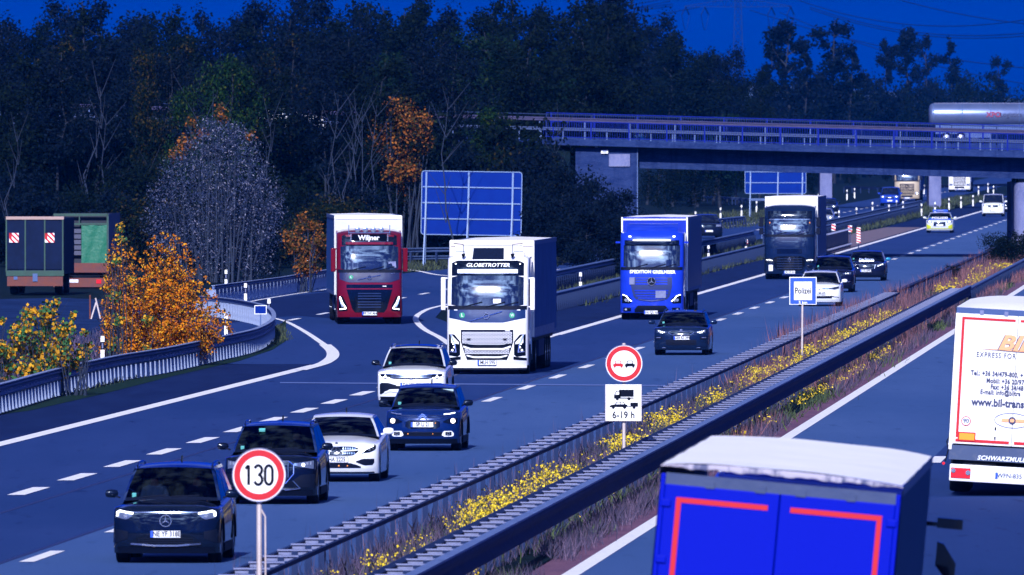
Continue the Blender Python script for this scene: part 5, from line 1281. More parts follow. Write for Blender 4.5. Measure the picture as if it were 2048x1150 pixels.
# --- blue truck
bp = paint('paint_truck_blue', (.008, .035, .46), .1, .3)
t3, F, tr3 = truck('blue articulated truck reading SPEDITION GREILMEIER with blue box trailer', vpos(1303, 640), ROADROT, bp, header=paint('panel_blue', (.008, .03, .40), 0, .5), th=3.98, top=3.45, wst=2.95, wsb=2.05, curtain=M['tarp_dark'], pw=3.8,
    slant=[(.28, .08), (.42, 0), (1.3, .0), (1.8, .04), (2.05, .08), (2.35, .145), (2.65, .22), (2.95, .315), (3.05, .315), (3.3, .40), (3.45, .55)])
m = MB(); frame_m = m; m.box(-1.25, 1.25, -.02, .02, 3.86, 3.92); m.build('header_trim', M['plate_white'], tr3, smooth=0)
for s in (1, -1): part(tr3, 'corner_trim', M['plate_white'], lambda m: m.box(s*1.24, s*1.30, -.03, .0, 1.1, 3.98))
part(t3, 'roof_spoiler', bp, lambda m: m.grid([[(x, .55 + abs(x)**3 * .1, 3.40) for x in (-1.0,-.8,-.5,0,.5,.8,1.0)], [(x, 1.0 + abs(x)**3 * .12, 3.68) for x in (-.98,-.8,-.5,0,.5,.8,.98)], [(x, 1.5, 3.74) for x in (-.96,-.8,-.5,0,.5,.8,.96)], [(x, 2.3, 3.74) for x in (-.94,-.8,-.5,0,.5,.8,.94)]]))
part(t3, 'sun_visor', M['gloss_black'], lambda m: band(m, F, -1.06, 1.06, 3.10, 2.93, off=.10, nx=20, nz=2, th=.08))
part(t3, 'visor_edge', M['plate_white'], lambda m: band(m, F, -.74, .74, 3.13, 3.07, off=.13, nx=12, nz=1))
for s in (1, -1):
    part(t3, 'roof_lamp', M['lamp_on'], lambda m: m.box(s*.86 - .05, s*.86 + .05, F(.86,3.25) - .03, F(.86,3.25), 3.22, 3.27))
    part(t3, 'camera_arm', bp, lambda m: m.box(s*1.24, s*1.42, .6, .7, 2.98, 3.05))
    part(t3, 'headlight', M['gloss_black'], lambda m: sband(m, F, s, .76, 1.15, [(.76,.80),(.90,.92),(1.15,1.02)], [(.76,.72),(.84,.64),(1.15,.66)], off=.014))
    ribbon(F, [(s*1.12,.98),(s*.97,.93),(s*.90,.82),(s*.78,.73)], .035, .03, M['lamp_on'], t3, 'daytime_light'); part(t3, 'projector', M['lamp_off'], lambda m: [m.disc((s*1.0, F(1.0,.78) - .02, .78), .06, 14), m.disc((s*.90, F(.90,.74) - .02, .74), .04, 12)])
    part(t3, 'fog_lamp', M['gloss_black'], lambda m: sband(m, F, s, .80, 1.10, .48, .34, off=.014)); part(t3, 'fog_lens', M['lamp_off'], lambda m: m.disc((s*1.0, F(1.0,.41) - .02, .41), .045, 12))
lettering('SPEDITION', .17, M['plate_white'], t3, (-.43, F(.43,1.88) - .02, 1.87), bold=.007, rot=(R(85), 0, 0)); lettering('GREILMEIER', .17, M['plate_white'], t3, (.48, F(.48,1.88) - .02, 1.86), bold=.007, rot=(R(85), 0, 0))
part(t3, 'grille', mat('grille_blue_black', (.006, .018, .10), .3, coat=.4), lambda m: band(m, F, -.80, .80, [(-.80,1.66),(.80,1.66)], [(-.80,1.30),(-.78,1.0),(-.60,.80),(.60,.80),(.78,1.0),(.80,1.30)], off=.014, nx=16))
for z, x in ((1.60,.62),(1.50,.62),(1.40,.62),(1.14,.66),(1.04,.64),(.94,.60),(.85,.52)): part(t3, 'grille_slat', bp, lambda m: band(m, F, -x, x, z + .025, z - .025, off=.03, nx=8, nz=1))
part(t3, 'chrome_wing', M['lens'], lambda m: band(m, F, -.50, .50, [(-.5,.80),(0,.76),(.5,.80)], [(-.5,.785),(0,.73),(.5,.785)], off=.05, nx=8, nz=1))
part(t3, 'badge_disc', M['gloss_black'], lambda m: m.disc((0, F(0,1.5) - .05, 1.50), .17, 28)); star3(t3, F, 0, 1.50, .165, off=.07)
part(t3, 'toll_plate', M['rung'], lambda m: m.box(-.86, -.66, F(.7,1.5) - .05, F(.7,1.5) - .04, 1.38, 1.66)); part(t3, 'covered_plate', M['rung'], lambda m: m.box(.16, .56, F(.3,1.0) - .06, F(.3,1.0) - .05, .86, 1.14))
part(t3, 'lower_grille', M['plastic'], lambda m: band(m, F, -.66, .66, [(-.66,.42),(-.55,.56),(.55,.56),(.66,.42)], [(-.66,.30),(.66,.30)], off=.014))
plate(F, t3, -.02, .30, 'HU QU 60', w=.54, h=.13, off=.05)

# --- black truck
dk = paint('paint_truck_dark', (.004, .012, .045), .1, .25)
t4, F, tr4 = truck('dark blue-black truck with white-edged trailer, farthest big truck before the bridge', vpos(1579, 559), ROADROT, dk, header=paint('panel_white', (.74, .74, .76), 0, .5), th=4.05, top=3.6, wsb=2.20, wst=2.95, curtain=M['tarp_dark'])
tmirror(t4, F, 1.24, M['plastic'], z0=2.2, z1=3.05, dx=.16)
part(t4, 'header_panel', M['gloss_black'], lambda m: band(m, F, -1.08, 1.08, 3.36, 2.98, off=.03, nx=20)); part(t4, 'bonnet', dk, lambda m: band(m, F, -1.05, 1.05, 2.06, [(-1.05,1.60),(1.05,1.60)], off=.03, nx=20))
part(t4, 'upper_grille', M['gloss_black'], lambda m: band(m, F, -.62, .62, [(-.62,1.50),(.62,1.50)], [(-.5,1.28),(.5,1.28)], off=.03, nx=12)); part(t4, 'grille', M['gloss_black'], lambda m: band(m, F, -.78, .78, [(-.78,1.05),(-.6,1.14),(.6,1.14),(.78,1.05)], [(-.78,.70),(-.6,.45),(.6,.45),(.78,.70)], off=.03, nx=12))
for z in (1.02, .90, .78, .66, .54): part(t4, 'grille_slat', M['zinc_dark'], lambda m: band(m, F, -.62, .62, z + .014, z - .014, off=.045, nx=8, nz=1))
strokes([[(0, 1.10), (.06, .98), (0, .86), (-.06, .98), (0, 1.10)]], .024, F(0, 1) - .06, M['chrome'], t4, name='badge_diamond')
for s in (1, -1):
    part(t4, 'headlight', M['gloss_black'], lambda m: sband(m, F, s, .80, 1.17, [(.80,1.0),(1.17,1.06)], [(.80,.86),(1.17,.82)], off=.014)); ribbon(F, [(s*.84,.93),(s*1.0,.97),(s*1.14,.96)], .03, .03, M['lamp_on'], t4, 'daytime_light'); ribbon(F, [(s*.86,.87),(s*1.12,.88)], .02, .03, M['lamp_off'], t4, 'headlamp_cell')
    part(t4, 'windshield_sticker', M['orange'], lambda m: m.box(s*.98 - .02, s*.98 + .02, F(.98,2.8) - .03, F(.98,2.8) - .02, 2.72, 2.82))
part(t4, 'white_plate', M['plate_white'], lambda m: m.box(-1.02, -.82, F(.95,.6) - .03, F(.95,.6) - .02, .42, .72)); part(t4, 'sun_glare_curtain', M['lens'], lambda m: band(m, F, -1.0, 1.0, 2.97, 2.93, off=.03, nx=8, nz=1))
lettering('VITALI', .13, M['lamp_off'], t4, (.62, F(.62, 2.3) - .03, 2.30), depth=.002)
plate(F, t4, 0, .36, 'SK D5 64', w=.54, h=.13, off=.05)
part(tr4, 'header_rail', M['plate_white'], lambda m: m.box(-1.29, 1.29, -.03, .4, 3.93, 4.06))

# --- two distant trucks
def fartruck(label, px, py, P, rz, wst=2.95, lampon=True, curtain=None, **kw):
    t, F, tr = truck(label, vpos(px, py), rz, P, curtain=curtain or M['tarp_grey'], **kw)
    tmirror(t, F, 1.24, M['plastic'], z0=2.1, z1=2.9)
    part(t, 'grille', M['gloss_black'], lambda m: band(m, F, -.70, .70, 1.75, .70, off=.016, nx=10))
    for z in (1.62, 1.46, 1.30, 1.14, .98, .84): part(t, 'grille_slat', P, lambda m: band(m, F, -.64, .64, z + .03, z - .03, off=.04, nx=6, nz=1))
    for s in (1, -1):
        part(t, 'headlight', M['lamp_off'], lambda m: sband(m, F, s, .78, 1.14, .95, .70, off=.02))
        if lampon: part(t, 'headlamp', M['lamp_on'], lambda m: m.disc((s*.98, F(.98,.82) - .03, .82), .09, 12))
    part(t, 'bumper', P, lambda m: band(m, F, -1.1, 1.1, .55, .30, off=.03, nx=12))
    part(t, 'bumper_grille', M['plastic'], lambda m: band(m, F, -.55, .55, .62, .42, off=.045, nx=12))
    plate(F, t, 0, .36, '', w=.54, h=.13, off=.05)
    return t, F
tf, F = fartruck('sandy beige truck with round emblem coming through under the bridge', 1814, 403, paint('paint_sand', (.42, .34, .24), .1, .4), ROADROT)
ringpart(tf, F, 'badge_ring', M['gloss_black'], 0, 1.5, .2, .05, off=.06)
tf, F = fartruck('white truck with black grille under the bridge, farthest truck on the slip road', 1919, 384, trwhite, ROADROT, lampon=False)
part(tf, 'header_bar', M['gloss_black'], lambda m: band(m, F, -.9, .9, 1.95, 1.72, off=.03, nx=10)); lettering('MAN', .26, M['chrome'], tf, (0, F(0,1.8) - .04, 1.83), bold=.01)

# ------------------------------------------------------------------ lorries seen from behind
def rear_wheels(root, ys, s_w=1.03, w=.42, R_=.5):
    for s in (1, -1):
        for y in ys: wheel(root, (s * s_w, y, R_), R_, w, -s if False else s, truck=True)
# nearest blue box truck
Zb = 152.0
kb = FPX / Zb
xb = wx(1562, Zb) - .34
t5 = empty('articulated_truck', (xb, Zb, 0), -R(3.0), label='nearest truck at the bottom right, blue rear doors with red outline and white roof', cat='truck')
doorblue = mat('paint_door_blue', (.0, .006, .34), .5, spec=.06)
hwB = 1.275; topB = 3.86
for s in (1, -1):
    m = MB(); m.box(s*.004, s*(hwB - .05), -.045, 0, 1.15, topB - .16); d_ = m.build('rear_door', doorblue, t5, smooth=0, bevel=.012)
    m = MB(); xo = hwB - .18
    m.box(s*(xo - .055), s*xo, -.052, -.047, 1.3, topB - .29); m.build('red_tape', M['sign_red'], d_, smooth=0)
    m = MB(); m.box(s*.12, s*(xo - .055 if True else 0), -.052, -.047, topB - .345, topB - .29); m.build('red_tape', M['sign_red'], d_, smooth=0)
    m = MB()
    m = MB()
    for z in (1.5, 2.2, 2.9, 3.5): m.box(s*(hwB - .13), s*(hwB - .02), -.07, -.045, z - .04, z + .04)
    m.build('hinge', doorblue, d_, smooth=0, bevel=.01)
    m = MB(); m.box(s*(hwB - .05), s*hwB, -.05, 0.0, 1.0, topB - .05); m.build('corner_post', doorblue, t5, smooth=0, bevel=.01)
    m = MB(); m.box(s*.16, s*.27, -.06, -.03, topB - .17, topB - .10); m.box(s*.70, s*.80, -.06, -.03, topB - .17, topB - .10); m.build('roof_latch', M['tarp_dark'], t5, smooth=0)
m = MB(); m.box(-hwB + .05, hwB - .05, -.03, .02, topB - .16, topB - .04); m.build('header_beam', M['tarp_dark'], t5, smooth=0)
for s in (1, -1):
    cols = []
    for k in range(69):
        y = .02 + 13.5 * k / 68; d = .010 * math.cos(k * math.pi * .5)
        cols.append([(s * (hwB + d * q), y, z) for z, q in ((1.05, 1), (1.5, 1.2), (2.5, 1.4), (3.5, 1.1), (topB - .02, .3))])
    m = MB(); m.grid(cols); m.build('curtain', mat('tarp_teal' + str(s), (.012, .06, .16), .5, bump=(3, .3, .03)), t5, smooth=50)
rows = []
for i in range(29):
    t = i / 28; y = -.03 + 13.6 * t; row = []
    for j in range(17):
        u = -1 + j / 8; z = topB + .10 - .055 * abs(u) ** 3 - (.022 * (math.sin(math.pi * ((i / 3.5) % 1)) ** .8)) * (1 - u*u) + .004 * math.sin(7 * u + i)
        row.append((u * (hwB + .0), y, z))
    rows.append(row)
m = MB(); m.grid(rows); m.build('roof_tarpaulin', M['tarp_white'], t5, smooth=60)
m = MB(); rag = []
for j in range(49):
    u = -1 + 2 * j / 48; rag.append([(u * (hwB + .012), -.045, topB + .092 - .055*abs(u)**3), (u * (hwB + .012), -.065, topB + .072 - .05*abs(u)**3), (u * (hwB + .012), -.058, topB + .03 + .006 * math.sin(j * 1.9) + .008 * math.sin(j * .7) - .01*abs(u))])
m.grid(rag); m.build('roof_hem', mat('hem', (.34, .31, .38), .7, noise=[(5, (.05, .06, .14), .50, .60, (1, 1, .2))]), t5, smooth=60)
m = MB()
for s in (1, -1): m.grid([[(s * (hwB + .015), y, topB + .05) for y in (-.05, 4, 8, 13.5)], [(s * (hwB + .02), y, topB - .06) for y in (-.05, 4, 8, 13.5)]])
m.build('roof_side_hem', mat('hem_side', (.22, .26, .36), .6), t5, smooth=0)
m = MB(); m.box(-1.2, 1.2, .1, 13.4, .95, 1.1); m.box(-1.2, 1.2, .02, .12, .55, 1.0); m.box(-.5, .5, .5, 13, .6, .95); m.build('frame', M['under'], t5, smooth=0)
rear_wheels(t5, (2.6, 3.9, 5.2)); rear_wheels(t5, (11.0,), .95, .56)
cab = MB(); cab.box(-1.24, 1.24, 14.2, 16.4, .5, 3.5); cab.build('cab', bp, t5, smooth=0, bevel=.12)
wheel(t5, (1.06, 15.5, .5), .5, .32, 1, truck=True); wheel(t5, (-1.06, 15.5, .5), .5, .32, -1, truck=True)
for s in (1, -1):
    m = MB(); m.box(s*1.36, s*1.66, 15.9, 16.05, 3.02, 3.14); m.beam((s*1.2, 15.95, 3.06), (s*1.4, 15.95, 3.06), .05, .05)
    m.add([(s*1.38, 15.9, 2.86), (s*1.46, 15.9, 2.84), (s*1.62, 15.9, 2.62), (s*1.62, 15.9, 2.44), (s*1.52, 15.9, 2.42), (s*1.38, 15.9, 2.58), (s*1.38, 16.05, 2.86), (s*1.46, 16.05, 2.84), (s*1.62, 16.05, 2.62), (s*1.62, 16.05, 2.44), (s*1.52, 16.05, 2.42), (s*1.38, 16.05, 2.58)],
          [(0,1,2,3,4,5), (11,10,9,8,7,6)] + [(i, i+6, (i+1) % 6 + 6, (i+1) % 6) for i in range(6)]); m.build('wing_mirror', M['gloss_black'], t5, smooth=0)

t5.rotation_euler = (0, R(5.2), -R(3.0))
# white lettered truck at the right edge
Zt = 293.0; kt = FPX / Zt
t6 = empty('articulated_truck', (wx(2017, Zt), Zt, 0), -R(3.0), label='white truck seen from behind with red-framed doors and www address, at the right edge', cat='truck')
t6.rotation_euler = (0, R(3.2), -R(3.0))
dw = paint('paint_door_white', (.80, .79, .80), 0, .4)
zT = lambda py: H0 - (py - 249.0) / kt
top6 = zT(632)
M['logo_orange'] = mat('logo_orange', (.80, .36, .16), .5); M['navy'] = mat('navy', (.02, .03, .10), .5)
for s in (1, -1):
    m = MB(); m.box(s*.003, s*1.22, -.04, 0, zT(893), top6); d_ = m.build('rear_door', dw, t6, smooth=0, bevel=.01)
    m = MB(); m.box(s*1.09, s*1.145, -.05, -.042, zT(880), top6 - .07); m.box(s*.05, s*1.145, -.0505, -.0425, top6 - .12, top6 - .07); m.box(s*.05, s*1.145, -.0505, -.0425, zT(889), zT(883)); m.build('red_tape', M['sign_red'], d_, smooth=0)
    m = MB()
    for z in (zT(665), zT(731), zT(799), zT(866)): m.box(s*1.16, s*1.27, -.06, .02, z - .05, z + .05)
    m.build('hinge', dw, d_, smooth=0, bevel=.01)
    m = MB()
    for z in np.linspace(zT(720), zT(880), 3): m.box(s*.42, s*.46, -.06, -.04, z - .03, z + .03)
    m.build('lock_catch', dw, d_, smooth=40)
    m = MB(); m.box(s*1.215, s*1.275, -.05, .0, zT(905), top6); m.build('corner_post', dw, t6, smooth=0)
    m = MB(); m.box(s*.74, s*1.10, -.066, -.051, zT(887), zT(869)); fr_ = m.build('reflector_frame', M['sign_red'], t6, smooth=0)
    m = MB(); m.box(s*.76, s*1.07, -.070, -.067, zT(884.5), zT(871.5)); m.build('orange_reflector', mat('refl_orange', (.85, .30, .01), .4), t6, smooth=0)
m = MB(); m.box(-1.27, 1.27, -.03, .06, top6 + .004, top6 + .12); m.build('header_beam', mat('header_navy', (.02, .06, .2), .5), t6, smooth=0)
for x in (-.75, -.25, .25, .75): m = MB(); m.box(x - .04, x + .04, -.06, -.03, top6 - .01, top6 + .08); m.build('roof_latch', M['rung'], t6, smooth=0)
rows = []
for i in range(22):
    y = -.02 + 13.4 * i / 21
    rows.append([(u * 1.27, y, top6 + .12 + (.10 if i else 0) * (1 - abs(u) ** 3) * (1 + .25 * math.sin(i * 1.3)) - .0) for u in [-1 + j / 6 for j in range(13)]])
m = MB(); m.grid(rows); m.build('roof_tarpaulin', M['tarp_white'], t6, smooth=60)
for s in (1, -1):
    m = MB(); m.grid([[(s * (1.275 + .01 * math.cos(k * 1.57)), .02 + 13.4 * k / 40, z) for z in (1.05, 2.2, top6 + .1)] for k in range(41)]); m.build('curtain', M['tarp_grey'], t6, smooth=50)
def t6text(s, size, px, py, mtl, **kw):
    x = (px - 2023.0) / kt; return lettering(s, size, mtl, t6, (x, -.0545, zT(py)), align='LEFT', rot=(R(90), 0, 0), depth=.002, **kw)
t6text('Tel.: +36 34/479-800, +', .135, 1934, 750, M['navy'], bold=.005, spacing=1.08, sx=.76)
t6text('Mobil: +36 20/97', .135, 1966, 764, M['navy'], bold=.005, spacing=1.08, sx=.76)
t6text('Fax: +36 34/48', .135, 1975, 776, M['navy'], bold=.005, spacing=1.08, sx=.76)
t6text('E-mail: info@biltra', .135, 1955, 787, M['navy'], bold=.004, spacing=1.05, sx=.76)
t6text('www.bil-trans', .215, 1939, 808, M['navy'], bold=.008, spacing=1.02, sx=.86)
t6text('EXPRESS FOR', .15, 1943, 713, M['navy'], bold=.001, spacing=1.2, sx=.78)
t6text('BIL', .42, 1983, 688, M['navy'], bold=.014, shear=.35, sx=1.25); o = t6text('BIL', .42, 1985, 687.5, M['logo_orange'], bold=.014, shear=.35, sx=1.25); o.location.y -= .004
m = MB(); m.poly([((1938-2023)/kt, zT(700.5)), ((2080-2023)/kt, zT(699)), ((2080-2023)/kt, zT(704))], -.056, .003); m.build('logo_swoosh', M['logo_orange'], t6, smooth=0)
m = MB(); m.poly([((1950-2023)/kt, zT(701.8)), ((2080-2023)/kt, zT(704)), ((2080-2023)/kt, zT(705.4))], -.057, .003); m.build('logo_swoosh', M['navy'], t6, smooth=0)
cx, cz = (1930-2023)/kt, zT(847)
m = MB(); m.disc((cx, -.054, cz), .098, 28, 'Y', .003); m.build('speed_sticker', M['sign_red'], t6); m = MB(); m.disc((cx, -.058, cz), .082, 28, 'Y', .003); m.build('speed_sticker_field', M['plate_white'], t6)
lettering('90', .12, M['navy'], t6, (cx, -.063, cz), bold=.003, depth=.001)
cx, cz = (2022-2023)/kt, zT(841)
m = MB(); m.box(cx - .22, cx + .26, -.056, -.052, cz - .035, cz + .035); m.build('logo_band', M['logo_orange'], t6, smooth=0)
m = MB(); m.lathe([(0, .075), (-.006, .075), (-.006, .045), (0, .045)], 'Y', 20, (cx, -.056, cz)); m.build('logo_ring', M['navy'], t6)
ell = [(cx + .36*math.cos(2*math.pi*k/32), cz + .15*math.sin(2*math.pi*k/32)) for k in range(33)]
strokes([ell], .012, -.0535, M['rung'], t6, name='logo_ellipse')
m = MB(); m.box((1990-2023)/kt - .02, (1990-2023)/kt + .01, -.06, -.04, zT(862), zT(856)); m.box((1990-2023)/kt - .02, (1990-2023)/kt + .01, -.06, -.04, zT(881), zT(875)); m.build('catch', M['gloss_black'], t6, smooth=0)
m = MB(); m.box(-1.26, 1.26, -.02, .25, zT(925), zT(896)); sk = m.build('rear_sill', mat('sill_navy', (.025, .05, .13), .5, noise=[(6, (.05, .07, .14), .5, .7, (1, 1, 1))]), t6, smooth=0)
t_o = lettering('SCHWARZMULLER', .125, M['plate_white'], t6, ((2012-2023)/kt, -.026, zT(919)), bold=.004, shear=.25, spacing=1.1, depth=.002)
m = MB(); m.box(-1.23, 1.23, -.06, .04, zT(968), zT(934)); m.build('rear_bumper', dw, t6, smooth=0, bevel=.02)
for s in (1, -1):
    m = MB(); m.box(s*.80, s*1.20, -.085, -.06, zT(962), zT(941)); l_ = m.build('tail_light', M['tail_red'], t6, smooth=0, bevel=.01)
    m = MB(); m.disc((s*.85, -.095, zT(950)), .05, 14); m.disc((s*1.15, -.095, zT(947)), .045, 14); m.build('reverse_lamp', M['lamp_off'], l_)
    m = MB(); m.tube([(s*1.27, .1, zT(880)), (s*1.32, .1, zT(890)), (s*1.28, .1, zT(905)), (s*1.33, .05, zT(930))], .014, 6); m.build('marker_arm', M['rubber'], t6)
    m = MB(); m.disc((s*1.36, .03, zT(934)), .03, 12); m.build('marker_lamp', M['tail_red'], t6)
xp = (2021-2023)/kt
m = MB(); m.box(xp - .27, xp + .27, -.075, -.062, zT(959), zT(946)); p_ = m.build('licence_plate', M['plate_white'], t6, smooth=0)
m = MB(); m.box(xp - .27, xp - .22, -.078, -.075, zT(959), zT(946)); m.build('blue_strip', M['sign_blue'], p_, smooth=0); lettering('WFN-835', .125, M['navy'], p_, (xp + .02, -.0765, zT(952.5)), bold=.003, depth=.001)
m = MB(); m.box(-.95, -.3, .1, .3, .5, .95); m.box(-1.0, 1.0, .2, 13, .75, 1.1); m.box(-1.15, 1.15, .3, .34, .45, .80); m.build('frame', M['under'], t6, smooth=0)
rear_wheels(t6, (1.6, 2.9, 4.2))
m = MB(); m.box(-1.2, -.7, 1.0, 1.04, .25, .8); m.box(.7, 1.2, 1.0, 1.04, .25, .8); m.build('mudflap', M['rubber'], t6, smooth=0)
cab = MB(); cab.box(-1.24, 1.24, 13.9, 16.0, .5, 3.5); cab.build('cab', trwhite, t6, smooth=0, bevel=.12)

# ------------------------------------------------------------------ tank truck on the rear bridge
Zk = 1306.0
tk = empty('tank_truck', (wx(1857, Zk), Zk, 5.9), 0, label='silver tank truck with red and dark lettering on the bridge at the right edge', cat='truck')
zk = lambda py: wz(py, Zk) - 5.9
rr_ = (zk(207) - zk(252)) / 2; zc_ = zk(207) - rr_
steel = mat('tank_steel', (.13, .17, .32), .35, .5, noise=[(.6, (.09, .13, .26), .4, .7, (1, 1, 1))])
m = MB(); m.lathe([(0, .01), (.04, rr_*.55), (.12, rr_*.85), (.25, rr_*.97), (.4, rr_), (11.5, rr_), (11.65, rr_*.9), (11.8, .01)], 'X', 40, (0, 0, zc_)); m.build('tank', steel, tk, smooth=40)
for x in (.4, 3.0, 5.6, 8.2, 10.8): m = MB(); m.lathe([(x, rr_), (x, rr_ + .02), (x + .08, rr_ + .02), (x + .08, rr_)], 'X', 40, (0, 0, zc_)); m.build('tank_band', M['zinc'], tk, smooth=40)
m = MB(); m.box(.5, 11, -.25, .25, zc_ + rr_ - .01, zc_ + rr_ + .05)
for k in range(14): m.box(.6 + k*.8, .64 + k*.8, -.25, -.22, zc_ + rr_, zc_ + rr_ + .09)
m.build('walkway', M['rung'], tk, smooth=0)
lettering('XPO', .62, mat('xpo_red', (.22, .01, .06), .5), tk, (wx(1972, Zk) - wx(1857, Zk), -rr_ - .03, zc_ + .0), align='LEFT', bold=.02, sx=1.05)
lettering('Logistics', .58, M['navy'], tk, (wx(1999, Zk) - wx(1857, Zk), -rr_ - .03, zc_ - .0), align='LEFT', bold=.008)
m = MB(); m.box(.6, 11, -.5, .5, .85, zc_ - rr_ + .15); m.box(3.3, 5.6, -1.1, -.9, .5, 1.5); m.build('frame', M['zinc'], tk, smooth=0)
for y_ in (-.9, .9):
    for x in (1.6, 2.9, 4.2, 9.6): 
        q = MB(); q.lathe([(-.15, .3), (-.15, .5), (.15, .5), (.15, .3)], 'Y', 20, (x, y_, .5)); q.build('wheel', M['rubber'], tk)
        q = MB(); q.lathe([(-.1, .29), (-.12, .15), (-.16, .01)] if y_ < 0 else [(.1, .29), (.12, .15), (.16, .01)], 'Y', 16, (x, y_, .5)); q.build('rim', M['alloy'], tk)

# ------------------------------------------------------------------ two parked trailers on the left
Zl = 640.0; kl = FPX / Zl
gsteel = mat('trailer_green', (.002, .05, .034), .5, noise=[(2, (.002, .03, .025), .4, .7, (1, 1, 1))])
rust = mat('trailer_rust', (.13, .026, .016), .7, noise=[(3, (.09, .025, .03), .4, .7, (1, 1, 1))])
bwall = mat('trailer_dark', (.004, .011, .045), .6, spec=.06, noise=[(2, (.003, .008, .03), .4, .7, (1, 1, 1))])
ta = empty('box_trailer', (wx(70, Zl), Zl, 0), -R(2.0), label='dark parked box trailer with green frame and two red-white squares, left one', cat='trailer')
zl_ = lambda py: wz(py, Zl)
hwl = 58 / kl
m = MB(); m.box(-hwl, hwl, .05, 7.0, zl_(548), zl_(437)); m.build('box', bwall, ta, smooth=0)
for x0, x1 in ((-1.28, -.45), (-.42, .42), (.45, 1.28)): m = MB(); m.box(x0, x1, .0, .05, zl_(538), zl_(441)); m.build('panel', bwall, ta, smooth=0)
m = MB()
for x in (-1.28, -.435, .435, 1.24): m.box(x - .03, x + .03, -.04, 0.0, zl_(545), zl_(437))
m.build('frame_post', gsteel, ta, smooth=0)
m = MB(); m.box(-hwl, hwl, -.05, .05, zl_(552), zl_(541)); m.build('frame_beam', gsteel, ta, smooth=0)
m = MB(); m.box(-hwl, hwl, -.06, .3, zl_(439), zl_(433)); m.build('roof_edge', mat('wood', (.35, .24, .22), .7), ta, smooth=0)
m = MB(); m.box(-hwl + .05, hwl - .05, -.05, .2, zl_(572), zl_(553)); m.build('chassis', rust, ta, smooth=0)
for x in (wx(28, Zl), wx(99.5, Zl)):
    xx = x - wx(70, Zl); z0 = zl_(485); s_ = 19 / kl
    m = MB(); m.box(xx - s_/2, xx + s_/2, -.06, -.045, z0, z0 + s_); bd_ = m.build('warning_square', M['sign_white'], ta, smooth=0)
    for k in range(3):
        a0 = -s_ * .55 + k * s_ * .55; pts = []
        def cl_(v, a=xx - s_/2, b=xx + s_/2): return max(a, min(b, v))
        P4 = []
        for t in np.linspace(0, 1, 9): P4.append((cl_(xx + a0 - s_*.05 + s_*(.5 - t) + 0), z0 + s_*t))
        P5 = [(cl_(x_ + s_*.26), z_) for x_, z_ in P4]
        m = MB(); m.grid([[(p[0], -.064, p[1]) for p in P4], [(p[0], -.064, p[1]) for p in P5]]); m.build('stripe', M['sign_red'], bd_, smooth=0)
m = MB(); m.box(-.95, .95, .2, 6.8, .5, 1.0); m.build('frame', M['under'], ta, smooth=0)
m = MB(); m.box(-.95, -.78, -.08, -.05, .68, .82); m.box(-.1, .12, -.1, -.05, .6, .95); m.build('coupling', M['zinc'], ta, smooth=0)
for s in (1, -1):
    for y in (1.2, 5.2): wheel(ta, (s * 1.0, y, .48), .48, .35, s, truck=True)
tb = empty('tarpaulin_trailer', (wx(162, 668), 668, 0), -R(2.5), label='parked trailer with torn green tarpaulin and orange sill, right one', cat='trailer')
zq = lambda py: wz(py, 668)
kq = FPX / 668
hwq = 46 / kq * 1.2
m = MB(); m.box(-hwq, hwq, .35, 7.5, .9, zq(428)); m.build('box', mat('trailer_void', (.01, .015, .03), .8), tb, smooth=0)
m = MB()
m.box(-hwq, hwq, -.02, .06, zq(432), zq(427)); m.box(hwq - .09, hwq, -.02, .06, zq(540), zq(427)); m.box(-hwq, hwq, -.021, .05, zq(450), zq(446)); m.box(-.1, -.05, -.02, .05, zq(446), zq(432))
m.build('green_frame', gsteel, tb, smooth=0)
rows = []
for i in range(9):
    z = zq(450) + (zq(528) - zq(450)) * i / 8
    rows.append([(.02 + (hwq - .10) * j / 10, .0 + .03 * math.sin(j * 1.1 + i * .6), z - (.1 * (1 - j/10)**2 if i == 8 else 0)) for j in range(11)])
m = MB(); m.grid(rows); m.build('torn_tarpaulin', mat('tarp_green', (.002, .12, .065), .5, bump=(4, .5, .05)), tb, smooth=60)
for k in range(5):
    m = MB(); z = zq(462 + k * 11); m.box(-hwq + .1, 0, .05, .09, z - .10, z + .10); m.build('board', mat('board_grey%d' % k, (.05, .055, .10), .7), tb, smooth=0)
m = MB(); m.box(-hwq, hwq, -.05, .3, zq(545), zq(526)); m.build('sill', rust, tb, smooth=0)
m = MB(); m.box(-hwq, hwq, -.06, .2, zq(574), zq(556)); m.build('rear_beam', rust, tb, smooth=0)
m = MB(); m.box(-.65, -.12, -.08, -.061, zq(565), zq(559)); p_ = m.build('licence_plate', M['plate_white'], tb, smooth=0)
m = MB(); m.box(.72, .95, -.09, -.061, zq(567), zq(559)); m.build('tail_light', M['tail_red'], tb, smooth=0)
m = MB(); m.box(hwq, hwq + .01, 0, 7.5, zq(540), zq(427)); m.build('side_curtain', M['tarp_dark'], tb, smooth=0)
m = MB(); m.box(-1, 1, .2, 7.2, .55, .95); m.build('frame', M['under'], tb, smooth=0)
for s in (1, -1):
    for y in (1.2, 5.6): wheel(tb, (s * 1.0, y, .48), .48, .35, s, truck=True)
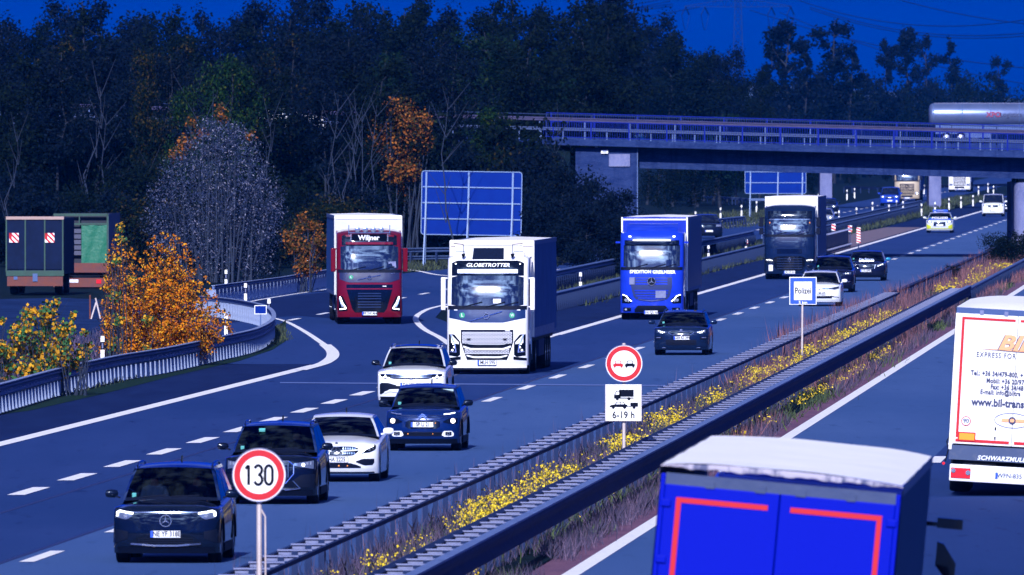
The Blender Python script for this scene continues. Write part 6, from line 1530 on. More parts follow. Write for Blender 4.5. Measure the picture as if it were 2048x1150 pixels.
# ------------------------------------------------------------------ people in the cars
def person_mesh():
    V = [(0,0,.0), (0,.02,.18), (0,.03,.36), (0,.02,.50), (0,0,.58), (0,-.01,.67), (0,-.02,.76),
         (.17,.02,.48), (.24,-.12,.28), (.15,-.36,.30), (-.17,.02,.48), (-.24,-.12,.28), (-.15,-.36,.30),
         (.10,-.22,.02), (.12,-.45,.04), (.12,-.52,-.25), (-.10,-.22,.02), (-.12,-.45,.04), (-.12,-.52,-.25)]
    E = [(0,1),(1,2),(2,3),(3,4),(4,5),(5,6),(3,7),(7,8),(8,9),(3,10),(10,11),(11,12),(0,13),(13,14),(14,15),(0,16),(16,17),(17,18)]
    Rd = [.15,.15,.17,.13,.055,.085,.08,.075,.048,.038,.075,.048,.038,.09,.07,.05,.09,.07,.05]
    me = bpy.data.meshes.new('p'); me.from_pydata(V, E, []); o = bpy.data.objects.new('p', me); COL.objects.link(o)
    sk = o.modifiers.new('s', 'SKIN'); sub = o.modifiers.new('u', 'SUBSURF'); sub.levels = 1; sub.render_levels = 1
    for i, v in enumerate(me.skin_vertices[0].data): v.radius = (Rd[i], Rd[i]*.85) if i < 4 else (Rd[i], Rd[i])
    me.skin_vertices[0].data[0].use_root = True
    dg = bpy.context.evaluated_depsgraph_get(); dg.update()
    r = bpy.data.meshes.new_from_object(o.evaluated_get(dg)); bpy.data.objects.remove(o); return r
pm = person_mesh()
pm2 = pm.copy()
for me_, sh_ in ((pm, M['shirt']), (pm2, M['shirt_light'])):
    me_.materials.clear(); me_.materials.append(sh_); me_.materials.append(M['skin']); me_.shade_smooth()
    for p in me_.polygons:
        c = p.center
        p.material_index = 1 if c.z > .57 or (abs(c.x) > .12 and c.y < -.28 and c.z > .22) else 0
hair_me = None
def person(c, x, label, light=False, seat_z=.74, ypos=1.35, yc=1.15):
    loc = c.matrix_world @ Vector((x, yc + 1.22, seat_z)) if False else Matrix.Rotation(c.rotation_euler.z, 4, 'Z') @ Vector((x, yc + 1.22, seat_z)) + c.location
    o = link_mesh('person', pm2 if light else pm, None, loc, (0, 0, c.rotation_euler.z)); tag(o, label, 'person')
    global hair_me
    if hair_me is None:
        m = MB(); rows = []
        for i in range(7):
            a = math.pi * .5 * i / 6 ; rows.append([(.092*math.cos(a)*math.cos(t), .022 + .10*math.cos(a)*math.sin(t), .735 + .115*math.sin(a)) for t in [2*math.pi*k/14 for k in range(14)]])
        m.grid(rows, close=True); h = m.build('hair', M['hair'], o); hair_me = h.data
        m = MB()
        m.add([(-.012,-.095,.70),(.012,-.095,.70),(0,-.125,.695),(0,-.09,.745)], [(0,1,2),(0,2,3),(1,3,2)]); m.build('nose', M['skin'], o)
        for s in (1, -1): m = MB(); m.disc((s*.034, -.098, .745), .011, 8, 'Y', .008); m.build('eye', M['sign_black'], o)
        m = MB(); m.box(-.025, .025, -.102, -.09, .663, .672); m.build('mouth', M['tail_red'], o)
    else:
        link_mesh('hair', hair_me, o)
    return o
person(c1, .37, 'driver in dark clothes holding the wheel of the nearest black SUV', yc=1.12, seat_z=.74)
person(c1, -.37, 'passenger with pale top in the nearest black SUV', True, yc=1.12, seat_z=.74)
person(c4, .37, 'driver gripping the wheel of the dark blue hatchback', yc=1.0, seat_z=.66)
person(c5, .37, 'driver of the white SUV, dimly seen through the windshield', yc=1.15, seat_z=.74)
person(c5, -.37, 'passenger of the white SUV, dimly seen through the windshield', yc=1.15, seat_z=.74)
person(c6, .37, 'driver of the slate-blue estate car, dimly seen', yc=1.1, seat_z=.62)
person(c2, .37, 'driver of the glossy black SUV behind the 130 sign', yc=1.15, seat_z=.70)

# ------------------------------------------------------------------ trees and shrubs
rng = np.random.default_rng(11)
def dk_(r, k): return [(p, (col[0] * k * .38, col[1] * k * .60, col[2] * k * 1.25)) for p, col in r]
LM = {
 'dark':  leafmat('leaf_dark_green', dk_([(0, (.008, .022, .016)), (1, (.022, .042, .020)), (.6, (.012, .030, .018)), (.96, (.035, .045, .012))], 0.42)),
 'green': leafmat('leaf_mid_green', dk_([(0, (.012, .036, .018)), (1, (.09, .085, .012)), (.5, (.018, .050, .018)), (.88, (.03, .07, .02))], 0.55)),
 'blue':  leafmat('leaf_blue_green', dk_([(0, (.006, .020, .034)), (1, (.016, .036, .045)), (.6, (.010, .028, .036)), (.95, (.03, .04, .03))], 0.42)),
 'turn':  leafmat('leaf_turning', dk_([(0, (.012, .030, .016)), (1, (.28, .12, .015)), (.70, (.022, .040, .014)), (.82, (.14, .08, .01))], 0.5)),
 'orange':leafmat('leaf_orange', [(0, (.06, .03, .018)), (1, (.85, .48, .03)), (.30, (.04, .05, .02)), (.45, (.60, .15, .010)), (.8, (.80, .28, .012))], .35),
 'bright': leafmat('leaf_bright_green', [(0, (.003, .012, .010)), (1, (.06, .06, .008)), (.5, (.004, .022, .009)), (.88, (.016, .045, .008))]),
 'rust':  leafmat('leaf_rust', [(0, (.02, .035, .015)), (1, (.40, .15, .03)), (.45, (.09, .05, .015)), (.75, (.30, .09, .02))], .3),
 'yellow':leafmat('leaf_yellow_green', [(0, (.04, .13, .05)), (1, (.75, .42, .03)), (.5, (.06, .17, .06)), (.55, (.55, .26, .02)), (.8, (.72, .36, .02))], .35),
 'silver':leafmat('leaf_silver', [(0, (.008, .016, .05)), (1, (.30, .29, .40)), (.4, (.018, .032, .085)), (.82, (.07, .09, .18))], .2),
}
bark = mat('bark', (.005, .011, .028), .9, noise=[(6, (.005, .008, .02), .4, .7, (1, 1, .3))])
bark_pale = mat('bark_pale', (.011, .022, .055), .9, noise=[(6, (.008, .014, .035), .4, .7, (1, 1, .3))])
def leaf_cloud(centres, radii, n, size, flat=.0, droop=0, asp=.6, shell=.5):
    """n leaf quads spread over blobs; returns verts and faces"""
    c = np.array(centres); r = np.array(radii); w = (r[:, 0]*r[:, 1]*r[:, 2]) ** .67; w = w / w.sum()
    k = rng.choice(len(c), n, p=w); d = rng.normal(size=(n, 3)); d /= np.linalg.norm(d, axis=1)[:, None]
    q = (shell + (1 - shell) * rng.random(n)) ** .8; p = c[k] + d * r[k] * (q * rng.uniform(.8, 1.12, n))[:, None]
    nrm = d + rng.normal(size=(n, 3)) * .9; nrm /= np.linalg.norm(nrm, axis=1)[:, None]
    a = rng.normal(size=(n, 3)); a[:, 2] += droop; a -= nrm * (a * nrm).sum(1)[:, None]; a /= np.linalg.norm(a, axis=1)[:, None]
    b = np.cross(nrm, a); s = size * rng.uniform(.55, 1.35, n)[:, None]
    v = np.stack([p - a*s, p + b*s*asp, p + a*s, p - b*s*asp], 1).reshape(-1, 3)
    f = np.arange(n*4).reshape(n, 4); return v, f
def tree_proto(name, h, cw, trunk_h, nl, lsize, leaf, seed, shape='round', bk=None, nlimb=9, label='', cat='tree', group=None, shell=.1, droop=0, asp=.6, trunk_r=None):
    rd = random.Random(seed); root = empty(name, (0, 0, 0), label=label, cat=cat, group=group)
    m = MB(); tr = trunk_r or h * .011; pts = [Vector((0, 0, -.1))]
    for i in range(1, 7): pts.append(Vector((rd.uniform(-.02, .02)*h, rd.uniform(-.02, .02)*h, h * .92 * i / 6)))
    m.tube(pts, [tr * (1 - .85 * i / 6) for i in range(7)], 6); C = []; Rr = []
    def tp(t): 
        i = min(5, int(t*6)); return pts[i].lerp(pts[i+1], t*6 - i)
    for k in range(nlimb):
        t = trunk_h/h + (1 - trunk_h/h) * (k + .3) / nlimb * .95; p = tp(min(.97, t)); a = k * 2.4 + rd.uniform(-.5, .5)
        u = (t*h - trunk_h) / max(.1, h - trunk_h)
        if shape == 'round': ext = cw * .5 * math.sin(math.pi * min(1, .18 + u * .78)) ** .7
        elif shape == 'column': ext = cw * .5 * (.75 + .3*math.sin(u * 7 + seed)) * (1 - .5 * u**3)
        else: ext = cw * .5 * (1 - u * .85)
        e = p + Vector((math.cos(a) * ext * .62, math.sin(a) * ext * .62, ext * (.5 if shape != 'column' else 1.0) * rd.uniform(.5, 1.0)))
        mid = p.lerp(e, .5) + Vector((0, 0, -.05 * ext)); m.tube([p, mid, e], [tr*.42, tr*.28, tr*.10], 5)
        for q in range(3):
            cc = p.lerp(e, .45 + .35*q) + Vector((rd.uniform(-.3, .3)*ext, rd.uniform(-.3, .3)*ext, rd.uniform(-.15, .25)*ext)); C.append(cc)
            s = max(.35, ext * rd.uniform(.36, .62)); Rr.append((s, s, s * rd.uniform(.8, 1.25)))
            m.tube([e, e.lerp(cc, .5) + Vector((0, 0, .1)), cc], [tr*.10, tr*.07, tr*.03], 4)
    C.append(tp(.95)); Rr.append((cw*.12, cw*.12, h*.06))
    m.build('trunk', bk or bark, root, smooth=50)
    v, f = leaf_cloud([tuple(c) for c in C], Rr, int(nl * 1.7), lsize * .80, shell=shell, droop=droop, asp=asp)
    v[:, 2] = np.maximum(v[:, 2], .1)
    npmesh('crown', v, f, LM[leaf], root)
    return root
def put(root, px, Z, s, rz, label, group=None, sz=None, first=None):
    d = dup(root, (wx(px, Z), Z, 0), rz, label, group); d.scale = (s, s, sz or s); return d
G1 = 'trees of the dark wood along the road'
_seen = {}
def uniq(l):
    """a second tree of one kind in one place is told apart by its stand to the first"""
    k = _seen.get(l, 0); _seen[l] = k + 1
    return l if k == 0 else l + ', %s of its kind' % ['second', 'third', 'fourth', 'fifth', 'sixth', 'seventh', 'eighth', 'ninth', 'tenth', 'eleventh', 'twelfth', 'thirteenth', 'fourteenth', 'fifteenth', 'sixteenth', 'seventeenth'][k - 1]
protos = [
 tree_proto('tree', 16, 7.0, 4.5, 5200, .17, 'dark', 1, trunk_r=.16), tree_proto('tree', 16, 6.2, 5.5, 4600, .16, 'blue', 2, trunk_r=.15), tree_proto('tree', 15, 7.5, 3.5, 5600, .17, 'green', 3, trunk_r=.16),
 tree_proto('tree', 16, 6.0, 4.0, 4600, .16, 'turn', 4, trunk_r=.14), tree_proto('tree', 17, 6.4, 6.5, 3400, .15, 'blue', 5, bk=bark, trunk_r=.13), tree_proto('tree', 16, 5.6, 4.0, 4400, .16, 'dark', 6, trunk_r=.14)]
brightg = tree_proto('tree', 15, 7.5, 3.0, 5600, .17, 'bright', 13, trunk_r=.16)
conif = tree_proto('conifer', 17, 5.0, 1.5, 6500, .15, 'dark', 8, shape='cone', nlimb=16)
protop = [tree_proto('poplar', 12, 3.0, 2.5, 2600, .15, 'blue', 21, shape='column', nlimb=12, trunk_r=.12), tree_proto('poplar', 12, 3.6, 2.0, 2000, .15, 'blue', 22, shape='column', nlimb=9, trunk_r=.12), tree_proto('poplar', 12, 2.4, 2.5, 1700, .15, 'blue', 23, shape='column', nlimb=12, trunk_r=.10)]
bush = [tree_proto('bush', 5, 5.0, .4, 3600, .13, 'dark', 31, nlimb=8), tree_proto('bush', 5, 4.6, .4, 3400, .13, 'blue', 32, nlimb=8), tree_proto('bush', 4.5, 4.2, .4, 3000, .12, 'turn', 33, nlimb=8)]
rd = random.Random(5)
allp = protos + [conif, brightg] + protop + bush
# top outline of the wood: pixel x -> pixel y of the crown tops
outl = lambda x: float(np.interp(x, [-60, 0, 30, 60, 95, 130, 160, 220, 255, 290, 330, 380, 430, 480, 530, 580, 640, 700, 760, 820, 880, 950, 1000, 1060, 1120, 1200, 1260, 1310, 1340, 1370, 1420, 1450, 1500],
                                     [-40, -15, 45, -35, 5, -30, -40, -20, 25, -10, -28, -10, 15, -25, -15, -35, -30, -40, -20, -35, -25, -15, -20, -28, -15, -28, -30, -10, 15, 62, 50, 76, 98]))
kinds = ['dark green', 'blue-green', 'mid green', 'yellowing', 'thin pale-stemmed', 'dark']
where_ = lambda px: ('at the far left edge' if px < 120 else 'above the parked trailers' if px < 330 else 'above the silver shrub' if px < 600 else 'above the red truck' if px < 830 else 'above the sign board' if px < 1060 else 'above the bridge end' if px < 1300 else 'above the blue truck')
def forest(Z, x0, x1, step, dy, seed, row, kk=None):
    rd = random.Random(seed); x = x0
    while x < x1:
        i = rd.choice(kk) if kk else rd.randrange(6); p = protos[i]; yt = outl(x) + dy + rd.uniform(-22, 30)
        h = wz(yt, Z); base = [16, 16, 15, 16, 17, 16][i]; s = h / base
        d_ = put(p, x, Z + rd.uniform(-8, 8), s * rd.uniform(.85, 1.1), rd.uniform(0, 6.28), '%s wood tree, %s, %s' % (kinds[i], row, where_(x)), G1, sz=s); _l = d_['label']; d_['label'] = uniq(_l)
        x += step * rd.uniform(.75, 1.25)
forest(1120, -120, 1240, 58, -10, 1, 'back row', [0, 1, 5])
forest(1420, 1220, 1520, 52, -6, 4, 'far back row', [0, 1, 5])
forest(1360, 1240, 1500, 50, 45, 6, 'far second row', [0, 1, 5])
forest(1020, -120, 1230, 74, 25, 2, 'second row', [0, 1, 4, 5])
forest(905, -100, 1180, 92, 60, 3, 'middle row', [0, 1, 2, 3, 4, 5])
forest(792, -60, 960, 66, 95, 5, 'front row', [1, 4, 0, 4])
# special trees read off the photograph
put(brightg, 460, 778, .60, 1.0, 'bright green rounded tree above the silver shrub', sz=.82)
put(brightg, 385, 782, .45, 2.0, 'lower green tree left of the bright green rounded tree', sz=.70)
put(brightg, 985, 797, .5, 3.0, 'mid green rounded tree above the left end of the bridge rails', sz=.62)
put(protos[3], 300, 786, .5, 3.3, 'slim yellow-flecked tree between the two dark narrow conifers', sz=.78)
put(conif, 165, 900, .95, 1, 'tall dark narrow conifer near the left edge against the sky', sz=.98)
put(conif, 300, 905, .9, 2, 'second dark narrow conifer near the left edge', sz=.86)
put(protos[3], 275, 890, .9, .4, 'yellow-speckled tree above the parked trailers', sz=.8)
put(protos[3], 605, 860, .75, .8, 'orange-speckled dark tree left of the red truck roof', sz=.72)
put(protos[0], 1395, 1330, 1.1, .8, 'dark rounded tree on the right end of the wood', sz=.95)
put(protos[5], 1345, 1330, 1.1, .3, 'tall dark tree stepping down towards the pylon', sz=1.1)
put(conif, 1445, 1450, 1.1, .3, 'dark pointed tree just left of the lattice pylon', sz=.92)
put(protos[2], 1440, 1300, 1.0, .9, 'low dark green tree right behind the bridge railing', sz=.62)
# lower wood: bushes under the trees in front of the embankment
def under(Z, x0, x1, step, ylo, yhi, seed, kk, lab):
    rd = random.Random(seed); x = x0
    while x < x1:
        i = rd.choice(kk); h = wz(rd.uniform(ylo, yhi), Z); s = h / 5.0
        put(bush[i], x, Z + rd.uniform(-5, 5), s * rd.uniform(.8, 1.1), rd.uniform(0, 6.28), uniq('%s bush %s, %s' % (['dark green', 'blue-green', 'yellow-flecked'][i], lab, where_(x))), 'bushes at the foot of the wood', sz=s)
        x += step * rd.uniform(.7, 1.3)
under(800, -60, 1080, 75, 235, 300, 11, [0, 1, 1, 2], 'on the bank')
under(765, -60, 790, 80, 330, 400, 12, [0, 1, 0], 'in front of the bank')
under(712, 230, 660, 60, 370, 430, 13, [0, 1, 2], 'on the lower slope')
# leaning bare stems in front of the bank
stem0 = None
for i in range(18):
    x = rd.uniform(-20, 1130) if i % 5 else rd.uniform(600, 760); Z = rd.uniform(740, 795); hh = rd.uniform(5, 10)
    if stem0 is None:
        stem0 = []
        for q in range(4):
            r_ = empty('bare_sapling', (0, 0, 0), cat='tree', label='pale bare sapling stem at the edge of the wood', group='pale bare saplings at the edge of the wood'); m = MB(); pts = [Vector((0, 0, 0))]
            for j in range(1, 7): pts.append(Vector((pts[-1].x + rd.uniform(-.25, .35) * (q - 1.2), rd.uniform(-.1, .1), j * 1.4)))
            m.tube(pts, [.055 - .0075*j for j in range(7)], 5)
            for j in range(2, 7):
                for e in range(2): 
                    d = Vector((rd.uniform(-1, 1), rd.uniform(-.3, .3), rd.uniform(.8, 1.8))); m.tube([pts[j] - Vector((0,0,.6)), pts[j] - Vector((0,0,.6)) + d * .6, pts[j] - Vector((0,0,.6)) + d * 1.2], [.022, .015, .006], 4)
            m.build('stem', bark_pale, r_, smooth=50); stem0.append(r_)
    d_ = dup(stem0[i % 4], (wx(x, Z), Z, 0), rd.uniform(-.5, .5), uniq('pale bare sapling, ' + ['leaning left', 'nearly straight', 'bending right', 'strongly curved'][i % 4] + ', ' + where_(x))); s = hh / 8.4; d_.scale = (s, s, s)
for r_ in stem0:
    for ch in list(r_.children): bpy.data.objects.remove(ch)
    bpy.data.objects.remove(r_)
# poplars on the right
for (px, yt, wpx, i, Z) in ((1575, 12, 100, 0, 1750), (1540, 55, 70, 2, 1780), (1610, 70, 60, 2, 1790), (1668, 12, 115, 1, 1860), (1700, 60, 70, 2, 1900), (1770, 55, 50, 0, 2080), (1812, 30, 75, 0, 2175), (1855, 45, 60, 1, 2290), (1903, 50, 60, 2, 2400), (1995, 92, 60, 1, 2500)):
    h = wz(yt, Z); put(protop[i], px, Z, wpx * Z / FPX / [3.0, 3.6, 2.4][i] * 1.1, px * .7, {1575: 'tall broad poplar right of the lattice pylon', 1540: 'slim poplar in front of the pylon foot', 1610: 'low slim poplar between the two broad ones', 1668: 'broadest poplar with loose crown above the black truck', 1700: 'slim poplar leaning on the broadest one', 1770: 'narrow poplar left of the dense pair', 1812: 'tallest dense poplar above the distant trucks', 1855: 'poplar right of the dense one', 1903: 'thin poplar with a gap in its crown left of the tank truck', 1995: 'lone poplar above the tank truck'}[px], 'poplars on the skyline', sz=h / 12)
under2 = [(x, rd.uniform(150, 215)) for x in range(1470, 2090, 30)]
for x, yt in under2:
    Z = 1650 + (x - 1480) * 1.6 + rd.uniform(-20, 30); s = wz(yt, Z) / 5; i = rd.randrange(2); put(bush[i], x, Z, s * .75, x, uniq('%s round bush on the skyline beyond the bridge' % ['dark green', 'blue-green'][i]), 'bushes behind the bridge', sz=s)
# under-bridge darkness: bushes beyond and beside the abutment
for (x, yt, Z, lab) in ((1330, 350, 1240, 'dark bush under the bridge behind the abutment corner'), (1390, 345, 1300, 'dark bush under the bridge left of the second sign board'), (1450, 345, 1400, 'dark bush under the bridge in front of the second sign board legs'), (1620, 345, 1560, 'dark bush right of the second sign board'),
    (1700, 340, 1800, 'far dark bush under the bridge left of the sandy truck'), (1850, 335, 2000, 'far dark bush under the bridge right of the sandy truck'), (1960, 330, 2100, 'far dark bush under the bridge above the white van'), (1775, 330, 1900, 'farthest dark bush under the bridge between the trucks'), (1880, 330, 2300, 'farthest dark bush behind the white truck'), (2040, 330, 2300, 'farthest dark bush behind the pier')):
    s = wz(yt, Z) / 5; put(bush[0], x, Z, s * 1.3, x, lab, sz=s * 1.25)
for (x, yt, Z, s_, lab) in ((1125, 335, 775, .8, 'big dark bush covering the left part of the abutment'), (1185, 368, 770, .7, 'dark blue bush below the whitewashed patch'), (1240, 385, 765, .7, 'low bush at the abutment foot'), (1070, 300, 780, 1.0, 'dark bush left of the abutment'), (1175, 420, 720, .75, 'low bush on the bank left of the blue truck'), (1110, 400, 730, .8, 'bush behind the white trailer roof'), (1230, 430, 715, .55, 'smallest low bush beside the blue trailer')):
    s = wz(yt, Z) / 5; put(bush[1], x, Z, s_ * 1.1, x, lab, sz=s)
put(bush[2], 1055, 790, 1.0, 1, 'orange-flecked bush right of the sign board', sz=wz(305, 790) / 4.5)
put(bush[2], 700, 740, 1.0, 2, 'orange-flecked bush above the red truck', sz=wz(400, 740) / 4.5)
# bushes round the pier foot in the median
for (x, y, Z, s, lab) in ((2005, 0, 760, .42, 'green bush in the median left of the round pier'), (2040, 0, 748, .5, 'green bush in the median at the pier foot'), (1900, 0, 690, .2, 'small green bush in the dry median grass')):
    put(bush[0], x, Z, s, x, lab, sz=s * .8)
for p in allp:                                     # the prototypes themselves leave the scene
    for ch in list(p.children): bpy.data.objects.remove(ch)
    bpy.data.objects.remove(p)

# silver shrub, orange-leaved trees
def blobs_from(pxlist, Z, zoff=0, depth=1.5, seed=0):
    rd = random.Random(seed); C = []; Rr = []
    for (px, py, rp_) in pxlist:
        r = rp_ * Z / FPX; C.append((wx(px, Z), rd.uniform(-depth, depth) * .5, wz(py, Z))); Rr.append((r, r, r))
    return C, Rr
def custom_shrub(name, label, Z, cx_px, blobs, n, size, leaf, stems, bk=None, seed=1, shell=.2, asp=.6, droop=0, stem_r=.03, depth=1.5, cat='shrub', stem_top=.9, spread=.6):
    rd = random.Random(seed); X0 = wx(cx_px, Z); root = empty(name, (X0, Z, 0), label=label, cat=cat)
    C, Rr = blobs_from(blobs, Z, depth=depth, seed=seed); C = [(c[0] - X0, c[1], c[2]) for c in C]
    v, f = leaf_cloud(C, Rr, n, size, shell=shell, asp=asp, droop=droop); v[:, 2] = np.maximum(v[:, 2], .05)
    npmesh('leaves', v, f, LM[leaf], root)
    m = MB()
    for k in range(stems):
        c = C[k % len(C)]; b = Vector((c[0] * spread + rd.uniform(-.3, .3), c[1] + rd.uniform(-.3, .3), 0)); e = Vector((c[0] + rd.uniform(-1, 1) * Rr[k % len(C)][0] * .8, c[1], c[2] + Rr[k % len(C)][2] * stem_top * rd.uniform(.2, 1.1)))
        md = b.lerp(e, .5) + Vector((rd.uniform(-.12, .12), 0, .1)); m.tube([b, md, e], [stem_r, stem_r*.7, stem_r*.25], 5)
        for q in range(3):
            s0 = b.lerp(e, rd.uniform(.3, .85)); m.tube([s0, s0 + Vector((rd.uniform(-.4, .4), rd.uniform(-.3, .3), rd.uniform(.3, .7)))], [stem_r*.4, stem_r*.1], 4)
    m.build('stems', bk or bark_pale, root, smooth=50); return root
custom_shrub('silver_willow', 'large silvery grey shrub with whitish twigs behind the orange bushes', 690, 440,
    [(440,275,45),(400,300,45),(480,300,50),(360,345,50),(430,350,60),(500,350,55),(330,400,50),(400,410,60),(470,410,65),(530,395,50),(320,450,45),(380,470,55),(450,480,60),(520,460,55),(545,430,35),(345,500,50),(430,520,60),(500,520,55),(415,255,25),(470,265,28)],
    26000, .062, 'silver', 46, shell=.3, asp=.28, droop=.8, seed=3, stem_r=.05)
custom_shrub('young_tree', 'small rust-leaved top growing out of the silvery shrub', 692, 410, [(385,245,16),(445,235,20),(440,215,12),(370,290,24),(350,310,20),(500,270,14),(400,270,18)], 700, .085, 'rust', 10, seed=4, shell=.1)
custom_shrub('maple_tree', 'orange-leaved rounded tree between the red truck and the sign board', 785, 800,
    [(800,225,38),(770,250,40),(830,250,40),(760,290,36),(805,290,45),(840,285,30),(790,340,34),(820,340,28),(800,385,26),(750,310,22),(845,240,22),(780,215,20)], 6500, .10, 'rust', 24, seed=5, shell=.35, stem_r=.06, cat='tree')
custom_shrub('young_tree', 'upright orange sapling left of the red truck trailer', 650, 600, [(605,435,14),(600,460,20),(620,450,16),(635,455,14),(640,480,18),(590,490,24),(620,500,26),(645,505,20),(612,530,30),(575,470,14)], 2600, .075, 'rust', 14, seed=6, shell=.1)
# orange aspen thicket behind the curved rail: many upright shoots of uneven height
_r = random.Random(77); ORB = []
_top = lambda x: float(np.interp(x, [205, 220, 240, 262, 285, 305, 325, 350, 375, 400, 425, 450, 468], [560, 480, 452, 500, 495, 462, 455, 468, 490, 535, 575, 600, 640]))
for _k in range(64):
    _x = 212 + 252 * (_k + _r.uniform(-.6, .6)) / 63; _y = _top(_x) + abs(_r.gauss(0, 26)); _yb = float(np.interp(_x, [210, 300, 400, 468], [742, 722, 700, 670]))
    _n = int((_yb - _y) / 26) + 1
    for _j in range(_n): ORB.append((_x + _r.uniform(-5, 5) + (_k % 3 - 1) * _j * .6, _y + _j * 26 + _r.uniform(-8, 8), min(20, 7 + _j * 2.6) * _r.uniform(.75, 1.2)))
custom_shrub('aspen_thicket', 'tall orange and yellow leaved thicket behind the long curved guard rail', 452, 330,
    ORB,
    27000, .039, 'orange', 80, shell=.12, seed=7, stem_r=.018, asp=.75, depth=2.2, spread=.9)
custom_shrub('sapling', 'young yellow-green aspen shoots on the left side of the orange thicket', 446, 240, [(240,455,14),(243,480,16),(232,520,14),(228,590,18),(236,640,16),(228,690,18),(296,640,16),(292,700,16),(262,560,14)], 620, .055, 'yellow', 14, seed=8, shell=.1, stem_r=.016, asp=.8, spread=1)
custom_shrub('aspen_bush', 'low yellow and green aspen bush in the left corner behind the guard rail', 402, 80,
    [(60,630,24),(95,625,26),(45,665,30),(90,665,34),(130,660,28),(25,700,30),(70,705,38),(120,700,34),(165,705,22),(10,735,30),(60,740,34),(110,735,32),(150,730,22),(112,605,12),(145,632,12),(170,665,10),(5,640,10),(0,700,20),(180,690,10),(-10,720,26)],
    4200, .058, 'yellow', 60, shell=.1, seed=9, stem_r=.014, asp=.85, spread=.85)
# thin pale stakes standing in the grass
for k, (x, y0, y1, dx) in enumerate(((180, 590, 637, 0), (187, 605, 645, 5), (196, 596, 650, -5))):
    Z = 560; o = empty('stake', (wx(x, Z), Z, 0), label=['short dark-red stake', 'leaning pale stake', 'tall pale stake'][k] + ' between the trailers and the orange thicket', cat='stake')
    m = MB(); m.tube([(-dx*Z/FPX, 0, 0), (dx*Z/FPX, 0, wz(y0, Z))], .035, 6); m.build('rod', M['pole'] if k else rust, o)

# ------------------------------------------------------------------ grass, weeds and flowers
def blades(name, pts, hgt, wid, m, lean=.3, kind='stuff', nper=1, jitter=.1):
    n = len(pts); p = np.repeat(pts, nper, 0) + rng.normal(size=(n*nper, 3)) * np.array([jitter, jitter, 0]); n = len(p)
    a = rng.uniform(0, 2*np.pi, n); h = hgt * rng.uniform(.45, 1.25, n); w = wid * rng.uniform(.6, 1.3, n)
    side = np.stack([np.cos(a), np.sin(a), np.zeros(n)], 1); ln = rng.normal(size=(n, 3)) * lean; ln[:, 2] = 1
    tip = p + ln * h[:, None]; mid = p + ln * h[:, None] * .5 + rng.normal(size=(n, 3)) * .02
    v = np.stack([p - side*w[:, None]*.5, p + side*w[:, None]*.5, mid + side*w[:, None]*.35, tip, mid - side*w[:, None]*.35], 1).reshape(-1, 3)
    f = np.arange(n*5).reshape(n, 5); o = npmesh(name, v, f, m); o['kind'] = kind; return o
def upts(n, u0, u1, Z0, Z1, mask=None, pw=1.0):
    u = rng.uniform(u0, u1, n); Z = Z0 + (Z1 - Z0) * rng.random(n) ** pw; p = np.stack([u + DR*Z, Z, np.zeros(n)], 1)
    if mask is not None: p = p[mask(u, Z)]
    return p
dry = mat('dry_grass', (.3, .15, .15), .9, island=[(0, (.05, .035, .06)), (1, (.32, .15, .15)), (.5, (.12, .055, .08)), (.8, (.24, .09, .10))])
dryb = mat('dry_grass_bluish', (.3, .15, .15), .9, island=[(0, (.02, .025, .06)), (1, (.15, .10, .17)), (.5, (.045, .035, .085)), (.8, (.09, .06, .115))])
grn = mat('weed_green', (.05, .08, .03), .8, island=[(0, (.015, .03, .02)), (1, (.08, .12, .03)), (.5, (.03, .055, .02))])
yel_f = mat('flower_yellow', (.8, .6, .02), .6, island=[(0, (.12, .11, .01)), (1, (.85, .62, .02)), (.25, (.42, .30, .01)), (.5, (.72, .50, .012))])
verge = mat('verge_grass', (.03, .05, .03), .9, island=[(0, (.010, .02, .02)), (1, (.06, .08, .03)), (.5, (.02, .035, .025))])
strip('verge', [(rp(-16.0, Z), rp(-12.7, Z)) for Z in np.linspace(120, 2600, 20)], M['soil'], .03)
def nz(u, Z, s=1.0): return np.sin(Z*.11*s + 1.3*u) + .7*np.sin(Z*.043*s + 2.1 + u*.8) + .5*np.sin(Z*.31*s - u*2)
blades('dry_grass', upts(42000, -15.9, -13.3, 195, 620, pw=1.3), .44, .013, dryb, .32)
blades('dry_grass', upts(26000, -15.7, -13.2, 400, 900, lambda u, Z: nz(u, Z) > -.4), .60, .020, dry, .24)
blades('dry_grass', upts(22000, -13.0, -12.40, 200, 640, lambda u, Z: nz(u, Z, .8) > -.5, pw=1.2), .34, .014, dryb, .35)
blades('dry_grass', upts(6000, -12.98, -12.5, 330, 820, lambda u, Z: nz(u, Z, .8) > .1), .46, .020, dry, .28)
blades('weeds', upts(15000, -15.8, -13.3, 195, 900, lambda u, Z: nz(u, Z, 1.4) > .0), .30, .035, grn, .5)
blades('weeds', upts(5200, -13.0, -12.5, 195, 700, lambda u, Z: nz(u, Z, 1.7) > .2), .26, .04, grn, .45)
# stalks reaching above the left rail
blades('tall_stalks', upts(700, -16.5, -15.7, 205, 560), .85, .014, dryb, .10)
blades('tall_stalks', upts(2600, -16.5, -15.6, 455, 600, lambda u, Z: nz(u, Z, .9) > -.5), 1.0, .018, dry, .16)
blades('tall_stalks', upts(1500, -16.3, -15.6, 580, 800), .8, .022, dry, .18)
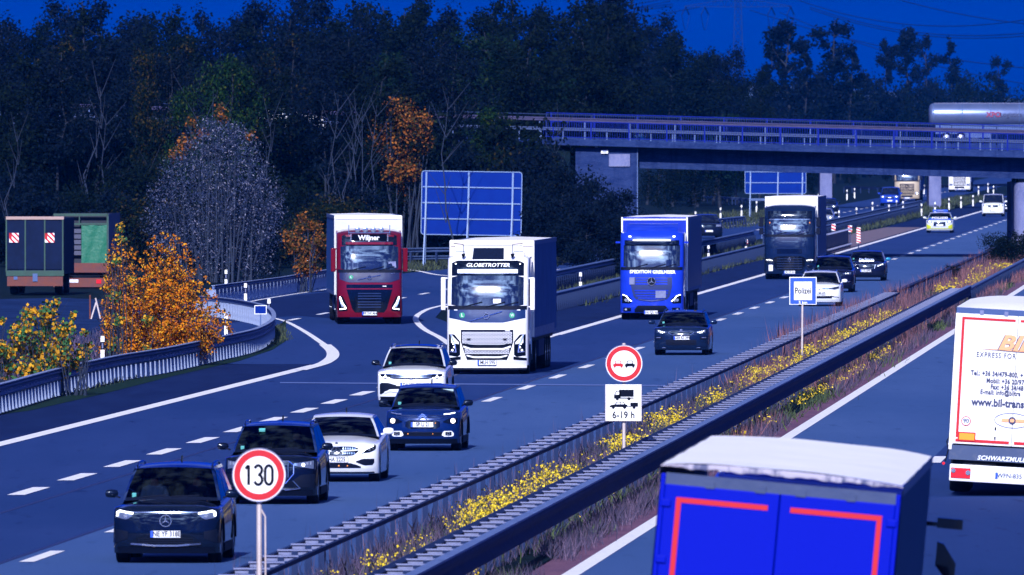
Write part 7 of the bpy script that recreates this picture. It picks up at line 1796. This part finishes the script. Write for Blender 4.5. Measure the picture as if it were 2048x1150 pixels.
# yellow ragwort: heads on weeds, in clumps
def flowers(ncl, u0, u1, Z0, Z1, z, s, mask=None, per=20):
    c = upts(ncl, u0, u1, Z0, Z1, mask); n0 = len(c); r = rng.uniform(.5, 1.3, n0)
    p = np.repeat(c, per, 0) + rng.normal(size=(n0*per, 3)) * np.array([.20, .75, .0]) * np.repeat(r, per)[:, None]
    u = p[:, 0] - DR*p[:, 1]; p = p[(u > u0 - .2) & (u < u1 + .15)]; n = len(p)
    p[:, 2] = z * rng.uniform(.55, 1.2, n)
    k = 3; p = np.repeat(p, k, 0) + rng.normal(size=(n*k, 3)) * .022; n = len(p)
    a = rng.normal(size=(n, 3)); a /= np.linalg.norm(a, axis=1)[:, None]; b = np.cross(a, rng.normal(size=(n, 3))); b /= np.linalg.norm(b, axis=1)[:, None]; sz = s * rng.uniform(.5, 1.2, n)[:, None]
    v = np.stack([p - a*sz, p + b*sz, p + a*sz, p - b*sz], 1).reshape(-1, 3); f = np.arange(n*4).reshape(n, 4); o = npmesh('yellow_flowers', v, f, yel_f); o['kind'] = 'stuff'
    q = c + 0; blades('weeds', np.repeat(q, 16, 0), z * .8, .03, grn, .5, jitter=.3)
flowers(330, -15.4, -13.5, 262, 440, .44, .024, lambda u, Z: nz(u, Z, 2.0) > .05)
flowers(150, -15.3, -13.6, 205, 275, .40, .022, lambda u, Z: nz(u, Z, 2.0) > .0)
flowers(260, -15.5, -13.2, 205, 460, .36, .022, per=4)
flowers(95, -15.2, -13.6, 440, 560, .44, .028)
flowers(28, -15.2, -13.5, 600, 750, .42, .034)
flowers(34, -12.95, -12.6, 300, 480, .32, .022, per=16)
# verges
def area_pts(n, poly_px, z=0):
    """random points in a ground quad given by four photo points"""
    a, b, c, d = [np.array(gp(*q)) for q in poly_px]; s, t = rng.random(n)[:, None], rng.random(n)[:, None]
    return (a*(1-s) + b*s)*(1-t) + (d*(1-s) + c*s)*t
blades('verge_grass', area_pts(5000, ((-40, 830), (500, 705), (470, 680), (-40, 800))), .16, .04, verge, .4)
blades('verge_grass', area_pts(2500, ((480, 712), (575, 680), (560, 650), (470, 690))), .14, .04, verge, .4)
blades('verge_grass', area_pts(5000, ((-40, 790), (430, 700), (430, 640), (-40, 700))), .30, .03, dryb, .4)
blades('verge_grass', area_pts(6000, ((780, 545), (1100, 535), (1240, 500), (800, 505))), .25, .05, verge, .4)
blades('verge_grass', upts(5000, -33.8, -29.0, 600, 900), .25, .05, verge, .4)
blades('verge_grass', upts(6000, -33.6, -29.5, 900, 1500), .35, .07, verge, .4)
blades('verge_grass', area_pts(4000, ((1240, 480), (1640, 440), (1640, 415), (1240, 440))), .35, .07, verge, .4)

# ------------------------------------------------------------------ lattice pylon and power lines
Zy = 3000.0
py_ = empty('lattice_pylon', (wx(1476, Zy), Zy, 0), label='tall steel lattice pylon with wide cross arm rising behind the poplars', cat='pylon')
steel_d = mat('pylon_steel_hazed', (.004, .022, .13), .8, spec=.05)  # steel tinted towards the sky blue, distance haze painted into the colour
hw_ = lambda z: 1.45 - .032 * (z - 8) if z > 8 else 1.45 + (8 - z) * .2
zs_ = [0, 4, 8] + [8 + 2.2 * i for i in range(1, 14)]
m = MB()
for sx in (1, -1):
    for sy in (1, -1):
        for a, b in zip(zs_[:-1], zs_[1:]): m.beam((sx*hw_(a), sy*hw_(a), a), (sx*hw_(b), sy*hw_(b), b), .22, .22)
m.build('leg', steel_d, py_, smooth=0)
m = MB()
for a, b in zip(zs_[:-1], zs_[1:]):
    for s in (1, -1):
        m.beam((-hw_(a), s*hw_(a), a), (hw_(b), s*hw_(b), b), .11, .11); m.beam((hw_(a), s*hw_(a), a), (-hw_(b), s*hw_(b), b), .11, .11); m.beam((-hw_(b), s*hw_(b), b), (hw_(b), s*hw_(b), b), .11, .11)
m.build('bracing', steel_d, py_, smooth=0)
zarm = wz(14, Zy)
for (zz, half) in ((zarm, 11.2), (zarm + 9, 8)):
    for s in (1, -1):
        m = MB(); m.beam((0, .6, zz), (s*half, 0, zz + .1), .16, .16); m.beam((0, -.6, zz), (s*half, 0, zz + .1), .16, .16); m.beam((0, 0, zz + 2.0), (s*half, 0, zz + .2), .16, .16)
        for k in range(8):
            t = k / 8; m.beam((s*half*t, 0, zz), (s*half*(t + .06), 0, zz + 2.0*(1 - t)), .09, .09); m.beam((s*half*(t + .06), 0, zz + 2*(1 - t)), (s*half*(t + .125), 0, zz), .09, .09)
        m.build('cross_arm', steel_d, py_, smooth=0)
        for x in (half*.62, half*.98):
            m = MB(); m.beam((s*x, 0, zz), (s*x - .8, -2, zz - 1.6), .18, .18); m.beam((s*x, 0, zz), (s*x + .8, 2, zz - 1.6), .18, .18)
            pts = [(s*x - .8 + 1.6*t, -2 + 4*t, zz - 1.6 - 3.2 * math.sin(math.pi*t)) for t in np.linspace(0, 1, 9)]
            m.tube(pts, .07, 4); m.build('insulator', steel_d, py_, smooth=0)
def wire(label, p, q, sag, r=.09):
    o = empty('power_line', (0, 0, 0), label=label, cat='power line', group='overhead power lines'); m = MB(); p = Vector(p); q = Vector(q)
    pts = [p.lerp(q, t) - Vector((0, 0, sag * 4 * t * (1 - t))) for t in np.linspace(0, 1, 22)]
    m.tube(pts, r, 4); m.build('cable', steel_d, o, smooth=0)
def W3(px, py, Z): return (wx(px, Z), Z, wz(py, Z))
for i, (a, b, sag) in enumerate([((1345, 8), (-100, 95), 2), ((1345, 12), (-100, 130), 2), ((1400, 14), (-100, 160), 3), ((1620, 14), (2100, 60), 3), ((1620, 18), (2100, 66), 3), ((1570, -10), (2100, 30), 4), ((1760, -12), (2100, 52), 1), ((1340, -5), (560, 30), 3), ((1340, 2), (560, 42), 3), ((1500, 20), (2100, 140), 2), ((1560, 25), (2100, 175), 2)]):
    wire('thin power line strung ' + ['left from the pylon arm, upper strand', 'left from the pylon arm, second strand', 'left from the pylon arm, lowest strand', 'right from the arm tip, upper of two', 'right from the arm tip, lower of two', 'right from above the picture edge', 'steeply down at the top right corner', 'left through the treetops, upper', 'left through the treetops, lower', 'right behind the poplars, upper', 'right behind the poplars, lower'][i], W3(a[0], a[1], Zy), W3(b[0], b[1], Zy - 300), sag)

# ------------------------------------------------------------------ air
hz = MB(); hz.box(-2600, 2600, -60, 9000, -2.0, 75.0)
cr_ = farcar('hatchback', 'pale car glimpsed through the trees on the raised road at the left', 'car', 1000, 600, 0, whitep, lamp=False, L=4.2, w=.88, H=1.5)
cr_.location = (wx(655, BZ + 5), BZ + 5, bz(wx(655, BZ + 5), 6.68)); cr_.rotation_euler = (0, 0, R(90))
HAZE = 0.00003
if HAZE:
    hm_ = bpy.data.materials.new('haze'); hm_.use_nodes = True; t = hm_.node_tree; t.nodes.clear()
    o_ = t.nodes.new('ShaderNodeOutputMaterial'); pv = t.nodes.new('ShaderNodeVolumePrincipled'); t.links.new(pv.outputs[0], o_.inputs['Volume'])
    pv.inputs['Color'].default_value = (.0, .22, 1.0, 1); pv.inputs['Density'].default_value = HAZE; pv.inputs['Anisotropy'].default_value = 0.0
    ho = hz.build('haze', hm_, smooth=0); ho['kind'] = 'stuff'
